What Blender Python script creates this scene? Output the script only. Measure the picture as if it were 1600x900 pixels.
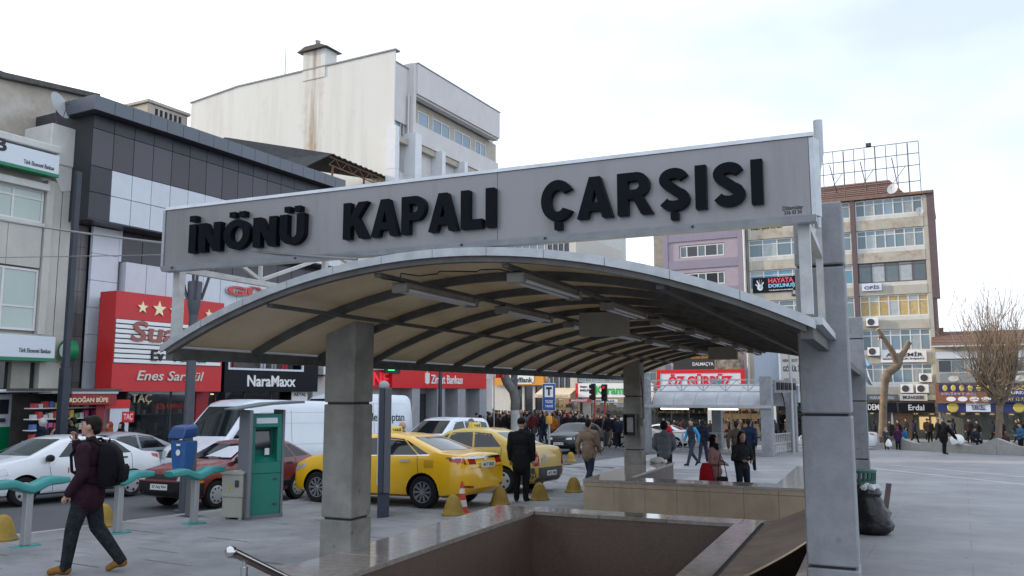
import bpy, bmesh, math, random
import numpy as np
from mathutils import Vector, Matrix, geometry
from mathutils.bvhtree import BVHTree

# ---------------------------------------------------------------- scene, camera, light
for o in list(bpy.data.objects):
    bpy.data.objects.remove(o)
SC = bpy.context.scene
COL = SC.collection
RAD = math.radians

cam_data = bpy.data.cameras.new('camera')
cam_data.sensor_width = 36.0
cam_data.lens = 29.36
cam_data.clip_start = 0.1
cam_data.clip_end = 3000
cam = bpy.data.objects.new('camera', cam_data)
COL.objects.link(cam)
cam.location = (0, 0, 1.78)
cam.rotation_euler = (RAD(90 + 7.1), 0, 0)
SC.camera = cam

SUN_EL = RAD(17)
TO_SUN = Vector((-0.96, 0.28, 0)).normalized()      # low winter sun on the left, behind the street row
world = bpy.data.worlds.new('World')
SC.world = world
world.use_nodes = True
wn = world.node_tree.nodes
wl = world.node_tree.links
bg = wn['Background']
sky_tex = wn.new('ShaderNodeTexSky')
sky_tex.sky_type = 'NISHITA'
sky_tex.sun_disc = False
sky_tex.sun_elevation = SUN_EL
sky_tex.sun_rotation = math.atan2(TO_SUN.x, TO_SUN.y)
sky_tex.air_density = 1.0
sky_tex.dust_density = 2.5
sky_tex.ozone_density = 1.0
bg.inputs[1].default_value = 0.15
# thin bright winter haze over the blue sky, patchy
tcw = wn.new('ShaderNodeTexCoord')
mpw = wn.new('ShaderNodeMapping'); mpw.inputs['Scale'].default_value = (1.0, 1.0, 2.2)
mpw.inputs['Location'].default_value = (0.35, 0.2, 0.1)
wl.new(tcw.outputs['Generated'], mpw.inputs['Vector'])
nzw = wn.new('ShaderNodeTexNoise'); nzw.inputs['Scale'].default_value = 1.6; nzw.inputs['Detail'].default_value = 4.0; nzw.inputs['Roughness'].default_value = 0.5
wl.new(mpw.outputs[0], nzw.inputs['Vector'])
rgw = wn.new('ShaderNodeMapRange')
rgw.inputs['From Min'].default_value = 0.33; rgw.inputs['From Max'].default_value = 0.62
rgw.inputs['To Min'].default_value = 0.45; rgw.inputs['To Max'].default_value = 0.95
wl.new(nzw.outputs[0], rgw.inputs['Value'])
mxw = wn.new('ShaderNodeMix'); mxw.data_type = 'RGBA'
wl.new(rgw.outputs[0], mxw.inputs[0])
wl.new(sky_tex.outputs[0], mxw.inputs[6])
mxw.inputs[7].default_value = (8.9, 9.8, 11.2, 1)
wl.new(mxw.outputs[2], bg.inputs[0])

sun_data = bpy.data.lights.new('sun', 'SUN')
sun_data.energy = 3.8
sun_data.angle = RAD(0.6)
sun_data.color = (1.0, 0.83, 0.62)
sun = bpy.data.objects.new('sun', sun_data)
COL.objects.link(sun)
sd = Vector((TO_SUN.x * math.cos(SUN_EL), TO_SUN.y * math.cos(SUN_EL), math.sin(SUN_EL)))
sun.rotation_euler = sd.to_track_quat('Z', 'Y').to_euler()
sun.location = (-40, 10, 30)

SC.view_settings.view_transform = 'Standard'
SC.view_settings.look = 'None'
SC.view_settings.exposure = 0.15
SC.view_settings.gamma = 1.0
SC.view_settings.use_curve_mapping = False
SC.render.engine = 'CYCLES'

# ---------------------------------------------------------------- frames of the place
SLOPE = 0.0305                                   # the square falls gently away from the viewer
def gz(x, y):
    # towards the far end the street side stays a little higher than the square
    t = max(0.0, min(1.0, (9.0 - x) / 6.0)); t = t * t * (3 - 2 * t)
    return -SLOPE * min(y, 130) + 0.019 * max(0.0, min(y, 70) - 29) * t
TB = RAD(28.1)                                   # bearing of the street
TC = RAD(23.7)                                   # bearing of the stairway canopy
dB = Vector((math.sin(TB), math.cos(TB), 0)); sB = Vector((math.cos(TB), -math.sin(TB), 0))
dC = Vector((math.sin(TC), math.cos(TC), 0)); sC = Vector((math.cos(TC), -math.sin(TC), 0))
def frame(o, x, y, z=Vector((0, 0, 1))):
    m = Matrix.Identity(4)
    for i in range(3):
        m[i][0] = x[i]; m[i][1] = y[i]; m[i][2] = z[i]; m[i][3] = o[i]
    return m
def SF(u0):      # along the street row: x runs down the street, y goes into the houses
    return frame(sB * u0, dB, -sB)
def EF(v0):      # the row closing the square: x to the right, y away
    return frame(dB * v0, sB, dB)
CF = frame(Vector((-1.686, 8.957, 0)), sC, dC)   # stairway canopy: x across, y along
def BF():
    return frame(Vector((0, 0, 0)), sB, dB)      # street frame u, v

# ---------------------------------------------------------------- materials
MATS = {}
def mat(name, col, rough=0.6, metal=0.0, var=0.0, vscale=3.0, dirt=None, dscale=1.0, damt=0.5, bump=0.0, bscale=20.0,
        rnd=0.0, emit=None, estr=1.0, streak=False, trans=0.0, coat=0.0, spec=0.5, stretch=None):
    if name in MATS:
        return MATS[name]
    m = bpy.data.materials.new(name)
    m.use_nodes = True
    nt = m.node_tree
    b = nt.nodes['Principled BSDF']
    N = nt.nodes.new
    L = nt.links.new
    b.inputs['Base Color'].default_value = (*col, 1)
    b.inputs['Roughness'].default_value = rough
    b.inputs['Metallic'].default_value = metal
    b.inputs['Specular IOR Level'].default_value = spec
    if coat:
        b.inputs['Coat Weight'].default_value = coat
        b.inputs['Coat Roughness'].default_value = 0.05
    if trans:
        b.inputs['Transmission Weight'].default_value = trans
    if emit:
        b.inputs['Emission Color'].default_value = (*emit, 1)
        b.inputs['Emission Strength'].default_value = estr
    src = None
    if var or dirt or bump or rnd:
        geo = N('ShaderNodeNewGeometry')
        pos = geo.outputs['Position']
        if streak or stretch:
            mp = N('ShaderNodeMapping')
            mp.inputs['Scale'].default_value = stretch or (1, 1, 0.12)
            L(pos, mp.inputs['Vector'])
            spos = mp.outputs[0]
        else:
            spos = pos
    if var:
        nz = N('ShaderNodeTexNoise'); nz.inputs['Scale'].default_value = vscale; nz.inputs['Detail'].default_value = 7
        nz.inputs['Roughness'].default_value = 0.62
        L(pos, nz.inputs['Vector'])
        rp = N('ShaderNodeMapRange')
        rp.inputs['From Min'].default_value = 0.3; rp.inputs['From Max'].default_value = 0.7
        rp.inputs['To Min'].default_value = 1 - var; rp.inputs['To Max'].default_value = 1 + var
        L(nz.outputs[0], rp.inputs['Value'])
        mx = N('ShaderNodeMix'); mx.data_type = 'RGBA'; mx.blend_type = 'MULTIPLY'
        mx.inputs[0].default_value = 1.0
        mx.inputs[6].default_value = (*col, 1)
        L(rp.outputs[0], mx.inputs[7])
        src = mx.outputs[2]
    if dirt:
        nd = N('ShaderNodeTexNoise'); nd.inputs['Scale'].default_value = dscale; nd.inputs['Detail'].default_value = 9
        nd.inputs['Roughness'].default_value = 0.7
        L(spos, nd.inputs['Vector'])
        rd = N('ShaderNodeMapRange')
        rd.inputs['From Min'].default_value = 0.5; rd.inputs['From Max'].default_value = 0.72
        rd.inputs['To Max'].default_value = damt
        L(nd.outputs[0], rd.inputs['Value'])
        mx = N('ShaderNodeMix'); mx.data_type = 'RGBA'
        L(rd.outputs[0], mx.inputs[0])
        if src: L(src, mx.inputs[6])
        else: mx.inputs[6].default_value = (*col, 1)
        mx.inputs[7].default_value = (*dirt, 1)
        src = mx.outputs[2]
    if rnd:
        oi = N('ShaderNodeObjectInfo')
        rr = N('ShaderNodeMapRange')
        rr.inputs['To Min'].default_value = 1 - rnd; rr.inputs['To Max'].default_value = 1 + rnd
        L(oi.outputs['Random'], rr.inputs['Value'])
        mx = N('ShaderNodeMix'); mx.data_type = 'RGBA'; mx.blend_type = 'MULTIPLY'
        mx.inputs[0].default_value = 1.0
        if src: L(src, mx.inputs[6])
        else: mx.inputs[6].default_value = (*col, 1)
        L(rr.outputs[0], mx.inputs[7])
        src = mx.outputs[2]
    if src:
        L(src, b.inputs['Base Color'])
    if bump:
        nb = N('ShaderNodeTexNoise'); nb.inputs['Scale'].default_value = bscale; nb.inputs['Detail'].default_value = 5
        L(pos, nb.inputs['Vector'])
        bp = N('ShaderNodeBump'); bp.inputs['Strength'].default_value = bump; bp.inputs['Distance'].default_value = 0.02
        L(nb.outputs[0], bp.inputs['Height'])
        L(bp.outputs[0], b.inputs['Normal'])
    MATS[name] = m
    return m
def add_marks(m, joints=None, spots=0.0, sscale=6.0):
    nt = m.node_tree; N = nt.nodes.new; L = nt.links.new; b = nt.nodes['Principled BSDF']
    src = b.inputs['Base Color'].links[0].from_socket
    geo = N('ShaderNodeNewGeometry')
    if joints:
        mp = N('ShaderNodeMapping'); mp.inputs['Rotation'].default_value = (0, 0, TB)
        L(geo.outputs['Position'], mp.inputs[0])
        nz = N('ShaderNodeTexNoise'); nz.inputs['Scale'].default_value = 0.5; L(geo.outputs['Position'], nz.inputs[0])
        br = N('ShaderNodeTexBrick'); br.inputs['Scale'].default_value = 1.0; br.inputs['Brick Width'].default_value = joints[0]; br.inputs['Row Height'].default_value = joints[1]
        br.inputs['Mortar Size'].default_value = joints[2]; br.inputs['Mortar Smooth'].default_value = 0.3
        br.inputs['Color1'].default_value = (1, 1, 1, 1); br.inputs['Color2'].default_value = (0.93, 0.93, 0.93, 1); br.inputs['Mortar'].default_value = (0.62, 0.62, 0.62, 1)
        L(mp.outputs[0], br.inputs[0])
        mx = N('ShaderNodeMix'); mx.data_type = 'RGBA'; mx.blend_type = 'MULTIPLY'; L(nz.outputs[0], mx.inputs[0]); L(src, mx.inputs[6]); L(br.outputs[0], mx.inputs[7]); src = mx.outputs[2]
    if spots:
        vo = N('ShaderNodeTexVoronoi'); vo.inputs['Scale'].default_value = sscale; L(geo.outputs['Position'], vo.inputs[0])
        nz = N('ShaderNodeTexNoise'); nz.inputs['Scale'].default_value = 1.1; L(geo.outputs['Position'], nz.inputs[0])
        r = N('ShaderNodeMapRange'); r.inputs[1].default_value = 0.07; r.inputs[2].default_value = 0.16; r.inputs[3].default_value = spots; r.inputs[4].default_value = 0; L(vo.outputs['Distance'], r.inputs[0])
        r2 = N('ShaderNodeMapRange'); r2.inputs[1].default_value = 0.48; r2.inputs[2].default_value = 0.6; L(nz.outputs[0], r2.inputs[0])
        mu = N('ShaderNodeMath'); mu.operation = 'MULTIPLY'; L(r.outputs[0], mu.inputs[0]); L(r2.outputs[0], mu.inputs[1])
        mx = N('ShaderNodeMix'); mx.data_type = 'RGBA'; L(mu.outputs[0], mx.inputs[0]); L(src, mx.inputs[6]); mx.inputs[7].default_value = (0.05, 0.05, 0.055, 1); src = mx.outputs[2]
    L(src, b.inputs['Base Color'])
    return m

# ---------------------------------------------------------------- mesh helpers
class MB:
    def __init__(s, M=None):
        s.v = []; s.f = []; s.mi = []; s.M = M
    def add(s, vs, fs, mi=0, M=None):
        k = len(s.v)
        for p in vs:
            p = Vector(p)
            s.v.append(M @ p if M else p)
        for f in fs:
            s.f.append([i + k for i in f]); s.mi.append(mi)
        return s
    def box(s, x0, x1, y0, y1, z0, z1, mi=0, M=None):
        if x0 > x1: x0, x1 = x1, x0
        if y0 > y1: y0, y1 = y1, y0
        if z0 > z1: z0, z1 = z1, z0
        return s.add([(x0,y0,z0),(x1,y0,z0),(x1,y1,z0),(x0,y1,z0),(x0,y0,z1),(x1,y0,z1),(x1,y1,z1),(x0,y1,z1)],
                     [(0,3,2,1),(4,5,6,7),(0,1,5,4),(1,2,6,5),(2,3,7,6),(3,0,4,7)], mi, M)
    def bar(s, a, b, w, h=None, mi=0):
        a = Vector(a); b = Vector(b); h = h or w
        d = (b - a).normalized()
        up = Vector((0, 0, 1)) if abs(d.z) < 0.95 else Vector((0, 1, 0))
        x = d.cross(up).normalized(); y = x.cross(d).normalized()
        vs = []
        for p in (a, b):
            for i, j in ((-1,-1),(1,-1),(1,1),(-1,1)):
                vs.append(p + x * (i * w / 2) + y * (j * h / 2))
        return s.add(vs, [(0,1,2,3),(7,6,5,4),(0,4,5,1),(1,5,6,2),(2,6,7,3),(3,7,4,0)], mi)
    def tube(s, pts, r, n=8, mi=0, cap=True):
        pts = [Vector(p) for p in pts]
        rs = r if isinstance(r, (list, tuple)) else [r] * len(pts)
        rings = []
        x = None
        for i, p in enumerate(pts):
            d = (pts[min(i+1, len(pts)-1)] - pts[max(i-1, 0)]).normalized()
            if x is None:
                up = Vector((0, 0, 1)) if abs(d.z) < 0.9 else Vector((1, 0, 0))
                x = d.cross(up).normalized()
            else:
                x = (x - d * x.dot(d)).normalized()
            y = d.cross(x)
            rings.append([p + (x * math.cos(2*math.pi*k/n) + y * math.sin(2*math.pi*k/n)) * rs[i] for k in range(n)])
        return s.loft(rings, mi, cap)
    def loft(s, rings, mi=0, cap=True, closed=True):
        n = len(rings[0]); vs = [p for r in rings for p in r]; fs = []
        for i in range(len(rings) - 1):
            for k in range(n if closed else n - 1):
                k2 = (k + 1) % n
                fs.append((i*n + k, i*n + k2, (i+1)*n + k2, (i+1)*n + k))
        if cap and closed:
            fs.append(tuple(range(n - 1, -1, -1))); fs.append(tuple((len(rings)-1)*n + k for k in range(n)))
        return s.add(vs, fs, mi)
    def lathe(s, prof, n=16, M=None, mi=0):
        rings = [[(r*math.cos(2*math.pi*k/n), r*math.sin(2*math.pi*k/n), z) for k in range(n)] for r, z in prof]
        if M: rings = [[M @ Vector(p) for p in r] for r in rings]
        return s.loft(rings, mi, True)
    def prism(s, poly, y0, y1, mi=0, ax='y'):
        # poly in (x, z), pushed along y  (ax 'x': poly in (y, z), 'z': poly in (x, y))
        def P(a, b, c):
            return (a, c, b) if ax == 'y' else (c, a, b) if ax == 'x' else (a, b, c)
        n = len(poly)
        vs = [P(a, b, y0) for a, b in poly] + [P(a, b, y1) for a, b in poly]
        fs = [tuple(range(n)), tuple(range(2*n - 1, n - 1, -1))]
        for i in range(n):
            j = (i + 1) % n
            fs.append((i, i + n, j + n, j))
        return s.add(vs, fs, mi)
    def mesh(s, name, mats, smooth=None, bevel=0.0, off=None, M=None):
        me = bpy.data.meshes.new(name)
        M = M or s.M
        vs = [(M @ v if M else v) for v in s.v]
        if off is not None: vs = [v - off for v in vs]
        me.from_pydata(vs, [], s.f)
        for m in (mats if isinstance(mats, (list, tuple)) else [mats]):
            me.materials.append(m)
        if any(s.mi): me.polygons.foreach_set('material_index', s.mi)
        bm = bmesh.new(); bm.from_mesh(me)
        bmesh.ops.recalc_face_normals(bm, faces=bm.faces)
        if bevel:
            es = [e for e in bm.edges if len(e.link_faces) == 2 and e.calc_face_angle(0) > 0.5]
            bmesh.ops.bevel(bm, geom=es, offset=bevel, segments=1, affect='EDGES', clamp_overlap=True)
        bm.to_mesh(me); bm.free()
        if smooth is not None:
            me.polygons.foreach_set('use_smooth', [True] * len(me.polygons))
            me.set_sharp_from_angle(angle=RAD(smooth))
        me.update()
        return me
    def build(s, name, mats, parent=None, smooth=None, bevel=0.0, M=None):
        # vertices are given in s.M's frame (or world); the object sits in its parent's own axes
        off = None
        inv = None
        if parent is not None and (M or s.M):
            off = ROOT_AT.get(parent.name)
        me = s.mesh(name, mats, smooth, bevel, off, M)
        o = bpy.data.objects.new(name, me)
        COL.objects.link(o)
        if parent is not None:
            o.parent = parent
            if o.name not in ROOT_AT: ROOT_AT[o.name] = ROOT_AT.get(parent.name, Vector((0, 0, 0)))
        return o
ROOT_AT = {}
def tag(o, label, cat, group=None):
    o['label'] = label; o['category'] = cat
    if group: o['group'] = group
    return o
def struct(o, kind='structure', label=None):
    o['kind'] = kind
    if label: o['label'] = label
    return o
def thing(name, label, cat, loc=(0, 0, 0), rz=0.0, group=None):
    o = bpy.data.objects.new(name, None)
    o.empty_display_size = 0.3
    COL.objects.link(o)
    o.location = loc; o.rotation_euler = (0, 0, rz)
    ROOT_AT[o.name] = Vector(loc)
    return tag(o, label, cat, group)
def solo(mb, name, mats, label, cat, loc, rz=0, group=None, smooth=None, bevel=0.0):
    # a thing that is one mesh, built in its own axes
    me = mb.mesh(name, mats, smooth, bevel)
    o = bpy.data.objects.new(name, me); COL.objects.link(o)
    o.location = loc; o.rotation_euler = (0, 0, rz)
    return tag(o, label, cat, group)
def copy_tree(o, loc=None, rz=None, parent=None):
    c = o.copy(); COL.objects.link(c)
    if parent is not None: c.parent = parent
    if loc is not None: c.location = loc
    if rz is not None: c.rotation_euler = (0, 0, rz)
    for ch in o.children: copy_tree(ch, parent=c)
    return c
def boxp(root, name, m, fr, x0, x1, z0, z1, y0, y1, bevel=0.0):
    return MB(fr).box(x0, x1, y0, y1, z0, z1).build(name, m, root, bevel=bevel)

_txt = {}
def text_mesh(body, depth, bold=0.0, shear=0.0, space=1.0):
    key = (body, depth, bold, shear, space)
    cu = bpy.data.curves.new('t', 'FONT')
    cu.body = body; cu.size = 1.0; cu.extrude = depth; cu.offset = bold; cu.shear = shear; cu.space_character = space
    cu.resolution_u = 3
    ob = bpy.data.objects.new('t', cu); COL.objects.link(ob)
    dg = bpy.context.evaluated_depsgraph_get()
    me = bpy.data.meshes.new_from_object(ob.evaluated_get(dg))
    bpy.data.objects.remove(ob); bpy.data.curves.remove(cu)
    return me
def lettering(root, body, m, fr, x0, x1, z0, z1, y, depth=0.02, name='lettering', bold=0.01, shear=0.0, space=1.0):
    # raised letters filling x0..x1, z0..z1 on the plane y of a facade frame, reading from outside
    me = text_mesh(body, 0.5, bold, shear, space)
    co = np.zeros(len(me.vertices) * 3); me.vertices.foreach_get('co', co); co = co.reshape(-1, 3)
    lo = co.min(0); hi = co.max(0)
    t = (co - lo) / np.maximum(hi - lo, 1e-6)
    off = ROOT_AT.get(root.name, Vector((0, 0, 0)))
    out = []
    for a in t:
        p = fr @ Vector((x0 + (x1 - x0) * a[0], y - depth * a[2], z0 + (z1 - z0) * a[1]))
        out.extend(p - off)
    me.vertices.foreach_set('co', out)
    me.materials.clear(); me.materials.append(m)
    me.name = name
    me.update()
    o = bpy.data.objects.new(name, me); COL.objects.link(o); o.parent = root
    ROOT_AT[o.name] = off
    return o

# ================================================================ ground, road, pavements
M_paving = mat('paving stone', (0.21, 0.212, 0.218), 0.75, var=0.28, vscale=0.9, dirt=(0.085, 0.085, 0.09), dscale=0.6, damt=0.75, bump=0.15, bscale=40, rnd=0.07)
M_square = mat('square concrete', (0.245, 0.247, 0.255), 0.6, var=0.26, vscale=0.5, dirt=(0.145, 0.148, 0.16), dscale=0.3, damt=0.85, bump=0.1, bscale=30)
add_marks(M_square, (2.4, 1.2, 0.012), 0.6, 3.0); add_marks(M_paving, None, 0.55, 4.0)
M_asphalt = mat('asphalt', (0.075, 0.077, 0.083), 0.8, var=0.2, vscale=0.6, dirt=(0.04, 0.04, 0.045), dscale=0.35, damt=0.6, bump=0.3, bscale=90)
M_kerb = mat('kerb stone', (0.27, 0.27, 0.27), 0.8, var=0.2, vscale=2, rnd=0.1)
M_line = mat('pale stone strip', (0.42, 0.43, 0.44), 0.7, var=0.15, vscale=2)
M_paint = mat('road paint', (0.55, 0.55, 0.53), 0.7, var=0.25, vscale=5)

def B2(u, v):
    p = sB * u + dB * v
    return (p.x, p.y)
def C2(u, v):
    p = CF @ Vector((u, v, 0))
    return (p.x, p.y)
def sheet(name, outer, holes, m, dz, kind='structure', parent=None):
    loops = [outer] + holes
    tri = geometry.tessellate_polygon([[Vector((x, y, 0)) for x, y in l] for l in loops])
    vs = [(x, y, gz(x, y) + dz) for l in loops for x, y in l]
    mb = MB(); mb.add(vs, tri)
    o = mb.build(name, m, parent)
    bm = bmesh.new(); bm.from_mesh(o.data)
    if len(holes) or abs(outer[0][0] - outer[2][0]) > 20:
        for c_, n_ in [((0, yy, 0), (0, 1, 0)) for yy in range(29, 102, 6)] + [((xx, 0, 0), (1, 0, 0)) for xx in (-14, 0, 3, 4.5, 6, 7.5, 9)]:
            bmesh.ops.bisect_plane(bm, geom=bm.verts[:] + bm.edges[:] + bm.faces[:], plane_co=c_, plane_no=n_)
        for v_ in bm.verts: v_.co.z = gz(v_.co.x, v_.co.y) + dz
    bm.to_mesh(o.data); bm.free()
    for p in o.data.polygons:
        if p.normal.z < 0: p.flip()
    if kind: o['kind'] = kind
    return o
hole_a = [C2(0.3, -3.1), C2(4.72, -3.1), C2(4.72, 3.76), C2(0.3, 3.76)]
hole_b = [C2(0.2, 8.15), C2(3.6, 8.15), C2(3.6, 12.55), C2(0.2, 12.55)]
def strip_poly(u0, u1, v0, v1):
    return [B2(u0, v0), B2(u1, v0), B2(u1, v1), B2(u0, v1)]
square = sheet('square', strip_poly(-12.9, 90, -40, 104), [hole_a, hole_b], M_square, 0.0)
road = sheet('road', strip_poly(-22.5, -12.9, -40, 104), [], M_asphalt, -0.1)
far_pav = sheet('pavement', strip_poly(-60, -22.5, -40, 104), [], M_paving, 0.0)
cross = sheet('road', strip_poly(-12.9, 60, 57, 72), [], M_asphalt, 0.006)
ground = MB().add([(-900, -300, -4.4), (900, -300, -4.4), (900, 1500, -4.4), (-900, 1500, -4.4)], [(0, 1, 2, 3)]).build('ground', M_asphalt)
struct(ground)
for a, b, w in (((12.83, 30.36), (13.87, 23.1), 0.10), ((14.62, 31.55), (15.59, 25.95), 0.09)):
    a = Vector((*a, 0)); b = Vector((*b, 0)); d = (b - a).normalized(); n = Vector((-d.y, d.x, 0)) * w
    b = b + d * 14; a = a - d * 1.0
    q = [a + n, a - n, b - n, b + n]
    sheet('marking_strip', [(p.x, p.y) for p in q], [], M_line, 0.005)
# kerb stones along the road edge
km = MB().box(-0.09, 0.09, -0.485, 0.485, -0.2, 0.012).mesh('kerb_stone', M_kerb, bevel=0.012)
for edge, pav in ((-12.9, square), (-22.5, far_pav)):
    for i in range(44):
        v = 4.5 + i * 1.0
        x, y = B2(edge, v)
        o = bpy.data.objects.new('kerb_stone', km); COL.objects.link(o); o.parent = pav
        o.location = (x, y, gz(x, y)); o.rotation_euler = (-math.atan(SLOPE), 0, -TB)
M_bed = mat('dark joint sand', (0.055, 0.054, 0.052), 0.95)
# slabs laid on the near square
rng = random.Random(5)
sm = MB().box(-0.4425, 0.4425, -0.5925, 0.5925, -0.03, 0.012).mesh('slab', [M_paving, M_bed], bevel=0.006)
bm = bmesh.new(); bm.from_mesh(sm); q_ = [bm.verts.new(p) for p in ((-0.449, -0.599, 0.005), (0.449, -0.599, 0.005), (0.449, 0.599, 0.005), (-0.449, 0.599, 0.005))]; bm.faces.new(q_).material_index = 1; bm.to_mesh(sm); bm.free()
slabs = []
for i in range(14):
    for j in range(22):
        u = -12.36 + i * 0.9; v = 3.2 + j * 1.2 + (0.6 if i % 2 else 0)
        x, y = B2(u, v)
        c = CF.inverted() @ Vector((x, y, 0))
        if c.x > -0.25 or y < 4.5 or u > -1.5: continue
        slabs.append((x * x + y * y, x, y))
slabs.sort()
for k, (_, x, y) in enumerate(slabs[:295]):
    o = bpy.data.objects.new('slab', sm); COL.objects.link(o); o.parent = square
    o.location = (x, y, gz(x, y) + rng.uniform(-0.001, 0.005))
    o.rotation_euler = (-math.atan(SLOPE) + rng.uniform(-.004, .004), rng.uniform(-.004, .004), -TB)

# ================================================================ stairwells
M_gran = mat('brown granite', (0.16, 0.112, 0.09), 0.45, var=0.35, vscale=60, dirt=(0.06, 0.045, 0.04), dscale=1.2, damt=0.5)
M_marble = mat('beige marble cladding', (0.42, 0.335, 0.235), 0.35, var=0.14, vscale=2.0, dirt=(0.17, 0.10, 0.05), dscale=1.6, damt=0.55, streak=True)
M_cap = mat('polished coping', (0.36, 0.32, 0.29), 0.09, var=0.2, vscale=14, dirt=(0.22, 0.17, 0.13), dscale=1.3, damt=0.5, rnd=0.08, spec=0.7)
M_steel = mat('stainless steel', (0.55, 0.55, 0.56), 0.22, 1.0)
M_ply = mat('weathered plywood', (0.24, 0.19, 0.15), 0.6, var=0.25, vscale=3, dirt=(0.30, 0.28, 0.25), dscale=2.2, damt=0.35, stretch=(0.4, 3, 3))
M_plyedge = mat('raw plywood edge', (0.42, 0.30, 0.19), 0.7, var=0.2, vscale=8)
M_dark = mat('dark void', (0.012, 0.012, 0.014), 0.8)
ZC = 0.13
def stairwell(name, label, walls, caps, skirt, steps, base):
    loc = CF @ Vector(base)
    loc.z = gz(loc.x, loc.y)
    r = thing(name, label, 'stairwell', loc)
    for (x0, x1, y0, y1, m, z0) in walls:
        MB(CF).box(x0, x1, y0, y1, z0, ZC - 0.05).build('parapet', m, r)
    for (x0, x1, y0, y1, along) in caps:
        # coping laid in separate stones
        L = (y1 - y0) if along == 'y' else (x1 - x0)
        n = max(1, round(L / 1.05))
        for i in range(n):
            a = i / n; b = (i + 1) / n
            g_ = 0.003
            if along == 'y':
                MB(CF).box(x0, x1, y0 + L*a + g_, y0 + L*b - g_, ZC - 0.05, ZC).build('coping_stone', M_cap, r, bevel=0.004)
            else:
                MB(CF).box(x0 + L*a + g_, x0 + L*b - g_, y0, y1, ZC - 0.05, ZC).build('coping_stone', M_cap, r, bevel=0.004)
    for (x0, x1, ya, dy, zt) in steps:
        for k in range(11):
            MB(CF).box(x0, x1, ya + dy * 0.3 * k, ya + dy * (0.3 * (k + 1) + 0.02), zt - 0.165 * (k + 1) - 0.5, zt - 0.165 * (k + 1)).build('step', M_gran, r)
    return r
near_stair = stairwell('stairwell', 'granite stairwell under the big sign with polished coping and brown inner walls',
    [(-0.09, 0.59, -3.1, 3.94, M_gran, -3.2), (0.59, 4.45, 3.58, 3.94, M_gran, -3.2), (3.38, 3.65, -3.1, 3.58, M_gran, -3.2),
     (4.38, 4.72, -3.1, 3.94, M_gran, -3.2)],
    [(-0.12, 0.62, -3.13, 3.97, 'y'), (0.625, 4.345, 3.55, 3.97, 'x'), (3.35, 3.68, -3.13, 3.545, 'y'), (4.35, 4.75, -3.13, 3.97, 'y')],
    None, [(0.59, 3.38, -2.9, 1, -0.25)], (2, 0.4, 0))
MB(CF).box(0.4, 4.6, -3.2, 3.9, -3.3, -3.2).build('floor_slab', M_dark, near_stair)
boxp(near_stair, 'front_wall', M_gran, CF, 3.65, 4.38, -3.2, ZC - 0.06, -3.1, -2.8)
far_stair = stairwell('stairwell', 'beige marble clad stairwell parapet behind the near one, people coming out',
    [(-0.14, 0.54, 8.0, 12.47, M_gran, -3.4), (3.35, 4.0, 8.0, 12.47, M_gran, -3.4), (0.54, 3.35, 8.0, 8.55, M_gran, -3.4)],
    [(-0.17, 0.57, 8.6, 12.5, 'y'), (-0.17, 4.03, 7.93, 8.6, 'x'), (3.32, 4.03, 8.605, 12.5, 'y')],
    None, [(0.54, 3.35, 12.4, -1, -0.62)], (2, 10, 0))
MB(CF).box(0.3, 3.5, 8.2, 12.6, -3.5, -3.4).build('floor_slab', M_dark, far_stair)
# marble cladding panels on the front of the far parapet
n = 7
for i in range(n):
    a = -0.15 + 4.16 * i / n; b = -0.15 + 4.16 * (i + 1) / n
    MB(CF).box(a + 0.002, b - 0.002, 7.955, 8.0, -0.75, ZC - 0.135).build('cladding_panel', M_marble, far_stair, bevel=0.002)
    MB(CF).box(a + 0.002, b - 0.002, 7.945, 8.0, ZC - 0.13, ZC - 0.052).build('frieze_panel', M_marble, far_stair, bevel=0.002)
for i in range(5):
    a = 8.02 + 4.45 * i / 5
    MB(CF).box(-0.16, -0.14, a, a + 0.885, -0.9, ZC - 0.052).build('cladding_panel', M_marble, far_stair)
MB(CF).box(-0.14, 0.54, 12.47, 12.49, -0.9, ZC - 0.052).build('cladding_panel', M_marble, far_stair)
# handrail going down the near stair
hr = thing('handrail', 'polished steel handrail going down into the near stairwell', 'handrail', CF @ Vector((1.25, -3.0, -0.2)))
mb = MB(CF); pts = [(1.22, -3.12, 0.75), (1.22, 1.2, -1.40)]
mb.tube(pts, 0.03, 12).build('rail', M_steel, hr, smooth=40)
mb = MB(CF)
mb.lathe([(0.001, -0.04), (0.025, -0.033), (0.039, -0.012), (0.04, 0.006), (0.03, 0.027), (0.001, 0.04)], 14, Matrix.Translation((1.22, -3.13, 0.75))).build('end_ball', M_steel, hr, smooth=60)
for y, z1, z0 in ((-3.0, 0.68, -0.2), (-1.4, -0.08, -1.15), (0.2, -0.9, -2)):
    mb = MB(CF); mb.tube([(1.22, y, z0), (1.22, y, z1 - 0.05)], 0.024, 12); mb.tube([(1.22, y, z1 - 0.06), (1.22, y, z1)], 0.012, 8)
    mb.build('post', M_steel, hr, smooth=40)
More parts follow.
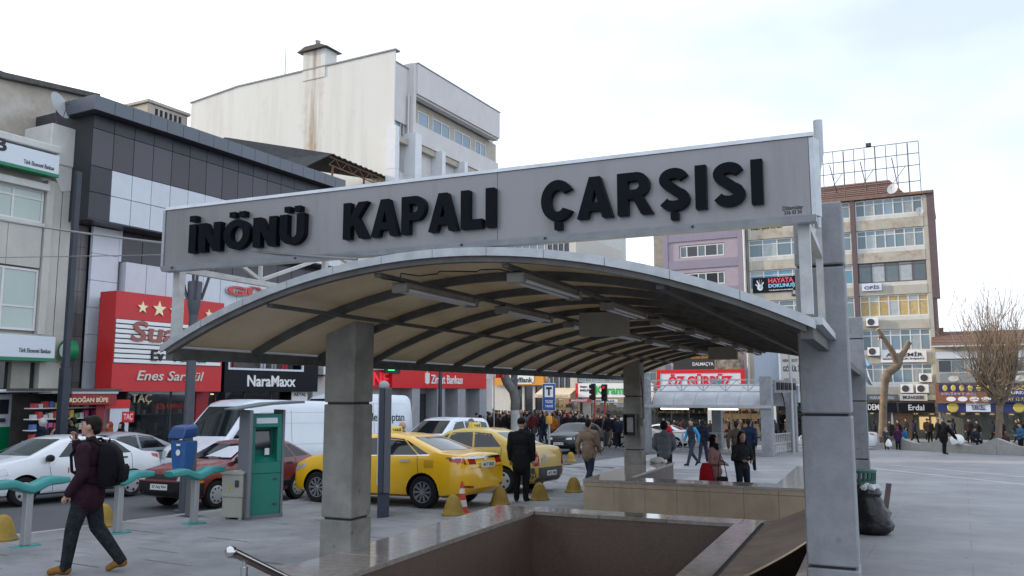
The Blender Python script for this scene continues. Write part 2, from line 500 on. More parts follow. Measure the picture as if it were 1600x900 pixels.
# bent plywood sheet over the slot
mb = MB(CF); NA, NB = 14, 8; top = []; bot = []
for i in range(NA + 1):
    a = i / NA
    for j in range(NB + 1):
        b = j / NB
        v = -0.6 + 4.3 * a
        w = 0.06 + 0.85 * math.sin(math.pi * 0.5 * min(1, a * 1.15)) ** 1.3
        u = 3.70 + w * b
        z = 0.135 + 0.42 * (a ** 1.6) * (b ** 1.5) + 0.02
        top.append((u, v + 0.15 * b * a, z)); bot.append((u, v + 0.15 * b * a, z - 0.022))
N1 = NB + 1
k = len(top)
fs = []
for i in range(NA):
    for j in range(NB):
        q = (i*N1 + j, (i+1)*N1 + j, (i+1)*N1 + j + 1, i*N1 + j + 1)
        fs.append(q); fs.append(tuple(x + k for x in reversed(q)))
es = []
for i in range(NA):
    es.append((i*N1 + NB, (i+1)*N1 + NB, k + (i+1)*N1 + NB, k + i*N1 + NB)); es.append((i*N1, k + i*N1, k + (i+1)*N1, (i+1)*N1))
for j in range(NB):
    es.append((NA*N1 + j, NA*N1 + j + 1, k + NA*N1 + j + 1, k + NA*N1 + j)); es.append((j, k + j, k + j + 1, j + 1))
mb.add(top + bot, fs); 
mb.f += es; mb.mi += [1] * len(es)
bw = thing('plywood_board', 'warped brown plywood sheet lying over the slot beside the right pillar', 'board', CF @ Vector((4.0, 1.5, 0.13)))
mb.build('sheet', [M_ply, M_plyedge], bw, smooth=50)
mb = MB(CF); mb.bar((3.72, -0.6, 0.165), (3.72, 3.4, 0.165), 0.03, 0.03).build('edge_strip', mat('black rubber', (0.02, 0.02, 0.022), 0.6), bw)

# ================================================================ pillars
M_conc = mat('grey concrete', (0.235, 0.225, 0.205), 0.8, var=0.2, vscale=4, dirt=(0.38, 0.37, 0.345), dscale=2.2, damt=0.65, bump=0.15, bscale=25)
M_concb = mat('blue grey painted concrete', (0.235, 0.245, 0.265), 0.7, var=0.14, vscale=5, dirt=(0.12, 0.115, 0.11), dscale=2.2, damt=0.6, stretch=(1.6, 1.6, 0.5), bump=0.2, bscale=30)
add_marks(M_concb, None, 0.5, 5.0); add_marks(M_conc, None, 0.6, 5.0)
M_joint = mat('dark joint', (0.03, 0.03, 0.03), 0.9)
def pillar(label, u0, v0, w, zs, m, group='canopy pillars'):
    c = CF @ Vector((u0 + w/2, v0 + w/2, 0)); c.z = zs[0]
    r = thing('concrete_pillar', label, 'pillar', c, 0, group)
    MB(CF).box(u0 + 0.03, u0 + w - 0.03, v0 + 0.03, v0 + w - 0.03, zs[0], zs[-1] - 0.02).build('core', M_joint, r)
    for i in range(len(zs) - 1):
        g0 = 0.0 if i == 0 else 0.011
        e = 0.006 if i == 0 else 0
        MB(CF).box(u0 - e, u0 + w + e, v0 - e, v0 + w + e, zs[i] + g0, zs[i+1] - (0.011 if i < len(zs) - 2 else 0)).build('block', m, r, bevel=0.012)
    return r
pillar('weathered grey concrete pillar at the front left of the big canopy', -0.38, 0.0, 0.38, [-0.5, 0.45, 1.66, 2.62], M_conc)
pillar('tall blue grey pillar at the front right rising past the sign', 4.51, 0.0, 0.40, [-0.5, 0.35, 1.59, 2.85, 3.40], M_concb)
pl2 = pillar('far left canopy pillar with a metal box mounted on it', -0.40, 11.6, 0.40, [-0.8, 0.45, 1.68, 2.62], M_conc)
pillar('far right canopy pillar just behind the tall right one', 4.45, 11.6, 0.40, [-0.8, 0.39, 1.59, 2.9, 3.36], M_concb)
M_boxm = mat('dark metal box', (0.06, 0.062, 0.065), 0.5, 0.3, var=0.2)
M_grey = mat('light grey plastic', (0.32, 0.32, 0.32), 0.5)
hb = thing('pay_phone', 'small metal hooded box mounted on the far left canopy pillar', 'box', CF @ Vector((-0.25, 11.55, 1.0)))
mb = MB(CF); mb.box(-0.36, -0.34, 11.38, 11.6, 0.78, 1.28); mb.box(-0.08, -0.06, 11.38, 11.6, 0.78, 1.28); mb.box(-0.34, -0.08, 11.38, 11.6, 1.26, 1.28); mb.box(-0.34, -0.08, 11.38, 11.6, 0.78, 0.80); mb.box(-0.34, -0.08, 11.57, 11.595, 0.8, 1.26)
mb.build('hood', M_boxm, hb)
MB(CF).box(-0.29, -0.13, 11.45, 11.57, 0.86, 1.2).build('unit', M_grey, hb, bevel=0.01)
sb_ = thing('switch_box', 'small pale switch box on the side of the far left pillar', 'box', CF @ Vector((0.05, 11.7, 1.08)))
MB(CF).box(0.0, 0.07, 11.62, 11.82, 1.0, 1.17).build('case', M_grey, sb_, bevel=0.01)
mb = MB(CF); mb.tube([(0.035, 11.72, 1.17), (0.03, 11.72, 1.8), (-0.02, 11.66, 2.3)], 0.012, 6).build('cable', M_joint, sb_)

# ================================================================ canopy
M_rib = mat('dark painted steel', (0.10, 0.096, 0.092), 0.6, 0.0, var=0.25, vscale=6, spec=0.2)
M_trim = mat('galvanised trim', (0.40, 0.42, 0.44), 0.42, 0.55, var=0.15, vscale=8)
M_white_steel = mat('off white painted steel', (0.42, 0.43, 0.43), 0.5, 0.2, var=0.15, vscale=8, dirt=(0.2, 0.15, 0.1), dscale=5, damt=0.4)
def poly_mat(name, col, tr):
    m = mat(name, col, 0.4, var=0.16, vscale=1.7, dirt=(col[0]*0.62, col[1]*0.6, col[2]*0.55), dscale=1.1, damt=0.6)
    nt = m.node_tree; b = nt.nodes['Principled BSDF']; out = nt.nodes['Material Output']
    t = nt.nodes.new('ShaderNodeBsdfTranslucent'); t.inputs['Color'].default_value = (col[0]*1.15, col[1]*1.08, col[2]*0.92, 1)
    mx = nt.nodes.new('ShaderNodeMixShader'); mx.inputs[0].default_value = tr
    nt.links.new(b.outputs[0], mx.inputs[1]); nt.links.new(t.outputs[0], mx.inputs[2]); nt.links.new(mx.outputs[0], out.inputs[0])
    return m
M_poly = poly_mat('cream polycarbonate', (0.62, 0.535, 0.39), 0.22)
M_poly2 = poly_mat('milky polycarbonate', (0.50, 0.52, 0.55), 0.15)
U0, U1 = -0.80, 4.72
def arc(u, dz=0.0):
    R = 6.27
    return 2.86 - (R - math.sqrt(R*R - (u - 1.96)**2)) + 0.008*(u - 1.96) + dz
NU = 24
US = [U0 + (U1 - U0) * i / NU for i in range(NU + 1)]
cp = CF @ Vector((2.0, 6.0, 0)); cp.z = gz(cp.x, cp.y) + 2.2
can = thing('arched_canopy', 'long arched stairway canopy with cream panels and dark steel ribs', 'canopy', cp)
V0 = -1.78; DV = 1.12; NRIB = 15
def arc_strip(mb, v0, v1, d0, d1, us=US, mi=0):
    rings = []
    for u in us:
        rings.append([(u, v0, arc(u, d0)), (u, v1, arc(u, d0)), (u, v1, arc(u, d1)), (u, v0, arc(u, d1))])
    return mb.loft(rings, mi)
for k in range(NRIB):
    v = V0 + DV * k
    arc_strip(MB(CF), v - 0.03, v + 0.03, -0.075, 0.0).build('rib', M_rib, can)
    if k < NRIB - 1:
        arc_strip(MB(CF), v + 0.0, v + DV - 0.004, 0.006, 0.016).build('roof_panel', M_poly, can, smooth=30)
VE = V0 + DV * (NRIB - 1)
for u in (0.3, 1.4, 2.55, 3.75):
    MB(CF).box(u - 0.03, u + 0.03, V0 + 0.035, VE - 0.03, arc(u) - 0.11, arc(u) - 0.078).build('purlin', M_rib, can)
for u, s in ((U0, 1), (U1, -1)):
    z = arc(u)
    MB(CF).box(u - 0.04, u + 0.04, V0, VE, z - 0.12, z - 0.02).build('eave_beam', M_rib, can)
    MB(CF).box(u - s*0.10, u - s*0.043, V0 - 0.02, VE if s > 0 else -0.01, z - 0.03, z + 0.02).build('gutter', M_trim, can)
# front edge trim in short metal lengths
nt_ = 12
for i in range(nt_):
    a = i / nt_; b = (i + 1) / nt_
    us = [U0 - 0.06 + (U1 - U0 + 0.12) * (a + (b - a) * t / 3) for t in range(4)]
    us[0] += 0.002; us[-1] -= 0.002
    arc_strip(MB(CF), V0 - 0.055, V0 - 0.031, -0.03, 0.035, us).build('edge_trim', M_trim, can)
    arc_strip(MB(CF), V0 - 0.03, V0 + 0.16, 0.02, 0.034, us).build('edge_flashing', M_trim, can)
    arc_strip(MB(CF), VE - 0.02, VE + 0.02, -0.02, 0.05, us).build('edge_trim', M_trim, can)
# strip lights hung under the middle purlins
M_tube_off = mat('unlit lamp tube', (0.62, 0.63, 0.64), 0.25)
M_fit = mat('lamp fitting', (0.24, 0.22, 0.19), 0.6, var=0.2)
k = 0
for u, vs in ((1.40, (-1.35, 0.75, 2.9, 5.0, 7.1, 9.2, 11.2)), (2.55, (-1.5, 0.9, 3.0, 5.1, 7.2, 9.3, 11.4))):
    for i, v in enumerate(vs):
        z = arc(u) - 0.13
        rt = thing('strip_light', 'unlit twin tube strip light under the canopy, %s of the %s row from the sign' % (
            ('first', 'second', 'third', 'fourth', 'fifth', 'sixth', 'seventh')[i], 'left' if u < 2 else 'right'), 'lamp',
            CF @ Vector((u, v + 0.65, z)), 0, 'strip lights under the canopy')
        mb = MB(CF); mb.box(u - 0.045, u + 0.045, v, v + 1.3, z - 0.03, z + 0.018)
        mb.build('batten', M_fit, rt, bevel=0.006)
        for e in (v - 0.06, v + 1.3):
            MB(CF).box(u - 0.075, u + 0.075, e, e + 0.06, z - 0.075, z + 0.01).build('end_cap', M_fit, rt, bevel=0.01)
        for s in (-0.05, 0.05):
            MB(CF).tube([(u + s, v, z - 0.05), (u + s, v + 1.3, z - 0.05)], 0.017, 8).build('tube', M_tube_off, rt, smooth=50)
M_beigebox = mat('plain beige sign box', (0.27, 0.255, 0.215), 0.6, var=0.08)
for u, v, w, h, lab in ((1.98, 2.5, 0.62, 0.30, 'plain beige sign box hanging under the near part of the canopy'), (1.98, 11.2, 0.62, 0.28, 'plain beige sign box hanging under the far end of the canopy')):
    zc = 2.63
    r = thing('hanging_sign_box', lab, 'sign box', CF @ Vector((u, v, zc - h/2)), 0, 'hanging sign boxes')
    MB(CF).box(u - w/2, u + w/2, v, v + 0.16, zc - h/2, zc + h/2).build('case', M_beigebox, r, bevel=0.008)
    for s in (-0.4, 0.4):
        MB(CF).bar((u + s*w, v + 0.08, zc + h/2), (u + s*w, v + 0.08, arc(u) - 0.03), 0.015).build('hanger', M_rib, r)
# loose wiring along the front of the roof
mb = MB(CF); mb.tube([(1.35 + 0.12*t, -1.6 + 0.1*math.sin(t*2.1), arc(1.35 + 0.12*t) - 0.10 - 0.03*math.sin(t*1.7)**2) for t in range(11)], 0.006, 5)
o = mb.build('wiring', M_joint, can)

# ================================================================ the big sign
M_signp = mat('grey sign sheet', (0.255, 0.25, 0.26), 0.38, 0.35, var=0.05, vscale=1.2, dirt=(0.165, 0.15, 0.145), dscale=4.0, damt=0.5, streak=True, rnd=0.03)
M_black = mat('black acrylic', (0.004, 0.005, 0.008), 0.4, spec=0.08, var=0.3, vscale=3, bump=0.25, bscale=7)
M_ink = mat('black print', (0.02, 0.02, 0.022), 0.6)
VS = -1.78
ZS0, ZS1 = 2.91, 3.50
sg = thing('fascia_sign', 'long grey fascia sign with black raised letters above the canopy', 'sign', CF @ Vector((2, VS, ZS0)))
cuts = [-0.92, 0.05, 2.50, 3.30, 4.78]
cuts = [-0.92, 2.50, 4.78]
for i in range(len(cuts) - 1):
    MB(CF).box(cuts[i] + 0.002, cuts[i+1] - 0.002, VS, VS + 0.10, ZS0 + 0.03, ZS1 - 0.03).build('panel', M_signp, sg)
mb = MB(CF)
MB(CF).prism([(VS - 0.012, ZS1 - 0.028), (VS + 0.10, ZS1 - 0.028), (VS + 0.10, ZS1 + 0.012), (VS + 0.03, ZS1 + 0.012)], -0.95, 4.81, 0, 'x').build('top_trim', M_trim, sg)
MB(CF).prism([(VS - 0.02, ZS0 + 0.028), (VS + 0.10, ZS0 + 0.028), (VS + 0.10, ZS0 - 0.015), (VS + 0.0, ZS0 - 0.015)], -0.95, 4.81, 0, 'x').build('bottom_trim', M_trim, sg)
MB(CF).box(-0.95, -0.922, VS - 0.012, VS + 0.10, ZS0 + 0.03, ZS1 - 0.03).build('end_trim', M_trim, sg)
MB(CF).prism([(4.782, VS - 0.004), (4.81, VS + 0.02), (4.84, VS + 0.10), (4.782, VS + 0.10)], ZS0 + 0.03, ZS1 - 0.03, 0, 'z').build('end_trim', M_trim, sg)
for u in (-0.8, 0.6, 2.2, 2.9, 4.0):
    MB(CF).box(u - 0.008, u + 0.008, VS - 0.026, VS - 0.018, ZS0 + 0.0, ZS0 + 0.016).build('screw', M_ink, sg)
def arcp(cx, cz, rx, rz, a0, a1, n=14):
    return [(cx + rx*math.cos(RAD(a0 + (a1 - a0)*i/n)), cz + rz*math.sin(RAD(a0 + (a1 - a0)*i/n))) for i in range(n + 1)]
def s_stroke(t=0.235):
    c = arcp(0.40, 0.735, 0.245, 0.148, 5, 270, 14)[0:] ; c = [(0.40 + 0.245*math.cos(RAD(a)), 0.735 + 0.150*math.sin(RAD(a))) for a in range(12, 236, 16)]
    c += [(0.40 + 0.265*math.cos(RAD(a)), 0.275 + 0.158*math.sin(RAD(a))) for a in range(62, -172, -16)]
    L_, R_ = [], []
    for i, (x, z) in enumerate(c):
        x0, z0 = c[max(0, i - 1)]; x1, z1 = c[min(len(c) - 1, i + 1)]
        d = math.hypot(x1 - x0, z1 - z0); nx, nz = -(z1 - z0)/d, (x1 - x0)/d
        L_.append((x + nx*t/2, z + nz*t/2)); R_.append((x - nx*t/2, z - nz*t/2))
    return L_ + R_[::-1]
def rect(x0, x1, z0, z1): return [(x0, z0), (x1, z0), (x1, z1), (x0, z1)]
T_ = 0.27
GL = {
 'I': ([rect(0, T_, 0, 1)], T_),
 'N': ([[(0, 0), (0, 1), (.28, 1), (.57, .47), (.57, 1), (.84, 1), (.84, 0), (.57, 0), (.27, .54), (.27, 0)]], .84),
 'K': ([[(0, 0), (0, 1), (.27, 1), (.27, .63), (.55, 1), (.88, 1), (.54, .58), (.90, 0), (.58, 0), (.36, .39), (.27, .28), (.27, 0)]], .90),
 'L': ([[(0, 0), (0, 1), (.27, 1), (.27, .23), (.68, .23), (.68, 0)]], .68),
 'A': ([[(0, 0), (.33, 1), (.62, 1), (.95, 0), (.67, 0), (.62, .17), (.33, .17), (.28, 0)], [(.39, .37), (.56, .37), (.475, .69)]], .95),
 'P': ([[(0, 0), (0, 1), (.47, 1)] + arcp(.47, .675, .335, .325, 90, -90) + [(.27, .35), (.27, 0)], [(.27, .56), (.27, .79), (.44, .79)] + arcp(.44, .675, .115, .115, 90, -90, 8) + [(.44, .56)]], .805),
 'R': ([[(0, 0), (0, 1), (.49, 1)] + arcp(.49, .70, .335, .30, 90, -62) + [(.91, 0), (.60, 0), (.40, .37), (.27, .37), (.27, 0)], [(.27, .59), (.27, .80), (.46, .80)] + arcp(.46, .695, .105, .105, 90, -90, 8) + [(.46, .59)]], .91),
 'O': ([arcp(.49, .5, .49, .515, 0, 345, 23), arcp(.49, .5, .225, .285, 0, 340, 17)], .98),
 'U': ([[(0, 1), (.27, 1), (.27, .40)] + arcp(.43, .38, .16, .17, 180, 360, 10) + [(.59, 1), (.86, 1), (.86, .40)] + arcp(.43, .385, .43, .40, 0, -180, 16)], .86),
 'C': ([arcp(.46, .5, .46, .515, 32, 328, 22) + arcp(.46, .5, .20, .275, 318, 42, 16)], .87),
 'S': ([s_stroke()], .80)}
ADD = {'İ': ('I', [rect(0.01, T_ - 0.01, 1.10, 1.30)]), 'Ö': ('O', [rect(.20, .42, 1.10, 1.28), rect(.56, .78, 1.10, 1.28)]), 'Ü': ('U', [rect(.15, .36, 1.08, 1.26), rect(.50, .71, 1.08, 1.26)]),
       'Ç': ('C', [rect(.37, .56, -.21, -.03)]), 'Ş': ('S', [rect(.31, .50, -.20, -.035)])}
def glyph_parts(ch):
    base, extra = ADD.get(ch, (ch, []))
    loops, w = GL[base]
    return [loops] + [[e] for e in extra], w
def big_word(word, u0, u1, base, cap, gap):
    G_ = [glyph_parts(c) for c in word]
    sx = (u1 - u0 - gap*(len(word) - 1))/sum(w for _, w in G_)
    x = u0
    for parts, w in G_:
        par = sg
        for pi, loops in enumerate(parts):
            P3 = lambda p, y: (x + p[0]*sx, y, base + p[1]*cap)
            tri = geometry.tessellate_polygon([[Vector((p[0], p[1], 0)) for p in l] for l in loops])
            allp = [p for l in loops for p in l]; n_ = len(allp)
            yf, yb = VS - 0.062, VS - 0.004
            mb = MB(CF)
            fs = [tuple(t) for t in tri] + [tuple(i + n_ for i in reversed(t)) for t in tri]
            k = 0
            for l in loops:
                m_ = len(l)
                fs += [(k + i, k + (i + 1) % m_, k + (i + 1) % m_ + n_, k + i + n_) for i in range(m_)]
                k += m_
            mb.add([P3(p, yf) for p in allp] + [P3(p, yb) for p in allp], fs)
            o = mb.build('letter' if pi == 0 else 'accent', M_black, par)
            if pi == 0: par = o
        x += w*sx + gap
big_word('İNÖNÜ', -0.57, 0.72, 3.035, 0.262, 0.035)
big_word('KAPALI', 1.115, 2.50, 3.035, 0.305, 0.03)
big_word('ÇARŞISI', 2.885, 4.485, 3.035, 0.305, 0.035)
lettering(sg, 'Diltemizler', M_ink, CF, 4.6, 4.73, 2.985, 3.012, VS - 0.001, 0.003, 'small_print')
lettering(sg, '336 03 30', M_ink, CF, 4.61, 4.72, 2.955, 2.98, VS - 0.001, 0.003, 'small_print')
# carrying frame of the sign
fr = thing('sign_frame', 'off white steel lattice carrying the big sign above the canopy', 'frame', CF @ Vector((2, -1, 2.3)))
def st(a, b, w=0.05, name='bar', m=M_white_steel):
    MB(CF).bar(a, b, w, w).build(name, m, fr)
YF = VS + 0.135
for u in (-0.86, 4.72):
    st((u, YF, arc(u) + 0.05), (u, YF, ZS1), 0.075, 'post')
    yb = -0.10 if u > 2 else 0.6
    st((u, yb, arc(u) + 0.03), (u, yb, 3.42), 0.055, 'post')
    st((u, YF + 0.04, ZS0 + 0.02), (u, yb - 0.03, ZS0 + 0.02), 0.055, 'chord')
    st((u, YF + 0.04, ZS1 - 0.06), (u, yb - 0.03, ZS1 - 0.10), 0.055, 'chord')
    m_ = (YF + yb) / 2
    st((u, m_, ZS0 + 0.05), (u, m_, ZS1 - 0.10), 0.035, 'strut')
    st((u, YF + 0.05, ZS1 - 0.12), (u, m_ - 0.02, ZS0 + 0.06), 0.035, 'brace')
    st((u, yb - 0.04, ZS1 - 0.14), (u, m_ + 0.02, ZS0 + 0.06), 0.035, 'brace')
st((-0.8, 0.6, ZS0 + 0.02), (0.9, 0.6, ZS0 + 0.02), 0.04, 'tie')
for u in (0.6, 2.0, 3.4):
    st((u, YF, ZS0), (u, YF, ZS1 - 0.05), 0.04, 'upright')
st((0.0, -0.1, arc(0.0) + 0.03), (0.05, -0.1, 3.3), 0.05, 'post')
st((0.05, 0.3, 3.05), (0.75, -1.4, 2.99), 0.04, 'brace')
pp = thing('flue_pipe', 'bent galvanised pipe sticking up behind the right end of the sign', 'pipe', CF @ Vector((4.88, -1.5, 2.9)))
mb = MB(CF); mb.tube([(4.80, -1.50, 2.9), (4.81, -1.50, 3.3), (4.83, -1.50, 3.42), (4.83, -1.50, 3.66)], [0.022, 0.026, 0.03, 0.031], 12).build('tube', M_trim, pp, smooth=50)

# ================================================================ the street row on the left
M_wframe = mat('white window frame', (0.62, 0.62, 0.61), 0.4, var=0.06)
M_glass = mat('window glass', (0.10, 0.14, 0.155), 0.06, var=0.2, vscale=0.7, rnd=0.25, spec=0.8)
M_glassg = mat('greenish blind glass', (0.36, 0.44, 0.40), 0.1, var=0.08, vscale=0.5, rnd=0.15, spec=0.7)
M_glassd = mat('dark glass', (0.022, 0.025, 0.03), 0.05, rnd=0.3, spec=0.8)
M_cream = mat('cream facade panel', (0.46, 0.455, 0.41), 0.6, var=0.08, vscale=1.5, dirt=(0.33, 0.31, 0.27), dscale=1.3, damt=0.4, streak=True, rnd=0.03)
M_creamw = mat('off white render', (0.56, 0.56, 0.53), 0.8, var=0.08, vscale=2.0, dirt=(0.36, 0.34, 0.30), dscale=1.2, damt=0.4, streak=True)
M_plaster = mat('old patched plaster', (0.40, 0.355, 0.30), 0.9, var=0.2, vscale=0.9, dirt=(0.56, 0.53, 0.49), dscale=0.8, damt=0.85, bump=0.3, bscale=6)
M_signw = mat('white sign face', (0.60, 0.64, 0.70), 0.35)
M_green = mat('green sign edge', (0.0, 0.19, 0.075), 0.4)
M_red = mat('red sign sheet', (0.52, 0.018, 0.022), 0.4, var=0.05)
M_redd = mat('deep red sheet', (0.34, 0.014, 0.02), 0.45, var=0.05)
M_whitel = mat('white letter', (0.75, 0.75, 0.75), 0.4)
M_gold = mat('pale gold letter', (0.75, 0.66, 0.42), 0.3, 0.3)
M_dkpanel = mat('dark grey cladding', (0.048, 0.049, 0.06), 0.32, 0.0, spec=0.3, var=0.1, vscale=1.2, rnd=0.12)
M_dkglass = mat('violet tinted curtain wall glass', (0.055, 0.048, 0.062), 0.14, rnd=0.22, spec=0.4)
M_whpanel = mat('white composite panel', (0.55, 0.58, 0.63), 0.3, var=0.04, rnd=0.04)
M_brpanel = mat('brown grey wall tile', (0.115, 0.108, 0.105), 0.35, var=0.1, vscale=1, rnd=0.2)
M_blackp = mat('black fascia', (0.006, 0.007, 0.012), 0.4, spec=0.2)
M_roofdark = mat('tarred roof edge', (0.09, 0.085, 0.08), 0.9, var=0.3, vscale=4)
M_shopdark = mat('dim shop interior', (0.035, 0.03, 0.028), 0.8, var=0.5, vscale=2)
M_warm = mat('lit shop light', (0.8, 0.55, 0.25), 0.5, emit=(1.0, 0.66, 0.30), estr=1.1)
M_warmdim = mat('self glowing shop wall', (0.5, 0.36, 0.22), 0.7, emit=(1.0, 0.62, 0.32), estr=0.22, var=0.3, vscale=3)  # the wall itself glows, standing in for lamplight falling on it
M_tile = mat('brown roof tile', (0.15, 0.085, 0.07), 0.85, var=0.25, vscale=5, rnd=0.15)

def window(root, fr, x0, x1, z0, z1, y=0.0, cols=2, tr=None, fm=None, gm=None, fw=0.05, d=0.06, rowsplit=None):
    fm = fm or M_wframe; gm = gm or M_glass
    xs = [x0 + (x1 - x0) * c for c in (cols if isinstance(cols, (list, tuple)) else [i / cols for i in range(cols + 1)])]
    mb = MB(fr)
    mb.box(x0, x1, y, y + d, z0, z0 + fw); mb.box(x0, x1, y, y + d, z1 - fw, z1)
    for i, x in enumerate(xs):
        a = x if i == 0 else x - fw if i == len(xs) - 1 else x - fw/2
        mb.box(a, a + fw, y + 0.001, y + d - 0.001, z0 + fw, z1 - fw)
    zt = [z0 + fw, z1 - fw]
    if tr:
        t = z0 + (z1 - z0) * tr
        mb.box(x0 + fw, x1 - fw, y + 0.003, y + d - 0.003, t - fw*0.4, t + fw*0.4)
        zt = [z0 + fw, t - fw*0.4, t + fw*0.4, z1 - fw]
    w = mb.build('window', fm, root)
    for i in range(len(xs) - 1):
        a = xs[i] + (fw if i == 0 else fw/2); b = xs[i+1] - (fw if i == len(xs) - 2 else fw/2)
        for k in range(0, len(zt), 2):
            g_ = gm[(i + k) % len(gm)] if isinstance(gm, (list, tuple)) else gm
            MB(fr).box(a, b, y + d*0.5, y + d*0.8, zt[k], zt[k+1]).build('pane', g_, w)
    return w
def grid(root, name, m, fr, xs, zs, y0, y1, gap=0.008, skip=None, bevel=0.0):
    for i in range(len(xs) - 1):
        for j in range(len(zs) - 1):
            if skip and skip(i, j): continue
            mm = m(i, j) if callable(m) else m
            MB(fr).box(xs[i] + gap, xs[i+1] - gap, y0, y1, zs[j] + gap, zs[j+1] - gap).build(name, mm, root, bevel=bevel)
def lin(a, b, n): return [a + (b - a) * i / n for i in range(n + 1)]
def base_at(fr, x, y):
    p = fr @ Vector((x, y, 0)); p.z = gz(p.x, p.y); return p

# ---- bank house with white sign boxes, far left
UT = -26.6; FT = SF(UT)
vT = 17.9
zTop =  9.72
tb = thing('bank_building', 'cream panelled bank building with white and green sign boxes, leftmost', 'building', base_at(FT, 4, 5))
boxp(tb, 'wall', M_cream, FT, -34, vT, -3, zTop, 0.32, 12)  # runs on unseen to the left, extended so its mass shades the square
q = (15.22, 16.78, 7.35, 8.44)      # upper window
wz0, wz1 = q[2], q[3]
lw = (15.42, 16.87, 3.77, 5.79)
lz0, lz1 = lw[2], lw[3]
xr = q[1]
bz =  3.65
for k in range(7):
    a = xr - 2.9 - k * 4.6 if k else xr - 2.95
    if k == 0:
        xa, xb = xr - 3.4, xr
    else:
        xb = xr - 4.6 * k; xa = xb - 3.4
    window(tb, FT, xa, xb, wz0, wz1, 0.14, [0, 0.37, 0.70, 1.0], 0.72 if k == 0 else None, None, M_glassg, 0.07)
    window(tb, FT, xa, xb, lz0, lz1, 0.14, [0, 0.37, 0.66, 1.0], 0.38, None, M_glassg, 0.07)
    grid(tb, 'spandrel_panel', M_cream, FT, lin(xa, xb, 3), [lz1 + 0.05, wz0 - 0.12], 0.1, 0.32)
    boxp(tb, 'sill', M_creamw, FT, xa - 0.08, xb + 0.08, wz0 - 0.115, wz0 - 0.005, 0.02, 0.32)
    for xx in (xb, ):
        for a0, a1 in ((0.03, 0.28), (0.31, 0.62), (0.65, 1.12)):
            boxp(tb, 'pilaster_panel', M_cream, FT, xx + a0, min(xx + a1, vT), bz + 0.01, wz1 + 0.4, 0.02 + 0.1 * (a0 > 0.3), 0.315)
    boxp(tb, 'lintel', M_creamw, FT, xa - 0.05, xb + 0.02, wz1 + 0.0, wz1 + 0.22, -0.12, 0.32)
boxp(tb, 'cornice', M_creamw, FT, -34, 16.9, zTop - 0.03, zTop + 0.22, -0.45, 0.4, 0.03)
boxp(tb, 'beam', M_cream, FT, -34, vT, bz - 0.9, bz, 0.05, 0.5)
# sign boxes
def bank_sign(zr, x1, lab, big):
    s_ = thing('bank_sign', lab, 'sign', FT @ Vector((x1 - 2.5, -0.2, zr[0])), 0, 'white bank sign boxes')
    x0 = x1 - 7.5
    boxp(s_, 'box', M_signw, FT, x0, x1, zr[0] + 0.1, zr[1], -0.42, 0.0, 0.012)
    boxp(s_, 'green_edge', M_green, FT, x0, x1 + 0.003, zr[0], zr[0] + 0.097, -0.43, 0.0)
    return s_
z1s =  9.62; z0s =  8.88; xs1 = 16.88
s1 = bank_sign((z0s, z1s), xs1, 'white sign box with green edge high on the cream bank building', True)
lettering(s1, 'Türk Ekonomi Bankası', M_ink, FT, 15.68, 16.7, z0s + 0.20, z0s + 0.34, -0.422, 0.01, bold=0.004)
lettering(s1, 'TEB', M_ink, FT, 13.99, 15.11, z0s + 0.42, z0s + 0.86, -0.422, 0.01, bold=0.04)
z1s =  3.57; z0s =  2.77; xs1 = 17.17
s2 = bank_sign((z0s, z1s), xs1, 'white sign box with green edge above the bank entrance', False)
lettering(s2, 'Türk Ekonomi Bankası', M_ink, FT, 15.96, 17.01, z0s + 0.26, z0s + 0.40, -0.422, 0.01, bold=0.004)
# round projecting sign
rs = thing('projecting_sign', 'round green projecting bank sign beside the dark post', 'sign', FT @ Vector((17.65, 3.15)[:2] + (0,)) if False else FT @ Vector((17.65, -0.4,  2.89)), 0)
cx = 17.63; cz =  3.15
Mr = Matrix.Translation((cx, -0.42, cz)) @ Matrix.Rotation(RAD(90), 4, 'Y')
MB(FT).lathe([(0.33, -0.16), (0.36, -0.13), (0.36, 0.13), (0.33, 0.16)], 24, Mr).build('drum', M_green, rs, smooth=40)
MB(FT).lathe([(0.22, 0.161), (0.22, 0.17)], 24, Mr).build('face', M_whitel, rs)
MB(FT).lathe([(0.22, -0.17), (0.22, -0.161)], 24, Mr).build('face', M_whitel, rs)
MB(FT).bar((cx, -0.1, cz), (cx, 0.35, cz), 0.06).build('bracket', M_rib, rs)
# ground floor: piers, dark entrance, cash machine
boxp(tb, 'pier', M_cream, FT, 16.95, 17.66, -3, bz - 0.9, 0.0, 0.5)
boxp(tb, 'pier', M_cream, FT, -6, -4.6, -3, bz - 0.9, 0.0, 0.5)
boxp(tb, 'entrance_glass', M_glassd, FT, -4.6, 16.99, -3, bz - 0.9, 0.28, 0.33)
boxp(tb, 'entrance_side_panel', mat('stone entrance panel', (0.25, 0.24, 0.2), 0.5, var=0.1), FT, 16.09, 16.7, -3, bz - 0.9, 0.1, 0.3)
am = thing('cash_machine', 'white and green cash machine built into the bank front', 'cash machine', FT @ Vector((15.94, 0, -0.9)))
ax0, ax1, az0, az1 = 15.39, 16.13, 0.35, 1.71
boxp(am, 'case', M_signw, FT, ax0, ax1, az0 - 0.6, az1, -0.15, 0.25, 0.02)
boxp(am, 'green_base', M_green, FT, ax0 - 0.002, ax1 + 0.002, az0 - 0.6, az0 + 0.35, -0.16, 0.25)
boxp(am, 'screen', M_glassd, FT, ax0 + 0.25, ax1 - 0.2, az0 + 0.75, az0 + 1.2, -0.165, -0.1)
boxp(am, 'keypad', M_boxm, FT, ax0 + 0.25, ax1 - 0.3, az0 + 0.5, az0 + 0.62, -0.2, -0.1)
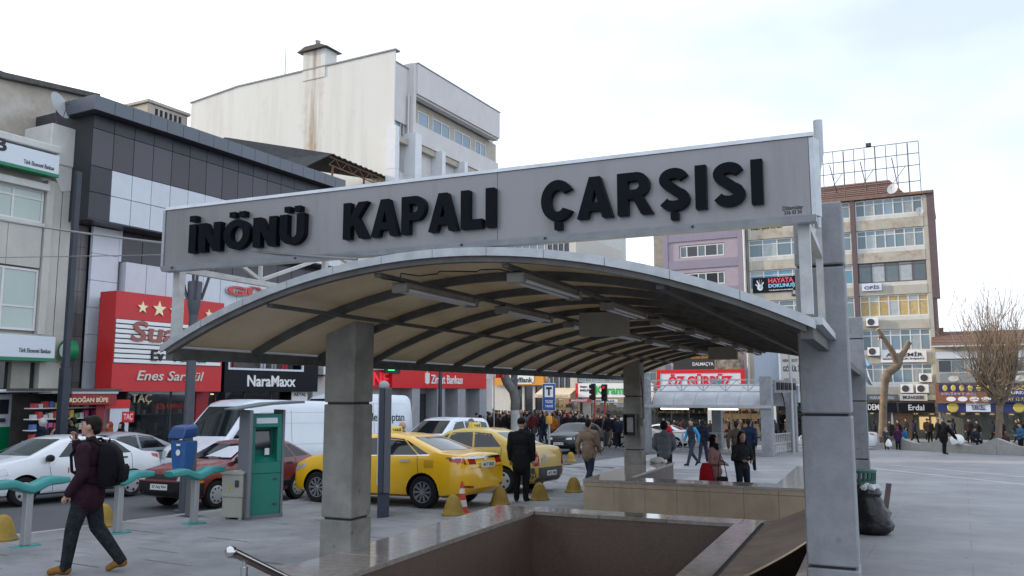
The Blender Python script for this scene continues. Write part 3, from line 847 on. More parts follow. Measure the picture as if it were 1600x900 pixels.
boxp(am, 'canopy', M_signw, FT, ax0 - 0.3, ax1 + 0.9, az1 + 0.05, az1 + 0.15, -0.6, 0.2, 0.02)
# plaster flue block at the corner and a dish on it
fb = thing('render_block', 'off white rendered block standing at the corner above the bank', 'wall block', FT @ Vector((vT - 0.6, 0.4, zTop)))
b0, b1, bz0, bz1 = 16.84, 18.09, 9.47, 10.85
boxp(fb, 'shaft', M_creamw, FT, b0, b1 + 0.1, bz0, bz1, 0.05, 1.6, 0.03)
MB(FT).prism([(b0 + 0.02, bz0), (b1 + 0.08, bz0), (b1 + 0.08, bz0 - 0.7), (b0 + 0.5, bz0 - 0.9)], 0.1, 0.9).build('corbel', M_creamw, fb)
def dish(label, fr, x, y, z, r, face):
    t = thing('satellite_dish', label, 'satellite dish', fr @ Vector((x, y, z - r)))
    Mx = Matrix.Translation((x, y, z)) @ Matrix.Rotation(face, 4, 'Z') @ Matrix.Rotation(RAD(70), 4, 'X')
    mb = MB(fr); rings = []
    for k in range(6):
        rr = r * max(k, 0.02) / 5
        rings.append([Mx @ Vector((rr*math.cos(a*math.pi/10), rr*1.08*math.sin(a*math.pi/10), 0.25*rr*rr/r)) for a in range(20)])
    mb.loft(rings, 0, False).build('reflector', mat('dish grey', (0.42, 0.44, 0.46), 0.4, var=0.1), t, smooth=60)
    MB(fr).tube([(x, y, z - r*1.3), (x, y + 0.05, z - 0.05)], 0.025, 8).build('mast', M_rib, t)
    mb = MB(fr); mb.tube([Mx @ Vector((0, -r, 0.2*r)), Mx @ Vector((0, -0.1, 0.75*r))], 0.012, 6); mb.box(*(lambda p: (p.x-.03, p.x+.03, p.y-.05, p.y+.05, p.z-.03, p.z+.03))(Mx @ Vector((0, -0.05, 0.8*r)))).build('feed_arm', M_rib, t)
    return t
dx, dz = 17.01, 11.48
dish('grey satellite dish on the rendered block left of the dark building', FT, dx, 0.1, dz, 0.45, RAD(20))
# ---- old plastered house rising behind
UO = -29.0; FO = SF(UO)
xo1, zo1 = 19.89, 13.06; xo0, zo0 = 16.32, 12.69
ob = thing('plaster_building', 'old house with patchy brown plaster wall above the bank', 'building', base_at(FO, 6, 4))
MB(FO).prism([(-30, -3), (xo1, -3), (xo1, zo1), (xo0, zo0 - 0.05), (-30, zo0 + 3)], 0.0, 9).build('wall', M_plaster, ob)
MB(FO).prism([(xo1 + 0.1, zo1), (xo1 + 0.1, zo1 + 0.18), (xo0, zo0 + 0.15), (-30, zo0 + 3.2), (-30, zo0 + 3.0), (xo0, zo0 - 0.04)], -0.25, 9.2).build('roof_edge', M_roofdark, ob)
c0, c1, cz0, cz1 = 16.65, 17.29, 12.81, 13.07
boxp(ob, 'chimney', M_plaster, FO, c0, c1, cz0 - 0.8, cz1, 0.3, 1.3, 0.03)

# ---- dark clad shop building
UD = -25.7; FD = SF(UD)
xA, _z = 17.68, 9.85; xZ = 30.8
zc1 =  11.76; zc0 =  11.25
zr = [ 7.63,  8.55,  9.46,  10.77, zc0]
db = thing('dark_shop_building', 'shop building clad in dark glass and white panels with projecting upper floors', 'building', base_at(FD, 10, 4))
boxp(db, 'wall', M_dkpanel, FD, xA + 0.02, xZ, zr[0] + 0.04, zc1 - 0.1, 0.12, 11)
boxp(db, 'lower_wall', M_dkpanel, FD, vT + 0.02, xZ, -3.2, zr[0], 1.25, 11)
ncol = 16
cols = lin(xA, xZ, ncol)
def facem(i, j):
    if j in (0, 1): return M_dkpanel if i == 0 else M_whpanel
    if j == 2: return M_dkglass
    return M_dkpanel
grid(db, 'facade_panel', facem, FD, cols, zr, 0.0, 0.11, 0.012, skip=lambda i, j: j == 2 and i == 13)
MB(FD).add([(cols[13] + 0.02, 0, zr[3] - 0.02), (cols[14] - 0.02, 0, zr[3] - 0.02), (cols[14] - 0.02, -0.45, zr[2] + 0.1), (cols[13] + 0.02, -0.45, zr[2] + 0.1),
            (cols[13] + 0.02, 0.03, zr[3] - 0.02), (cols[14] - 0.02, 0.03, zr[3] - 0.02), (cols[14] - 0.02, -0.42, zr[2] + 0.1), (cols[13] + 0.02, -0.42, zr[2] + 0.1)],
           [(0, 1, 2, 3), (4, 7, 6, 5), (0, 4, 5, 1), (1, 5, 6, 2), (2, 6, 7, 3), (3, 7, 4, 0)]).build('open_window', M_dkglass, db)
boxp(db, 'window_gap', M_dark, FD, cols[13] + 0.01, cols[14] - 0.01, zr[2], zr[3], 0.09, 0.118)
# left end of the projecting floors
MB(FD).box(xA - 0.0, xA + 0.018, 0.02, 1.3, zr[0], zc0).build('end_panel', mat('charcoal end wall', (0.028, 0.029, 0.034), 0.45, var=0.1), db)
boxp(db, 'soffit', M_dkpanel, FD, xA, xZ, zr[0] - 0.04, zr[0] + 0.03, 0.02, 1.1)
# cornice in panels
ncs = 18
ccols = lin(17.38, 30.44, ncs)
grid(db, 'cornice_panel', mat('slate cornice panel', (0.105, 0.118, 0.14), 0.35, 0.2, rnd=0.06), FD, ccols, [zc0, zc1], -0.5, -0.44, 0.008)
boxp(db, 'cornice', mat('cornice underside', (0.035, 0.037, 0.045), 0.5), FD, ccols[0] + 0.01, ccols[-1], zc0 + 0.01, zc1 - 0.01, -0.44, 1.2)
MB(FD).box(ccols[0] - 0.05, ccols[0] + 0.005, -0.5, 1.25, zc0, zc1).build('cornice_end', mat('slate cornice panel', (0, 0, 0)), db)
# recessed storey under the projection
FL = SF(-26.6)
ve = 19.71; ze0 =  6.45
zf0 =  5.37
ecols = lin(ve, ve + 0.88 * 14, 14)
grid(db, 'window_panel', M_dkglass, FL, ecols, [ze0, zr[0] - 0.05], 0.0, 0.1, 0.014)
grid(db, 'facade_panel', M_whpanel, FL, ecols, [zf0 - 0.6, ze0], -0.3, 0.1, 0.012)
boxp(db, 'mullion', M_whpanel, FL, ve - 0.12, ve - 0.02, ze0, zr[0] - 0.05, -0.05, 0.1)
vp0, vp1 = 18.53, 19.09
zz = lin(-1.0, zr[0] - 0.06, 9)
grid(db, 'pilaster_panel', M_whpanel, FL, [vp0, vp1 + 0.5, ve - 0.13], zz, -0.04, 0.09, 0.008, skip=lambda i, j: i == 1 and j < 5)
vq0 = 17.97
grid(db, 'wall_tile', M_brpanel, FL, lin(vq0, vp0, 2), lin(-1.0, zr[0] - 0.06, 11), 0.2, 0.3, 0.006)

# ---- red shop sign box
UR = -25.0; FR = SF(UR)
rx0, rx1 = 18.44, 23.16
rz1, rz0 =  5.19,  1.79
ss = thing('shop_sign', 'big red shop sign box with white stripes and five gold stars', 'sign', FR @ Vector(((rx0 + rx1)/2, 0.5, rz0)))
boxp(ss, 'box', M_red, FR, rx0, rx1, rz0, rz1, 0.0, 0.85, 0.01)
boxp(ss, 'backing', M_dkpanel, FR, rx0 + 0.5, rx1, rz0 + 0.1, rz1 - 0.1, 0.85, 1.6)
sz1, sz0 =  4.25,  2.75
boxp(ss, 'stripe_field', M_ink, FR, rx0 + 0.02, rx1 - 0.12, sz0, sz1, -0.02, 0.0)
ns = 9
for i in range(ns):
    a = sz0 + (sz1 - sz0) * (i + 0.0) / ns
    boxp(ss, 'stripe', M_whitel, FR, rx0 + 0.02, rx1 - 0.12, a + 0.02, a + (sz1 - sz0) / ns * 0.86, -0.045, -0.021)
def star(root, m, fr, x, z, r, y):
    poly = []
    for k in range(10):
        a = math.pi/2 + k*math.pi/5; q_ = r if k % 2 == 0 else r*0.42
        poly.append((x + q_*math.cos(a), z + q_*math.sin(a)))
    MB(fr).prism(poly, y - 0.05, y).build('star', m, root)
for px, r in ((219, 0.22), (243, 0.29), (266, 0.24), (296, 0.22), (321, 0.19)):
    t_ = (px - 183) / (348 - 183)
    star(ss, M_gold, FR, rx0 + (rx1 - rx0) * t_, (rz1 + sz1) / 2 - 0.02, r, -0.001)
M_rust = mat('rust red letter', (0.30, 0.10, 0.085), 0.5)
M_silver = mat('silver letter', (0.55, 0.52, 0.47), 0.3, 0.5)
lettering(ss, 'Suaş', M_rust, FR, 19.04, 21.67, sz0 + (sz1 - sz0)*0.38, sz0 + (sz1 - sz0)*0.98, -0.046, 0.05, shear=0.1, bold=0.02)
lettering(ss, 'Ev  Tekstil', M_ink, FR, 19.89, 22.31, sz0 + 0.12, sz0 + (sz1 - sz0)*0.33, -0.046, 0.05, bold=0.02)
lettering(ss, 'Enes Sarıgül', M_silver, FR, 19.37, 22.27, rz0 + (sz0 - rz0)*0.3, rz0 + (sz0 - rz0)*0.76, -0.001, 0.05, shear=0.25, bold=0.012)
# red letters on the white band
gl = thing('channel_letters', 'red channel letters on the white panels beside the red shop sign', 'lettering', FR @ Vector((25.26, 5.41)[:1] + (0.6,  5.3)))
gx0, gx1, gz0_, gz1_ = 24.38, 29.21, 5.64, 6.21
lettering(gl, 'GÜNEŞ', mat('pale letter edge', (0.5, 0.52, 0.55), 0.4), FL, gx0 - 0.05, gx1 + 0.05, gz0_ - 0.04, gz1_ + 0.04, -0.31, 0.08, 'letter_backs', 0.05)
lettering(gl, 'GÜNEŞ', mat('coral red letter', (0.55, 0.06, 0.05), 0.4), FL, gx0, gx1, gz0_, gz1_, -0.391, 0.06, 'letters', 0.035)

# ---- ground floor shops of the dark building
FG = SF(-26.0)
def mannequin(root, fr, x, y, z, m, s=1.0):
    mb = MB(fr)
    mb.lathe([(0.02, 0), (0.10*s, 0.02), (0.09*s, 0.45*s), (0.13*s, 0.8*s), (0.19*s, 1.3*s), (0.17*s, 1.36*s), (0.05*s, 1.4*s), (0.05*s, 1.46*s), (0.09*s, 1.53*s), (0.09*s, 1.62*s), (0.03*s, 1.7*s)], 10, Matrix.Translation((x, y, z)) @ Matrix.Scale(0.7, 4, (0, 1, 0)))
    mb.build('mannequin', m, root, smooth=50)
def shop(name, label, fr, x0, x1, z0, z1, seed, lit=0.5, posts=()):
    r = thing(name, label, 'shop front', fr @ Vector(((x0 + x1)/2, 0.5, z0)))
    rg = random.Random(seed)
    boxp(r, 'back_wall', M_warmdim if lit > 0.6 else M_shopdark, fr, x0, x1, z0, z1, 1.3, 1.35)  # bright and dim copies of one wall
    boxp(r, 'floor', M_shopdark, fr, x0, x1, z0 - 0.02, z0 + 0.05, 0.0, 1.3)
    n = max(2, int((x1 - x0) / 0.28))
    cm = [mat('goods %d' % i, c, 0.6) for i, c in enumerate([(0.45, 0.4, 0.33), (0.3, 0.06, 0.05), (0.08, 0.1, 0.2), (0.5, 0.48, 0.45), (0.2, 0.15, 0.1), (0.4, 0.3, 0.1), (0.12, 0.2, 0.12)])]
    for row in range(3):
        zz_ = z0 + 0.35 + row * (z1 - z0 - 0.4) / 3
        boxp(r, 'shelf', M_fit, fr, x0 + 0.05, x1 - 0.05, zz_ - 0.03, zz_, 0.55, 1.2)
        for i in range(n):
            if rg.random() < 0.75:
                a = x0 + 0.1 + (x1 - x0 - 0.3) * i / n
                boxp(r, 'goods', rg.choice(cm), fr, a, a + rg.uniform(0.1, 0.2), zz_, zz_ + rg.uniform(0.12, 0.45), 0.6, rg.uniform(0.8, 1.1))
    nl = max(1, int((x1 - x0) / 1.0))
    if lit > 0.3:
        for i in range(nl):
            a = x0 + (x1 - x0) * (i + 0.5) / nl
            boxp(r, 'lamp', M_warm, fr, a - 0.16, a + 0.16, z1 - 0.12, z1 - 0.07, 0.3, 0.75)
    M_shopglass = bpy.data.materials.get('shop glass')
    if not M_shopglass:
        M_shopglass = bpy.data.materials.new('shop glass'); M_shopglass.use_nodes = True
        nt = M_shopglass.node_tree; gl_ = nt.nodes.new('ShaderNodeBsdfGlossy'); gl_.inputs['Roughness'].default_value = 0.03
        tr_ = nt.nodes.new('ShaderNodeBsdfTransparent'); tr_.inputs[0].default_value = (0.75, 0.78, 0.78, 1)
        mx_ = nt.nodes.new('ShaderNodeMixShader'); fz = nt.nodes.new('ShaderNodeFresnel'); fz.inputs[0].default_value = 1.5
        nt.links.new(fz.outputs[0], mx_.inputs[0]); nt.links.new(tr_.outputs[0], mx_.inputs[1]); nt.links.new(gl_.outputs[0], mx_.inputs[2])
        nt.links.new(mx_.outputs[0], nt.nodes['Material Output'].inputs[0])
    npn = max(1, round((x1 - x0) / 1.6))
    for i in range(npn):
        a = x0 + (x1 - x0) * i / npn; b = x0 + (x1 - x0) * (i + 1) / npn
        boxp(r, 'pane', M_shopglass, fr, a + 0.04, b - 0.04, z0 + 0.05, z1, 0.02, 0.03)
        boxp(r, 'frame_post', M_boxm, fr, a - 0.035, a + 0.035, z0, z1, 0.0, 0.06)
    return r
gzl = lambda fr, x, y=0: (lambda p: gz(p.x, p.y))(fr @ Vector((x, y, 0)))
v0, v1 = 19.85, 23.58
sh = shop('textile_shop', 'dim textile shop window with mannequins under the red sign', FG, v0, v1, gzl(FG, v0), rz0, 3, 0.1)
for i, (px, s) in enumerate(((268, 1.0), (276, 0.7), (225, 0.9))):
    x = v0 + (v1 - v0) * (px - 198) / 130
    mannequin(sh, FG, x, 0.35, gzl(FG, x) + 0.1, mat('mannequin %d' % i, ((0.05, 0.08, 0.17), (0.3, 0.3, 0.31), (0.2, 0.18, 0.16))[i], 0.7), s)
lettering(sh, 'TAÇ', M_gold, FG, *(19.97, 20.81, 1.49, 1.75)[:2], rz0 - 0.45, rz0 - 0.08, -0.02, 0.05)
lettering(sh, 'ÖZEL KAMPANYA', mat('red sticker', (0.5, 0.03, 0.03), 0.5), FG, *(21.07, 22.4, 1.17, 1.37)[:2], rz0 - 0.62, rz0 - 0.4, 0.015, 0.01)
boxp(sh, 'red_pier', M_redd, FG, 22.8, 23.39, gzl(FG, v1), rz0, -0.1, 0.3)
# black fascia shop
FN = SF(-25.4)
nx0, nx1 = 23.68, 29.1
nz1, nz0 =  4.09,  1.79
nm = thing('shop_sign', 'black shop fascia with white lettering and display window above', 'sign', FN @ Vector(((nx0+nx1)/2, 0.3, nz0)))
wx0, wx1, wz0_, wz1_ = 23.92, 28.06, 2.74, 3.6
wz1_ = nz1 - 0.15
boxp(nm, 'fascia', M_blackp, FN, nx0, nx1, nz0, wz0_ - 0.08, 0.0, 0.6)
boxp(nm, 'fascia_side', M_blackp, FN, nx0, wx0 - 0.08, wz0_ - 0.08, nz1, 0.0, 0.6)
boxp(nm, 'fascia_side', M_blackp, FN, wx1 + 0.08, nx1, wz0_ - 0.08, nz1, 0.0, 0.6)
mb = MB(FN)
mb.box(wx0 - 0.08, wx1 + 0.08, -0.03, 0.05, wz0_ - 0.08, wz0_); mb.box(wx0 - 0.08, wx1 + 0.08, -0.03, 0.05, wz1_, wz1_ + 0.08); mb.box(wx0 - 0.08, wx0, -0.03, 0.05, wz0_, wz1_); mb.box(wx1, wx1 + 0.08, -0.03, 0.05, wz0_, wz1_)
mb.build('window_frame', M_signw, nm)
boxp(nm, 'display_back', mat('display wall', (0.10, 0.09, 0.085), 0.8, var=0.4, vscale=2), FN, wx0, wx1, wz0_, wz1_, 0.9, 0.95)
for i, (t_, m_) in enumerate(((0.53, (0.45, 0.47, 0.5)), (0.84, (0.5, 0.03, 0.02)), (0.12, (0.25, 0.05, 0.05)), (0.68, (0.3, 0.3, 0.3)))):
    x = wx0 + (wx1 - wx0) * t_
    mb = MB(FN); mb.tube([(x - 0.09, 0.4, wz0_ + 0.02), (x - 0.06, 0.4, wz0_ + 0.9)], [0.05, 0.09], 8); mb.tube([(x + 0.09, 0.4, wz0_ + 0.02), (x + 0.06, 0.4, wz0_ + 0.9)], [0.05, 0.09], 8)
    mb.build('trousers_on_display', mat('display cloth %d' % i, m_, 0.8), nm, smooth=50)
lettering(nm, 'NaraMaxx', M_whitel, FN, 24.87, 27.65,  2.0,  2.46, -0.001, 0.03, bold=0.02)
v0, v1 = 23.83, 28.4
sh2 = shop('clothes_shop', 'warmly lit clothes shop window under the black fascia', FG, v0, v1, gzl(FG, v0), nz0, 8, 0.8)
pl = thing('hanging_sign', 'small white lettered plate beside the lit clothes shop', 'sign', FG @ Vector((v1 + 0.5, -0.3, nz0 - 0.5)))
px0, px1, pz0, pz1 = 27.76, 28.75, 1.4, 1.8
boxp(pl, 'plate', M_whitel, FG, px0, px1, pz0, pz1, -0.34, -0.3)
lettering(pl, 'ARTAL', M_ink, FG, px0 + 0.1, px1 - 0.1, pz0 + 0.2, pz1 - 0.05, -0.341, 0.01)
# corrugated shed roof and vent block on top
M_corr = mat('blackened corrugated sheet', (0.035, 0.034, 0.036), 0.75, var=0.3, vscale=4)
M_rusty = mat('rusty steel', (0.17, 0.085, 0.05), 0.8, var=0.3, vscale=5)
FC = SF(-27.0)
kx0, kz0 = 29.31, 12.33; kx1, kz1 = 36.57, 14.85
rf = thing('shed_roof', 'black corrugated shed roof on rusty lattice girders above the dark building', 'roof', FC @ Vector((kx0 + 2, 2, kz0 - 2)))
px, pz = 31.47, 13.57; ex, ez = 37.09, 13.4; lx, lz = 28.96, 12.43
mb = MB(FC)
nn = 26; top = []; 
for i in range(nn + 1):
    t = i / nn
    wv = 0.05 if i % 2 else -0.05
    top.append(((px + (ex - px) * t), 0.0, pz + (ez - pz) * t + wv)); top.append((px + (ex - px) * t - 3.2, 4.0, pz + (ez - pz) * t + 0.55 + wv))
fs = [(2*i, 2*i + 2, 2*i + 3, 2*i + 1) for i in range(nn)]
mb.add(top, fs); mb.add([(a, b, c - 0.03) for a, b, c in top], [tuple(reversed(f)) for f in fs])
mb.build('sheeting', M_corr, rf)
mb = MB(FC); mb.add([(px, 0, pz), (px - 3.2, 4, pz + 0.55), (lx - 3, 4, lz - 0.5), (lx, 0, lz - 0.35), (px, 0, pz - 0.04), (px - 3.2, 4, pz + 0.5), (lx - 3, 4, lz - 0.55), (lx, 0, lz - 0.4)], [(0, 1, 2, 3), (4, 7, 6, 5), (0, 3, 7, 4), (1, 5, 6, 2), (0, 4, 5, 1), (3, 2, 6, 7)]).build('sheeting', M_corr, rf)
mb = MB(FC)
for t in range(12):
    a = t / 12; b = (t + 1) / 12
    P0 = Vector((px + (ex - px)*a, 0.15, pz + (ez - pz)*a - 0.12)); P1 = Vector((px + (ex - px)*b, 0.15, pz + (ez - pz)*b - 0.12))
    Q0 = P0 - Vector((0, 0, 0.42)); Q1 = P1 - Vector((0, 0, 0.42))
    mb.bar(P0, P1, 0.05); mb.bar(Q0, Q1, 0.05); mb.bar(P0 if t % 2 else Q0, Q1 if t % 2 else P1, 0.03)
mb.build('lattice_girder', M_rusty, rf)
for t in (0.05, 0.5, 0.95):
    x = px + (ex - px)*t; z = pz + (ez - pz)*t
    MB(FC).box(x - 0.04, x + 0.04, 0.12, 0.2, zc0, z - 0.5).build('post', M_rusty, rf)
FV = SF(-29.5)
a0, a1, b0_, b1_ = 22.73, 24.79, 13.36, 13.89
vb = thing('vent_block', 'beige rendered vent block with a row of slots on the dark roof', 'chimney', FV @ Vector(((a0 + a1)/2, 1, b0_ - 1)))
boxp(vb, 'shaft', M_plaster, FV, a0, a1, b0_ - 2.5, b1_, 0, 2.2, 0.03)
boxp(vb, 'cap', M_plaster, FV, a0 - 0.08, a1 + 0.08, b1_, b1_ + 0.14, -0.08, 2.3, 0.02)
for i in range(6):
    x = a0 + 0.35 + i * (a1 - a0 - 0.6) / 6
    boxp(vb, 'slot', M_dark, FV, x, x + 0.14, b1_ - 0.45, b1_ - 0.15, -0.004, 0.05)

# ---- tall white building
UW = -26.6; FW = SF(UW)
wA = 36.17; wZ = 48.07
zt =  20.61; zt2 =  20.39
wb = thing('white_office_building', 'tall white building with a stained blank side wall and grey banded front', 'building', base_at(FW, wA + 5, 5))
M_wwall = bpy.data.materials.new('white render with rust runs'); M_wwall.use_nodes = True
def white_wall():
    nt = M_wwall.node_tree; N = nt.nodes.new; L = nt.links.new; b = nt.nodes['Principled BSDF']; b.inputs['Roughness'].default_value = 0.85
    geo = N('ShaderNodeNewGeometry'); mp = N('ShaderNodeMapping'); mp.inputs['Scale'].default_value = (0.9, 0.9, 0.07); L(geo.outputs['Position'], mp.inputs[0])
    n1 = N('ShaderNodeTexNoise'); n1.inputs['Scale'].default_value = 1.2; n1.inputs['Detail'].default_value = 8; n1.inputs['Roughness'].default_value = 0.7; L(mp.outputs[0], n1.inputs[0])
    r1 = N('ShaderNodeMapRange'); r1.inputs[1].default_value = 0.45; r1.inputs[2].default_value = 0.75; r1.inputs[4].default_value = 0.55; L(n1.outputs[0], r1.inputs[0])
    m1 = N('ShaderNodeMix'); m1.data_type = 'RGBA'; m1.inputs[6].default_value = (0.66, 0.66, 0.63, 1); m1.inputs[7].default_value = (0.47, 0.45, 0.41, 1); L(r1.outputs[0], m1.inputs[0])
    n2 = N('ShaderNodeTexNoise'); n2.inputs['Scale'].default_value = 0.9; n2.inputs['Detail'].default_value = 9; n2.inputs['Roughness'].default_value = 0.75; L(geo.outputs['Position'], n2.inputs[0])
    r2 = N('ShaderNodeMapRange'); r2.inputs[1].default_value = 0.58; r2.inputs[2].default_value = 0.75; r2.inputs[4].default_value = 0.4; L(n2.outputs[0], r2.inputs[0])
    m2 = N('ShaderNodeMix'); m2.data_type = 'RGBA'; L(m1.outputs[2], m2.inputs[6]); m2.inputs[7].default_value = (0.38, 0.37, 0.34, 1); L(r2.outputs[0], m2.inputs[0])
    # a rusty run below the chimney: distance from a vertical line on the wall
    sp = N('ShaderNodeVectorMath'); sp.operation = 'DOT_PRODUCT'; L(geo.outputs['Position'], sp.inputs[0]); sp.inputs[1].default_value = tuple(sB)
    n3 = N('ShaderNodeTexNoise'); n3.inputs['Scale'].default_value = 1.6; n3.inputs['Detail'].default_value = 6; L(geo.outputs['Position'], n3.inputs[0])
    ad = N('ShaderNodeMath'); ad.operation = 'ADD'; L(sp.outputs['Value'], ad.inputs[0])
    sc = N('ShaderNodeMath'); sc.operation = 'MULTIPLY_ADD'; L(n3.outputs[0], sc.inputs[0]); sc.inputs[1].default_value = 1.1; sc.inputs[2].default_value = -0.55; L(sc.outputs[0], ad.inputs[1])
    sb = N('ShaderNodeMath'); sb.operation = 'SUBTRACT'; L(ad.outputs[0], sb.inputs[0]); sb.inputs[1].default_value = CHU
    ab = N('ShaderNodeMath'); ab.operation = 'ABSOLUTE'; L(sb.outputs[0], ab.inputs[0])
    r3_ = N('ShaderNodeMapRange'); r3_.inputs[1].default_value = 0.1; r3_.inputs[2].default_value = 0.85; r3_.inputs[3].default_value = 0.85; r3_.inputs[4].default_value = 0.0; L(ab.outputs[0], r3_.inputs[0])
    n4 = N('ShaderNodeTexNoise'); n4.inputs['Scale'].default_value = 3.2; n4.inputs['Detail'].default_value = 6; L(mp.outputs[0], n4.inputs[0])
    r4 = N('ShaderNodeMapRange'); r4.inputs[1].default_value = 0.38; r4.inputs[2].default_value = 0.66; L(n4.outputs[0], r4.inputs[0])
    mu = N('ShaderNodeMath'); mu.operation = 'MULTIPLY'; L(r3_.outputs[0], mu.inputs[0]); L(r4.outputs[0], mu.inputs[1])
    m3 = N('ShaderNodeMix'); m3.data_type = 'RGBA'; L(m2.outputs[2], m3.inputs[6]); m3.inputs[7].default_value = (0.27, 0.17, 0.09, 1); L(mu.outputs[0], m3.inputs[0])
    L(m3.outputs[2], b.inputs['Base Color'])

CHU = -32.4
white_wall()
FS_ = EF(wA)
M_greyb = mat('warm grey render', (0.60, 0.58, 0.565), 0.8, var=0.05, vscale=1.2, dirt=(0.48, 0.46, 0.45), dscale=0.9, damt=0.3, streak=True)
M_fin = mat('white marble fin', (0.66, 0.68, 0.70), 0.4, var=0.05)
M_blind = mat('cream blind', (0.42, 0.38, 0.31), 0.7, var=0.1)
boxp(wb, 'wall', M_greyb, FW, wA + 0.0, wZ, -3.5, 20.3, 0.55, 16)
MB(FS_).prism([(-26.62, -3.5), (-26.62, 20.62), (-38.6, 20.62), (-42.7, 20.25), (-42.7, -3.5)], -0.08, 0.0).build('side_wall', M_wwall, wb)
MB(FS_).prism([(-26.55, 20.62), (-26.55, 20.70), (-38.6, 20.70), (-42.8, 20.33), (-42.8, 20.25), (-38.6, 20.62)], -0.14, 0.3).build('side_coping', mat('grey coping', (0.25, 0.25, 0.25), 0.7), wb)
# chimney on the side wall
ch = boxp(wb, 'chimney', M_wwall, FS_, -33.3, -31.6, 20.0, 21.75, -0.12, 0.9)
M_tar = mat('sooty metal', (0.05, 0.045, 0.042), 0.7)
MB(FS_).prism([(-33.6, 21.75), (-31.3, 21.75), (-31.9, 22.0), (-33.0, 22.0)], -0.35, 1.1).build('chimney_cap', M_tar, ch)
MB(FS_).tube([(-32.6, 0.3, 22.0), (-32.6, 0.3, 22.3), (-32.6, 0.3, 22.5)], [0.12, 0.12, 0.2], 10).build('flue', M_trim, ch)
an = thing('antenna_mast', 'thin antenna mast on the roof of the tall white building', 'antenna', FS_ @ Vector((-35, 0.2, 20.6)))
MB(FS_).tube([(-35.0, 0.2, 20.5), (-35.0, 0.2, 22.5)], [0.03, 0.015], 6).build('mast', M_rib, an)
MB(FS_).tube([(-35.0, 0.2, 22.5), (-35.0, 0.2, 22.95)], 0.008, 6).build('tip', M_rib, an)
# front
FWp = SF(-26.2)
fx0 = 37.72
fz1, fz0 =  20.34,  18.57
gz1, gz0 =  16.89,  15.79
wZp = 47.34
boxp(wb, 'top_band', M_greyb, FWp, fx0, wZp, fz0, fz1, 0.0, 1.0)
boxp(wb, 'top_coping', mat('grey coping', (0, 0, 0)), FWp, fx0 - 0.03, wZp + 0.03, fz1, fz1 + 0.06, -0.04, 1.2)
boxp(wb, 'lower_band', M_greyb, FWp, fx0, wZp, gz0, gz1, 0.12, 1.0)
boxp(wb, 'band_lip', M_greyb, FWp, fx0, wZp, fz0 - 0.12, fz0 - 0.005, 0.12, 0.5)
# window strip of the top storey
xs = [38.74, 39.88, 40.29, 42.21, 42.73, 44.68, 45.24, 46.67]
M_glassw = mat('sky toned window glass', (0.16, 0.24, 0.31), 0.05, rnd=0.2, spec=0.9)  # brightness of the reflected sky is put into the pane colour
for a, b in zip(xs[::2], xs[1::2]):
    window(wb, FW, a, b, gz1 + 0.02, fz0 - 0.55, 0.28, 2 if b - a > 1.2 else 1, None, None, M_glassw, 0.07)
    window(wb, FW, a, b, fz0 - 0.55, fz0 - 0.14, 0.3, 1, None, M_greyb, M_blind, 0.02)
for a, b in zip([fx0] + xs[1::2], xs[::2] + [wZ]):
    boxp(wb, 'pier', M_blind, FW, a + 0.01, b - 0.01, gz1 + 0.01, fz0 - 0.13, 0.3, 0.56)
# left bay
lx0, lx1 = wA, fx0 - 0.25
boxp(wb, 'bay_wall', M_greyb, FW, lx0, lx1, 16.7, 20.0, 0.1, 0.56)
boxp(wb, 'bay_wall', M_greyb, FW, lx0, lx1, 13.9, 15.75, 0.1, 0.56)
boxp(wb, 'bay_coping', mat('grey coping', (0, 0, 0)), FW, lx0 - 0.02, lx1, 20.0, 20.06, 0.05, 0.6)
window(wb, FW, lx0 + 0.25, lx0 + 0.85, 15.8, 17.4, 0.2, 1, None, None, M_glassw, 0.06)
window(wb, FW, lx0 + 1.05, lx1 - 0.1, 15.8, 17.2, 0.2, 1, None, None, M_glassw, 0.06)
boxp(wb, 'corner_post', M_greyb, FW, lx1 + 0.0, fx0, gz0 - 0.1, fz1, -0.3, 0.56)
mb = MB(FW); mb.tube([(lx1 - 0.12, -0.05, fz1 - 1.9), (lx1 - 0.12, -0.05, gz0 - 0.2)], 0.06, 8).build('downpipe', M_greyb, wb, smooth=50)
# storeys with white fins below
zfl = [gz0 - 3.3 * k for k in range(0, 5)]
fins = [35.84, 37.52, 40.13, 42.65, 44.99, wZp - 0.1]
zbase =  2.97
for i, x in enumerate(fins):
    w_ = 0.36 if i != 1 else 0.62
    for za, zb_ in ((gz0 - 2.05, gz0 + (0.35 if i < 2 else 0.0)), (gz0 - 4.2, gz0 - 2.06), (gz0 - 6.4, gz0 - 4.21), (zbase + 0.02, gz0 - 6.41)):
        boxp(wb, 'fin', M_fin, FWp, x - w_/2, x + w_/2, za, zb_, -0.25 if i else -0.02, 0.6)
for k in range(4):
    zt_ = zfl[k] - 0.35; zb_ = zfl[k] - 2.3
    for i in range(len(fins) - 1):
        a, b = fins[i] + 0.34, fins[i+1] - 0.2
        boxp(wb, 'spandrel', M_greyb, FWp, a - 0.12, b + 0.0, zfl[k] - 3.3, zb_, 0.3, 0.9)
        boxp(wb, 'lintel', M_blind, FWp, a - 0.12, b + 0.0, zt_, zfl[k] - 0.01, 0.2, 0.9)
        m_ = (a + b) / 2
        window(wb, FWp, a + 0.1, m_, zb_, zt_, 0.55, 1, None, None, M_glassd if (i + k) % 3 else M_glassw, 0.07)
        boxp(wb, 'reveal', M_greyb, FWp, m_ + 0.02, b, zb_, zt_, 0.5, 0.9)
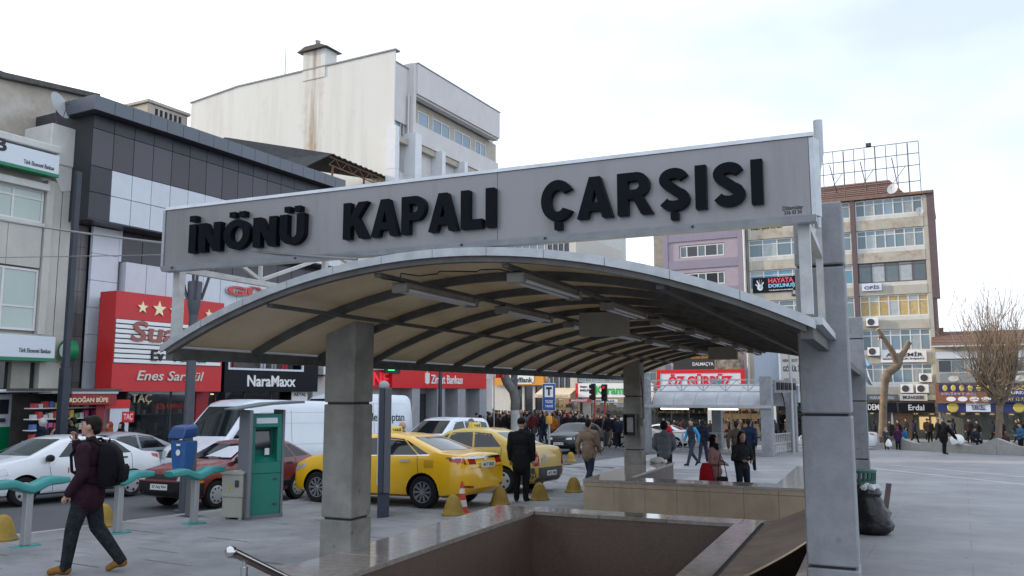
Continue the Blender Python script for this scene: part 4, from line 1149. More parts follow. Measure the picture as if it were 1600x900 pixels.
# ---- red bank sign and ground floor
UZ = -25.7; FZ = SF(UZ)
zx0, zx1 = 35.1, 44.79
zz1, zz0 =  2.93,  1.99
M_bred = mat('bank red', (0.60, 0.012, 0.015), 0.35)
zs_ = thing('bank_sign', 'long bright red bank sign with white wheat ear and lettering', 'sign', FZ @ Vector(((zx0+zx1)/2, 0.1, zz0)))
nzp = 5
grid(zs_, 'sign_panel', M_bred, FZ, lin(zx0, zx1, nzp), [zz0, zz1], 0.0, 0.5, 0.002)
ax, ax1 = 38.61, 41.94
hh = zz1 - zz0
lettering(zs_, 'Ziraat Bankası', M_whitel, FZ, 38.64, ax1, zz0 + hh*0.26, zz0 + hh*0.78, -0.001, 0.04, bold=0.012)
ecx = 38.27
mb = MB(FZ)
for k in range(4):
    for s in (-1, 1):
        z = zz0 + hh*(0.22 + 0.15*k)
        mb.prism([(ecx, z), (ecx + s*0.2, z + 0.08), (ecx + s*0.2, z + 0.2), (ecx, z + 0.13)], -0.04, -0.002)
mb.prism([(ecx - 0.09, zz0 + hh*0.84), (ecx + 0.09, zz0 + hh*0.84), (ecx, zz0 + hh*0.96)], -0.04, -0.002)
mb.build('wheat_emblem', M_whitel, zs_)
M_stone = mat('grey stone pier', (0.30, 0.31, 0.33), 0.5, var=0.1, vscale=3)
for px0, px1 in ((640, 656), (679, 691), (711, 727), (744, 759)):
    t0 = zx0 + 0; 
for a, b in ((36.95, 37.68), (39.41, 40.15), (41.57, 42.43), (44.06, 44.92)):
    boxp(wb, 'pier', M_stone, FZ, a, b, -3, zz0, 0.05, 0.9)
boxp(wb, 'ground_floor_wall', mat('grey shop wall', (0.26, 0.27, 0.285), 0.6, var=0.1), FZ, zx0, zx1, -3, zz0, 0.85, 1.3)
for a, b in ((37.84, 39.36), (40.27, 41.03)):
    window(wb, FZ, a, b, gzl(FZ, a) + 0.1, zz0 - 0.3, 0.78, 2, 0.8, M_boxm, M_glassd, 0.05)
# ---- pharmacy at the corner before the bank, pale recessed wall
FP = SF(-26.2)
p0, p1 = 30.03, 35.73
ph = thing('pharmacy', 'narrow pale shop front with red letters and a lit green cross', 'shop front', base_at(FP, (p0+p1)/2, 0.5))
boxp(ph, 'wall', M_creamw, FP, p0, p1, -3,  5.11, 0.3, 5)
boxp(ph, 'awning_box', M_redd, FP, 30.04, 30.67, 3.11, 3.27, -0.3, 0.3)
boxp(ph, 'red_fascia', M_redd, FP, 32.97, 35.75, 1.96, 2.89, -0.25, 0.3)
lettering(ph, 'ECZANE', mat('bright red letter', (0.75, 0.02, 0.03), 0.4, emit=(1, 0.02, 0.04), estr=0.25), FP, 31.05, 35.08, 2.09, 2.79, -0.251, 0.06, bold=0.03)
gx0, gx1, g0, g1 = 34.45, 35.38, 2.89, 3.38
boxp(ph, 'cross_board', M_ink, FP, gx0, gx1 + 0.35, g0 - 0.15, g1 + 0.12, -0.55, -0.45)
M_led = mat('green led', (0.02, 0.6, 0.15), 0.5, emit=(0.03, 1.0, 0.22), estr=1.3)
cx, cz, hs = (gx0 + gx1)/2, (g0 + g1)/2, (g1 - g0)/2
mb = MB(FP)
for a in (45, 135):
    dx_, dz_ = math.cos(RAD(a))*hs*1.1, math.sin(RAD(a))*hs*1.1
    mb.bar((cx - dx_, -0.565, cz - dz_), (cx + dx_, -0.565, cz + dz_), 0.03, 0.09)
for e in ((-1, -1, 1, -1), (1, -1, 1, 1), (1, 1, -1, 1), (-1, 1, -1, -1)):
    mb.bar((cx + e[0]*hs, -0.565, cz + e[1]*hs), (cx + e[2]*hs, -0.565, cz + e[3]*hs), 0.03, 0.05)
mb.build('led_cross', M_led, ph)
window(ph, FP, p0 + 0.3, p1 - 0.3, gzl(FP, p0) + 0.1, 1.0, 0.2, 3, None, M_boxm, M_glassd)
ac = thing('air_conditioner', 'white air conditioner unit hung beside the black fascia shop', 'air conditioner', FP @ Vector((p0 + 0.6, -0.2,  2.45)))
a0, a1, b0_, b1_ = 30.01, 30.7, 2.57, 2.94
boxp(ac, 'case', M_whitel, FP, a0, a1, b0_, b1_, -0.35, 0.0, 0.02)
boxp(ac, 'tray', M_rib, FP, a0 - 0.05, a1 + 0.05, b0_ - 0.06, b0_ - 0.01, -0.4, 0.3)

# ---- kiosk on the pavement in front of the bank
FK = SF(-24.4)
k0, k1 = 15.6, 18.01
kg = gzl(FK, k0)
kz1, kz0 =  1.73,  1.38
kb = thing('kiosk', 'small red newspaper and snack kiosk with gold lettered fascia', 'kiosk', base_at(FK, (k0+k1)/2, 0.6))
M_kred = mat('kiosk red', (0.30, 0.02, 0.025), 0.5, var=0.1)
boxp(kb, 'fascia', M_kred, FK, 16.44, k1, kz0, kz1, -0.3, 0.3, 0.01)
boxp(kb, 'fascia_edge', M_whitel, FK, 16.44, k1 + 0.02, kz1, kz1 + 0.07, -0.33, 0.3)
lettering(kb, 'ERDOĞAN BÜFE', M_gold, FK, 16.27, 17.69, kz0 + 0.08, kz1 - 0.08, -0.301, 0.02, bold=0.02)
boxp(kb, 'roof', M_roofdark, FK, k0 - 0.1, k1 + 0.1, kz1 + 0.08, kz1 + 0.16, -0.4, 1.5)
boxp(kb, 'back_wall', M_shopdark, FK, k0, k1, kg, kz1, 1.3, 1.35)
boxp(kb, 'side_wall', M_kred, FK, k1 - 0.5, k1, kg, kz0, 0.0, 0.05)
boxp(kb, 'side_wall', M_kred, FK, k1 - 0.05, k1, kg, kz0, 0.06, 1.3)
boxp(kb, 'counter', M_kred, FK, k0 + 1.2, k1 - 0.5, kg, kg + 0.9, 0.1, 0.5)
rg = random.Random(2)
gm_ = [mat('packet %d' % i, c, 0.5) for i, c in enumerate([(0.6, 0.6, 0.58), (0.55, 0.05, 0.05), (0.6, 0.45, 0.08), (0.1, 0.2, 0.5), (0.5, 0.1, 0.3), (0.15, 0.35, 0.12)])]
for row in range(5):
    z = kg + 0.75 + row * 0.33
    boxp(kb, 'rack_shelf', M_whitel, FK, k0, k0 + 2.3, z - 0.03, z, 0.3, 0.7)
    for i in range(13):
        if rg.random() < 0.85:
            x = k0 + 0.05 + i * 0.17
            boxp(kb, 'packet', rg.choice(gm_), FK, x, x + 0.13, z, z + rg.uniform(0.12, 0.26), 0.32, 0.5)
pn = thing('advert_panel', 'white and red advertising panel standing beside the kiosk', 'advert board', FK @ Vector((18.34, 0.1, kg)))
n0, n1, m0, m1 = 17.81, 18.73, 0.45, 1.5
boxp(pn, 'board', M_signw, FK, n0, n1, m0 - 0.8, m1, 0.0, 0.12, 0.01)
boxp(pn, 'red_header', M_bred, FK, n0, n1, m1 - 0.25, m1 + 0.03, -0.02, 0.0)
boxp(pn, 'red_tag', M_bred, FK, n0 + 0.65, n0 + 1.1, m1 - 0.72, m1 - 0.36, -0.012, 0.0)
lettering(pn, 'TAÇ', M_whitel, FK, n0 + 0.70, n0 + 1.05, m1 - 0.67, m1 - 0.43, -0.0125, 0.006)
# ---- dark post and lamp post
M_post = mat('dark blue grey post', (0.035, 0.042, 0.058), 0.5, 0.2, var=0.15)
M_lpost = mat('grey lamp post paint', (0.075, 0.082, 0.10), 0.5, 0.2, var=0.12)
px_, pz_ = 15.57, 1.27
pt_ = thing('utility_post', 'thick dark square post in front of the cream bank building', 'post', base_at(SF(-23.2), px_, 0))
FU = SF(-23.2); gp_ = gzl(FU, px_)
ztp =  8.39
zm_ =  2.48
MB(FU).box(px_ - 0.08, px_ + 0.08, -0.08, 0.08, zm_, ztp).build('upper_shaft', M_post, pt_, bevel=0.01)
MB(FU).box(px_ - 0.12, px_ + 0.12, -0.12, 0.12, gp_, zm_).build('lower_shaft', M_post, pt_, bevel=0.012)
lx, ly = -6.28, 16.41
lp = thing('lamp_post', 'grey lamp post with forked head rising behind the blue litter bin', 'lamp post', (lx, ly, gz(lx, ly)))
lg = 0.0
zh = 4.05 - gz(lx, ly)
mb = MB(); mb.tube([(0, 0, 0), (0, 0, 1.2), (0, 0, zh - 0.62)], [0.115, 0.1, 0.085], 12).build('shaft', M_lpost, lp, smooth=50)
mb = MB(); mb.tube([(0, 0, zh - 0.75), (0, 0, zh - 0.55), (0, 0, zh - 0.12), (0, 0, zh - 0.1)], [0.09, 0.125, 0.14, 0.13], 12).build('collar', M_lpost, lp, smooth=50)
for a in range(4):
    an_ = a * math.pi / 2 + 0.5
    c_, s_ = math.cos(an_), math.sin(an_)
    MB().bar((c_*0.13, s_*0.13, zh - 0.45), (c_*0.34, s_*0.34, zh + 0.30), 0.045).build('fork_arm', M_lpost, lp)
MB().lathe([(0.30, zh + 0.28), (0.38, zh + 0.30), (0.36, zh + 0.36), (0.10, zh + 0.46)], 16).build('lamp_head', M_lpost, lp, smooth=40)
MB().tube([(0, 0, 0), (0, 0, 0.04)], 0.2, 12).build('base_plate', M_lpost, lp)
# ---- overhead wires
M_wire = mat('grey cable', (0.22, 0.22, 0.22), 0.6)
def wire(label, a, b, sag, r):
    a = Vector(a); b = Vector(b); pts = []
    for i in range(25):
        t = i / 24
        p = a.lerp(b, t); p.z -= sag * 4 * t * (1 - t); pts.append(p)
    t = thing('overhead_wire', label, 'wire', pts[12])
    MB(Matrix.Identity(4)).tube(pts, r, 6).build('cable', M_wire, t, smooth=60)
wire('thick pale cable crossing in front of the sign to the canopy', (-6.18, 9.2, 3.77), CF @ Vector((1.25, -1.82, arc(1.25) + 0.05)), 0.06, 0.012)
wire('thin wire from the dark post to the sign frame', (-12.88, 20.0, 5.01), (-4.27, 11.0, 3.6), 0.0, 0.008)

# ================================================================ the row closing the square
VE_ = 82.0; FE = EF(VE_)
M_beige = mat('stained beige render', (0.43, 0.405, 0.345), 0.85, var=0.1, vscale=1.2, dirt=(0.24, 0.2, 0.16), dscale=1.0, damt=0.5, streak=True)
M_beigerust = mat('beige render with rust stains', (0.43, 0.405, 0.345), 0.85, var=0.12, vscale=1.0, dirt=(0.25, 0.13, 0.07), dscale=0.8, damt=0.85)
M_purple = mat('lavender render', (0.25, 0.225, 0.285), 0.85, var=0.07, vscale=1.0, dirt=(0.22, 0.2, 0.26), dscale=1, damt=0.3)
M_pink = mat('pale mauve render', (0.36, 0.30, 0.35), 0.85, var=0.06, vscale=1.0)
M_brown = mat('brown pipe casing', (0.115, 0.08, 0.085), 0.6, var=0.15)
M_curt = mat('yellow curtain', (0.45, 0.33, 0.15), 0.8, var=0.2, vscale=4, rnd=0.15)
M_curtw = mat('pale curtain glass', (0.33, 0.37, 0.38), 0.2, var=0.15, vscale=3, rnd=0.2)
M_glassb = mat('bluish window glass', (0.13, 0.19, 0.22), 0.08, rnd=0.25, spec=0.7)
M_blueglass = mat('blue blind glass', (0.12, 0.28, 0.40), 0.2, rnd=0.15)
M_navy = mat('navy sign', (0.02, 0.028, 0.12), 0.4, var=0.1)
M_brownsign = mat('rust brown sign', (0.22, 0.085, 0.04), 0.5, var=0.1)
M_orange = mat('orange bank sign', (0.62, 0.27, 0.03), 0.4)
M_yell = mat('yellow print', (0.50, 0.40, 0.08), 0.5)
M_grn = mat('green print', (0.03, 0.36, 0.06), 0.5)
M_lblue = mat('light blue print', (0.25, 0.55, 0.8), 0.5)
floors = [(2.56, 4.29), (5.45, 7.36), (8.53, 10.47), (11.64, 13.47), (14.75, 16.5), (17.8, 19.35)]
uL, uM, uR = -17.86, -7.75, -1.75
tl = thing('apartment_building', 'tall stained beige office block with glazed rows and a brown tiled roof', 'building', base_at(FE, -9, 5))
boxp(tl, 'core', M_beige, FE, uL, uR - 0.1, -4, 19.4, 0.35, 13)
prev = -4
glz = [M_glassb, M_curtw, M_glassb, M_glassw]
for k, (a, b) in enumerate(floors):
    lo = 1.2 if k == 0 else floors[k-1][1]
    for j, (x0, x1) in enumerate(((uL + 0.3, uM - 0.42), (uM + 0.02, uR - 0.35))):
        rust = k in (4, 5)
        boxp(tl, 'spandrel', M_beigerust if rust else M_beige, FE, x0, x1, lo + 0.02, a - 0.34, 0.0, 0.36)
        boxp(tl, 'sill', M_creamw, FE, x0, x1, a - 0.335, a - 0.005, 0.06, 0.36)
        gm = glz
        if j == 1 and k == 2: gm = [M_curt, M_curt, M_curt, M_curtw]
        if j == 1 and k == 3: gm = [M_glass, M_curtw]
        if j == 0 and k == 3: gm = [M_blueglass, M_blueglass, M_curtw]
        if j == 0 and k == 0: gm = [M_glassd, M_glassb, M_curtw]
        fm = M_brown if (j == 1 and k == 3) else M_wframe
        cols = 7 if j == 1 and k != 3 else 5 if j == 1 else 7
        window(tl, FE, x0, x1, a, b, 0.14, cols, 0.72 if k != 3 or j == 0 else 0.85, fm, gm, 0.10)
    boxp(tl, 'end_pier', M_beige, FE, uR - 0.34, uR, lo + 0.02 if k else -3.5, b, 0.02, 0.36)
boxp(tl, 'pilaster', M_brown, FE, uM - 0.41, uM, 1.5, 19.6, -0.12, 0.3)
boxp(tl, 'edge_casing', M_brown, FE, uR + 0.0, uR + 0.6, 10.0, 19.7, -0.05, 1.0)
boxp(tl, 'edge_casing', M_brown, FE, uR + 0.0, uR + 0.35, -3, 9.99, 0.05, 1.0)
boxp(tl, 'eave', mat('rusty eave', (0.20, 0.12, 0.085), 0.7, var=0.3, vscale=3), FE, uL, uR + 0.5, 19.42, 19.66, -0.25, 13)
# hipped tile roof, tiles laid in courses
rx0, rx1 = uL + 0.5, -3.41
zr0, zr1 = 19.68, 22.2
def roof_pt(s, t):      # s along, t up the front slope
    a = rx0 + (rx1 - rx0) * s; 
    ins = 1.6 * t
    return Vector((max(rx0 + 0.2*ins, min(rx1 - ins, a)), 1.0 + 4.0 * t, zr0 + (zr1 - zr0) * t))
for c in range(9):
    t0, t1 = c / 9, (c + 1.12) / 9
    a, b, c_, d_ = roof_pt(0, t0), roof_pt(1, t0), roof_pt(1, t1), roof_pt(0, t1)
    up = Vector((0, -0.05, 0.06))
    mb = MB(FE); mb.add([a + up, b + up, c_, d_, a, b], [(0, 1, 2, 3), (4, 5, 1, 0)]); mb.build('tile_course', M_tile, tl)
mb = MB(FE); e = roof_pt(1, 0); f = roof_pt(1, 1); mb.add([e, (e.x, 9, e.z), (f.x, 5, f.z), (rx0, 5, f.z), (rx0, 9, e.z)], [(0, 1, 2), (1, 4, 3, 2)]); mb.build('rear_slope', M_tile, tl)
# shop level signs of the tall block
boxp(tl, 'shop_beam', M_beige, FE, uL, uR, 1.1, 1.5, -0.35, 0.36)
def board(name, label, fr, rect, m, txt=None, tm=None, y=-0.3, d=0.25, pad=0.12, bold=0.012, border=None, cat='sign', lines=None):
    x0, x1, z0, z1 = rect
    r = thing(name, label, cat, fr @ Vector(((x0+x1)/2, y + d/2, z0)))
    boxp(r, 'board', m, fr, x0, x1, z0, z1, y, y + d, 0.01)
    if border:
        b = (z1 - z0) * 0.09
        mb = MB(fr); mb.box(x0 - b, x1 + b, y - 0.05, y + d*0.9, z1 - b, z1 + b); mb.box(x0 - b, x1 + b, y - 0.05, y + d*0.9, z0 - b, z0 + b); mb.box(x0 - b, x0 + b, y - 0.05, y + d*0.9, z0 + b, z1 - b); mb.box(x1 - b, x1 + b, y - 0.05, y + d*0.9, z0 + b, z1 - b)
        mb.build('border', border, r)
    w, h = x1 - x0, z1 - z0
    for L_ in (lines or ([(txt, tm, pad, 1 - pad, 0.22, 0.80)] if txt else [])):
        lettering(r, L_[0], L_[1], fr, x0 + w*L_[2], x0 + w*L_[3], z0 + h*L_[4], z0 + h*L_[5], y - 0.001, 0.03, bold=bold)
    return r
board('office_sign', 'white construction firm sign under the third row of windows', FE, (-6.2, -2.5, 4.4, 5.41), M_whitel, y=-0.15, d=0.14,
      lines=[('AYDEMİR', M_ink, 0.12, 0.92, 0.5, 0.92), ('MÜHENDİSLİK İNŞAAT', M_ink, 0.05, 0.95, 0.2, 0.42)], bold=0.02)
board('company_plate', 'small white plate on the tall beige block under brown windows', FE, (-7.45, -5.81, 10.9, 11.58), M_signw, 'OFİS', M_navy, y=-0.2, d=0.18)
board('phone_banner', 'yellow and black for rent phone banner on the upper windows', FE, (-17.37, -14.26, 17.21, 18.45), M_yell, y=0.05, d=0.04,
      lines=[('KİRALIK', M_red, 0.1, 0.9, 0.6, 0.95), ('0542 699 53 90', M_ink, 0.04, 0.96, 0.08, 0.5)], bold=0.03)
hb_ = board('club_banner', 'black banner with red and blue words and a white hand on the beige block', FE, (-17.26, -13.11, 11.28, 12.74), M_blackp, y=-0.1, d=0.08,
      lines=[('HAYATA', mat('pink red print', (0.7, 0.08, 0.14), 0.5), 0.36, 0.92, 0.60, 0.92), ('DOKUNUŞ', M_lblue, 0.36, 0.95, 0.24, 0.56), ('YAŞAM KULÜBÜ', M_whitel, 0.36, 0.9, 0.08, 0.17)], bold=0.035)
hx0, hx1, hz0, hz1 = -17.26, -13.11, 11.28, 12.74
mb = MB(FE)
hc = hx0 + 0.17*(hx1 - hx0); hh = hz1 - hz0
mb.lathe([(0.28, 0), (0.28, 0.02)], 12, Matrix.Translation((hc, -0.105, hz0 + hh*0.34)) @ Matrix.Rotation(RAD(90), 4, 'X'))
for a, l in ((-52, 0.55), (-22, 0.75), (-4, 0.8), (14, 0.75), (34, 0.62)):
    q_ = (hc + math.sin(RAD(a))*l, -0.115, hz0 + hh*0.34 + math.cos(RAD(a))*l)
    mb.bar((hc, -0.115, hz0 + hh*0.34), q_, 0.012, 0.12)
mb.build('hand_print', M_whitel, hb_)
mb = MB(FE); mb.lathe([(0.17, 0), (0.17, 0.02)], 12, Matrix.Translation((hc + 0.03, -0.13, hz0 + hh*0.36)) @ Matrix.Rotation(RAD(90), 4, 'X')); mb.build('palm_print', M_lblue, hb_)
board('lawyer_plate', 'small dark lettered plate beside the black banner', FE, (-13.66, -12.81, 10.81, 11.47), M_ink, 'AVUKAT', M_whitel, y=-0.12, d=0.08)
def aircon(label, fr, x, z, w=0.95, h=0.65, y=-0.35):
    r = thing('air_conditioner', label, 'air conditioner', fr @ Vector((x, y + 0.2, z)), 0, 'air conditioner units')
    boxp(r, 'case', M_whitel, fr, x - w/2, x + w/2, z, z + h, y, y + 0.32, 0.02)
    MB(fr).lathe([(h*0.4, 0), (h*0.4, 0.02)], 16, Matrix.Translation((x - w*0.12, y - 0.004, z + h/2)) @ Matrix.Rotation(RAD(90), 4, 'X')).build('fan_grille', M_boxm, r)
    boxp(r, 'bracket', M_rib, fr, x - w/2, x + w/2, z - 0.06, z - 0.005, y, y + 0.4)
for px, py, lab in ((1364, 510, 'air conditioner under the yellow curtained windows'), (1366, 556, 'air conditioner left of the white construction sign'), (1418, 614, 'left one of two air conditioners above the lit shop'), (1442, 614, 'right one of two air conditioners above the lit shop'), (1447, 597, 'air conditioner at the right end of the lowest window row'), (1446, 1000, '')):
    if py > 900: continue
    x_, z_ = {1364: (-6.72, 7.68), 1366: (-6.74, 5.02), 1418: (-4.2, 1.7), 1442: (-2.98, 1.7), 1447: (-2.68, 2.64)}[px]
    aircon(lab, FE, x_, z_, 1.0, 0.75)
dish('white satellite dish on the eave of the tall beige block', FE, -4.41, -0.1, 20.1, 0.5, RAD(-20))
dish('grey satellite dish hung low at the right edge of the top windows', FE, -2.36, -0.4,  17.81, 0.32, RAD(10))
# empty billboard frame on the roof
FBb = EF(82.6)
bx0, bx1 = -11.32, -2.15
bz1 =  24.5; bz0_ = 20.0
bfz = thing('billboard_frame', 'rusty empty billboard frame on the roof of the tall block', 'billboard frame', FBb @ Vector(((bx0+bx1)/2, 0, 19.7)))
M_thin = mat('thin rusty pipe', (0.12, 0.085, 0.07), 0.8, var=0.2)
for i in range(11):
    x = bx0 + (bx1 - bx0) * i / 10
    MB(FBb).tube([(x, 0, 19.7), (x, 0, bz1 - (0.1 if i % 2 else 0))], 0.035 if i % 3 else 0.06, 6).build('upright', M_thin, bfz)
for z in (bz0_ + 0.8, bz0_ + 2.3, bz0_ + 3.4, bz1):
    MB(FBb).tube([(bx0, 0.03, z), (bx1, 0.03, z)], 0.035, 6).build('rail', M_thin, bfz)
for x in (bx0 + 1.5, bx0 + 4.2, bx0 + 6.9):
    MB(FBb).tube([(x, 0, bz1 - 1.3), (x + 0.3, 2.6, 20.8)], 0.04, 6).build('stay', M_thin, bfz)
    MB(FBb).tube([(x, 0, bz0_ + 0.8), (x + 1.1, 0, bz0_ + 2.3)], 0.03, 6).build('stay', M_thin, bfz)
boxp(bfz, 'flood_lamp', M_boxm, FBb, (bx0+bx1)/2 + 0.2, (bx0+bx1)/2 + 0.65, bz1 + 0.02, bz1 + 0.32, -0.3, 0.1)

# ---- lavender building
pu = thing('lavender_building', 'lavender painted building with white windows left of the beige block', 'building', base_at(FE, -22, 5))
pL, pR = -26.2, -17.95
boxp(pu, 'core', M_purple, FE, pL, pR, -4, 19.5, 0.3, 12)
boxp(pu, 'edge_strip', M_purple, FE, pL, pL + 0.55, -3, 19.5, -0.12, 0.3)
boxp(pu, 'edge_strip', M_purple, FE, pR - 0.65, pR, -3, 19.5, -0.12, 0.3)
boxp(pu, 'party_wall', mat('grey party wall', (0.27, 0.25, 0.22), 0.9, var=0.2, vscale=2), FE, pL - 1.15, pL - 0.02, -4, 19.3, 0.5, 12)
MB(FE).tube([(pR + 0.04, -0.25, 2), (pR + 0.04, -0.25, 19)], 0.12, 8).build('downpipe', M_creamw, pu)
MB(FE).tube([(pL + 0.02, 0.1, 2), (pL + 0.02, 0.1, 19)], 0.07, 8).build('downpipe', M_creamw, pu)
wz = [( 12.42,  13.53), ( 15.26,  16.58)]
h3 = wz[1][0] - wz[0][0]
wx0, wx1 = -24.44, -19.96
for k in range(-2, 3):
    a = wz[1][0] + h3 * (k - 1) if k != 1 else wz[1][0]; b = a + 1.22
    boxp(pu, 'mauve_panel', M_pink, FE, pL + 0.56, wx0 - 0.05, a - 0.28, b + 0.45, 0.0, 0.3)
    boxp(pu, 'mauve_panel', M_pink, FE, wx1 + 0.05, pR - 0.66, a - 0.28, b + 0.45, 0.0, 0.3)
    boxp(pu, 'lintel_panel', M_pink, FE, wx0 - 0.05, wx1 + 0.05, b + 0.05, b + 0.45, 0.0, 0.3)
    boxp(pu, 'lavender_band', M_purple, FE, pL + 0.56, pR - 0.66, b + 0.46, a + h3 - 0.29, -0.1, 0.3)
    boxp(pu, 'sill_panel', M_pink, FE, wx0 - 0.05, wx1 + 0.05, a - 0.28, a - 0.02, 0.0, 0.3)
    window(pu, FE, wx0, wx1, a, b, 0.06, [0, 0.16, 0.41, 0.58, 0.85, 1.0], None, None, [M_glass, M_glassd], 0.11)
# shop signs at its foot
FQ = EF(80.5)
M_photo = mat('printed photo board', (0.20, 0.17, 0.14), 0.4, var=0.9, vscale=1.6, dirt=(0.03, 0.03, 0.035), dscale=0.9, damt=1.0)
board('poster_board', 'long dark photo poster board above the red bordered sign', FQ, (-20.7, -18.02, 3.92, 5.86), M_photo, y=-0.15, d=0.1, cat='poster')
board('poster_board', 'black poster board with orange and white words above the red bordered sign', FQ, (-24.9, -20.82, 3.96, 5.96), M_ink, y=-0.15, d=0.1, cat='poster',
      lines=[('DÜĞÜN DAVETLİK', M_orange, 0.45, 0.98, 0.52, 0.66), ('DALMAÇYA', M_whitel, 0.48, 0.98, 0.14, 0.34)])
gs = board('shop_sign', 'white sign with a thick red border and red block letters', FQ, (-26.39, -18.15, 1.87, 3.77), M_signw, y=-0.25, d=0.2, border=M_bred,
      lines=[('ÖZ GÜRBÜZ', mat('glossy red letter', (0.65, 0.01, 0.03), 0.3), 0.12, 0.88, 0.22, 0.88)], bold=0.04)
board('lawyer_sign', 'black lawyer office sign right of the billboard on the second stair gate', FQ, (-14.49, -12.62, 4.14, 5.59), M_blackp, y=-0.2, d=0.15, lines=[('AVUKAT', M_whitel, 0.1, 0.98, 0.5, 0.9), ('MEHMET ÇELİK', M_whitel, 0.1, 0.98, 0.12, 0.38)])
board('shop_sign', 'red shop awning board right of the second stair gate', FQ, (-14.55, -12.66, 3.21, 4.05), M_red, 'KAFE', M_whitel, y=-0.4, d=0.35)
base = thing('shop_row', 'ground floor of shops running behind the second stair gate', 'shop row', base_at(FQ, -20, 3))
boxp(base, 'wall', M_beige, FQ, -27.3, -9.2, -4, 5.8, 1.4, 8)
boxp(base, 'white_fascia', M_creamw, FQ, -12.8, -9.2,  1.93,  2.98, 0.0, 1.4)
boxp(base, 'fascia', M_creamw, FQ, -27.3, -12.85,  0.83,  1.69, 0.2, 1.4)
lz =  0.83
names = ['lit pastry shop window behind the second stair gate, left end', 'lit shop window with shelves behind the second stair gate, middle', 'lit shop window behind the second stair gate, right end']
for i in range(3):
    a = -27.0 + i * 5.9
    shop('shop_window', names[i], FQ, a, a + 5.3, gzl(FQ, a), lz - 0.05, 30 + i, (0.35, 0.9, 0.4)[i])
    boxp(base, 'pier', M_creamw, FQ, a + 5.35, a + 5.85, -3.4, lz, 0.0, 1.4)

# ---- bank with the orange sign
UB0, UB1 = -46.72, -39.46
bk = thing('bank_building', 'pale building with an orange bank sign at the end of the street', 'building', base_at(FE, UB0 + 3, 5))
zt_b =  19.78
uBR = -33.68
M_pale = mat('pale render', (0.52, 0.50, 0.46), 0.8, var=0.06, dirt=(0.4, 0.38, 0.34), dscale=1, damt=0.3)
boxp(bk, 'wall', M_pale, FE, UB0, UB1, -4, 20, 0.4, 14)
boxp(bk, 'ground_wall', M_pale, FE, UB0, UB0 + 3.2, -4, 2.4, 0.0, 0.4)
boxp(bk, 'entrance', M_glassd, FE, UB0 + 3.2, UB1, -4, 2.4, 0.25, 0.41)
for i in range(3):
    boxp(bk, 'entrance_pier', M_pale, FE, UB0 + 4.2 + i*1.3, UB0 + 4.45 + i*1.3, -4, 2.4, 0.0, 0.26)
for k in range(5):
    z = 3.9 + 3.1*k
    window(bk, FE, UB0 + 1.2, UB1 - 0.3, z, z + 1.9, 0.25, 6, None, M_wframe if k else M_boxm, M_glassb, 0.08)
    boxp(bk, 'band', M_pale, FE, UB0, UB1, z + 1.92, z + 3.08, 0.1, 0.41)
ox0, ox1, oz0, oz1 = -46.06, -39.7, 2.51, 3.53
os_ = thing('bank_sign', 'orange bank sign with a white plaque behind the leaning tree', 'sign', FE @ Vector(((ox0+ox1)/2, -0.3, oz0)))
boxp(os_, 'board', M_orange, FE, ox0, ox1, oz0, oz1, -0.4, 0.1, 0.02)
MB(FE).prism([(ox0 + 1.3, oz0 + 0.15), (ox0 + 4.9, oz0 + 0.15), (ox0 + 5.2, oz0 + 0.45), (ox0 + 5.2, oz1 + 0.05), (ox0 + 1.4, oz1 + 0.05)], -0.44, -0.401).build('plaque', M_whitel, os_)
lettering(os_, 'VakıfBank', M_ink, FE, ox0 + 2.0, ox0 + 5.0, oz0 + 0.3, oz1 - 0.15, -0.441, 0.03, bold=0.02)
MB(FE).prism([(ox0 + 1.5, oz1 - 0.15), (ox0 + 1.9, oz1 - 0.15), (ox0 + 1.6, oz0 + 0.3)], -0.46, -0.441).build('emblem', M_orange, os_)
aircon('air conditioner on the pale wall under the orange bank sign', FE, -43.54,  2.1, 1.0, 0.85)
# glass fronted neighbour
g0_, g1_ = UB1 + 0.05, -35.92
gb = thing('glass_building', 'dark glass fronted building beside the orange bank sign', 'building', base_at(FE, (g0_+g1_)/2, 5))
boxp(gb, 'wall', M_pale, FE, g0_, g1_, -4, 19, 0.4, 14)
zg =  2.23
grid(gb, 'glass_panel', M_glassd, FE, lin(g0_, g1_ - 0.8, 4), lin(zg, 18, 6), 0.2, 0.3, 0.05)
for x in lin(g0_, g1_ - 0.8, 4): boxp(gb, 'fin', M_trim, FE, x - 0.05, x + 0.05, zg, 18, 0.05, 0.3)
boxp(gb, 'edge_pier', M_pale, FE, g1_ - 0.8, g1_, -4, 18, 0.0, 0.4)
for k in range(9):
    boxp(gb, 'upper_strip', M_creamw, FE, g0_ + 1.5, uBR, 12 + k*0.72, 12.66 + k*0.72, 19.0, 19.3) if False else None
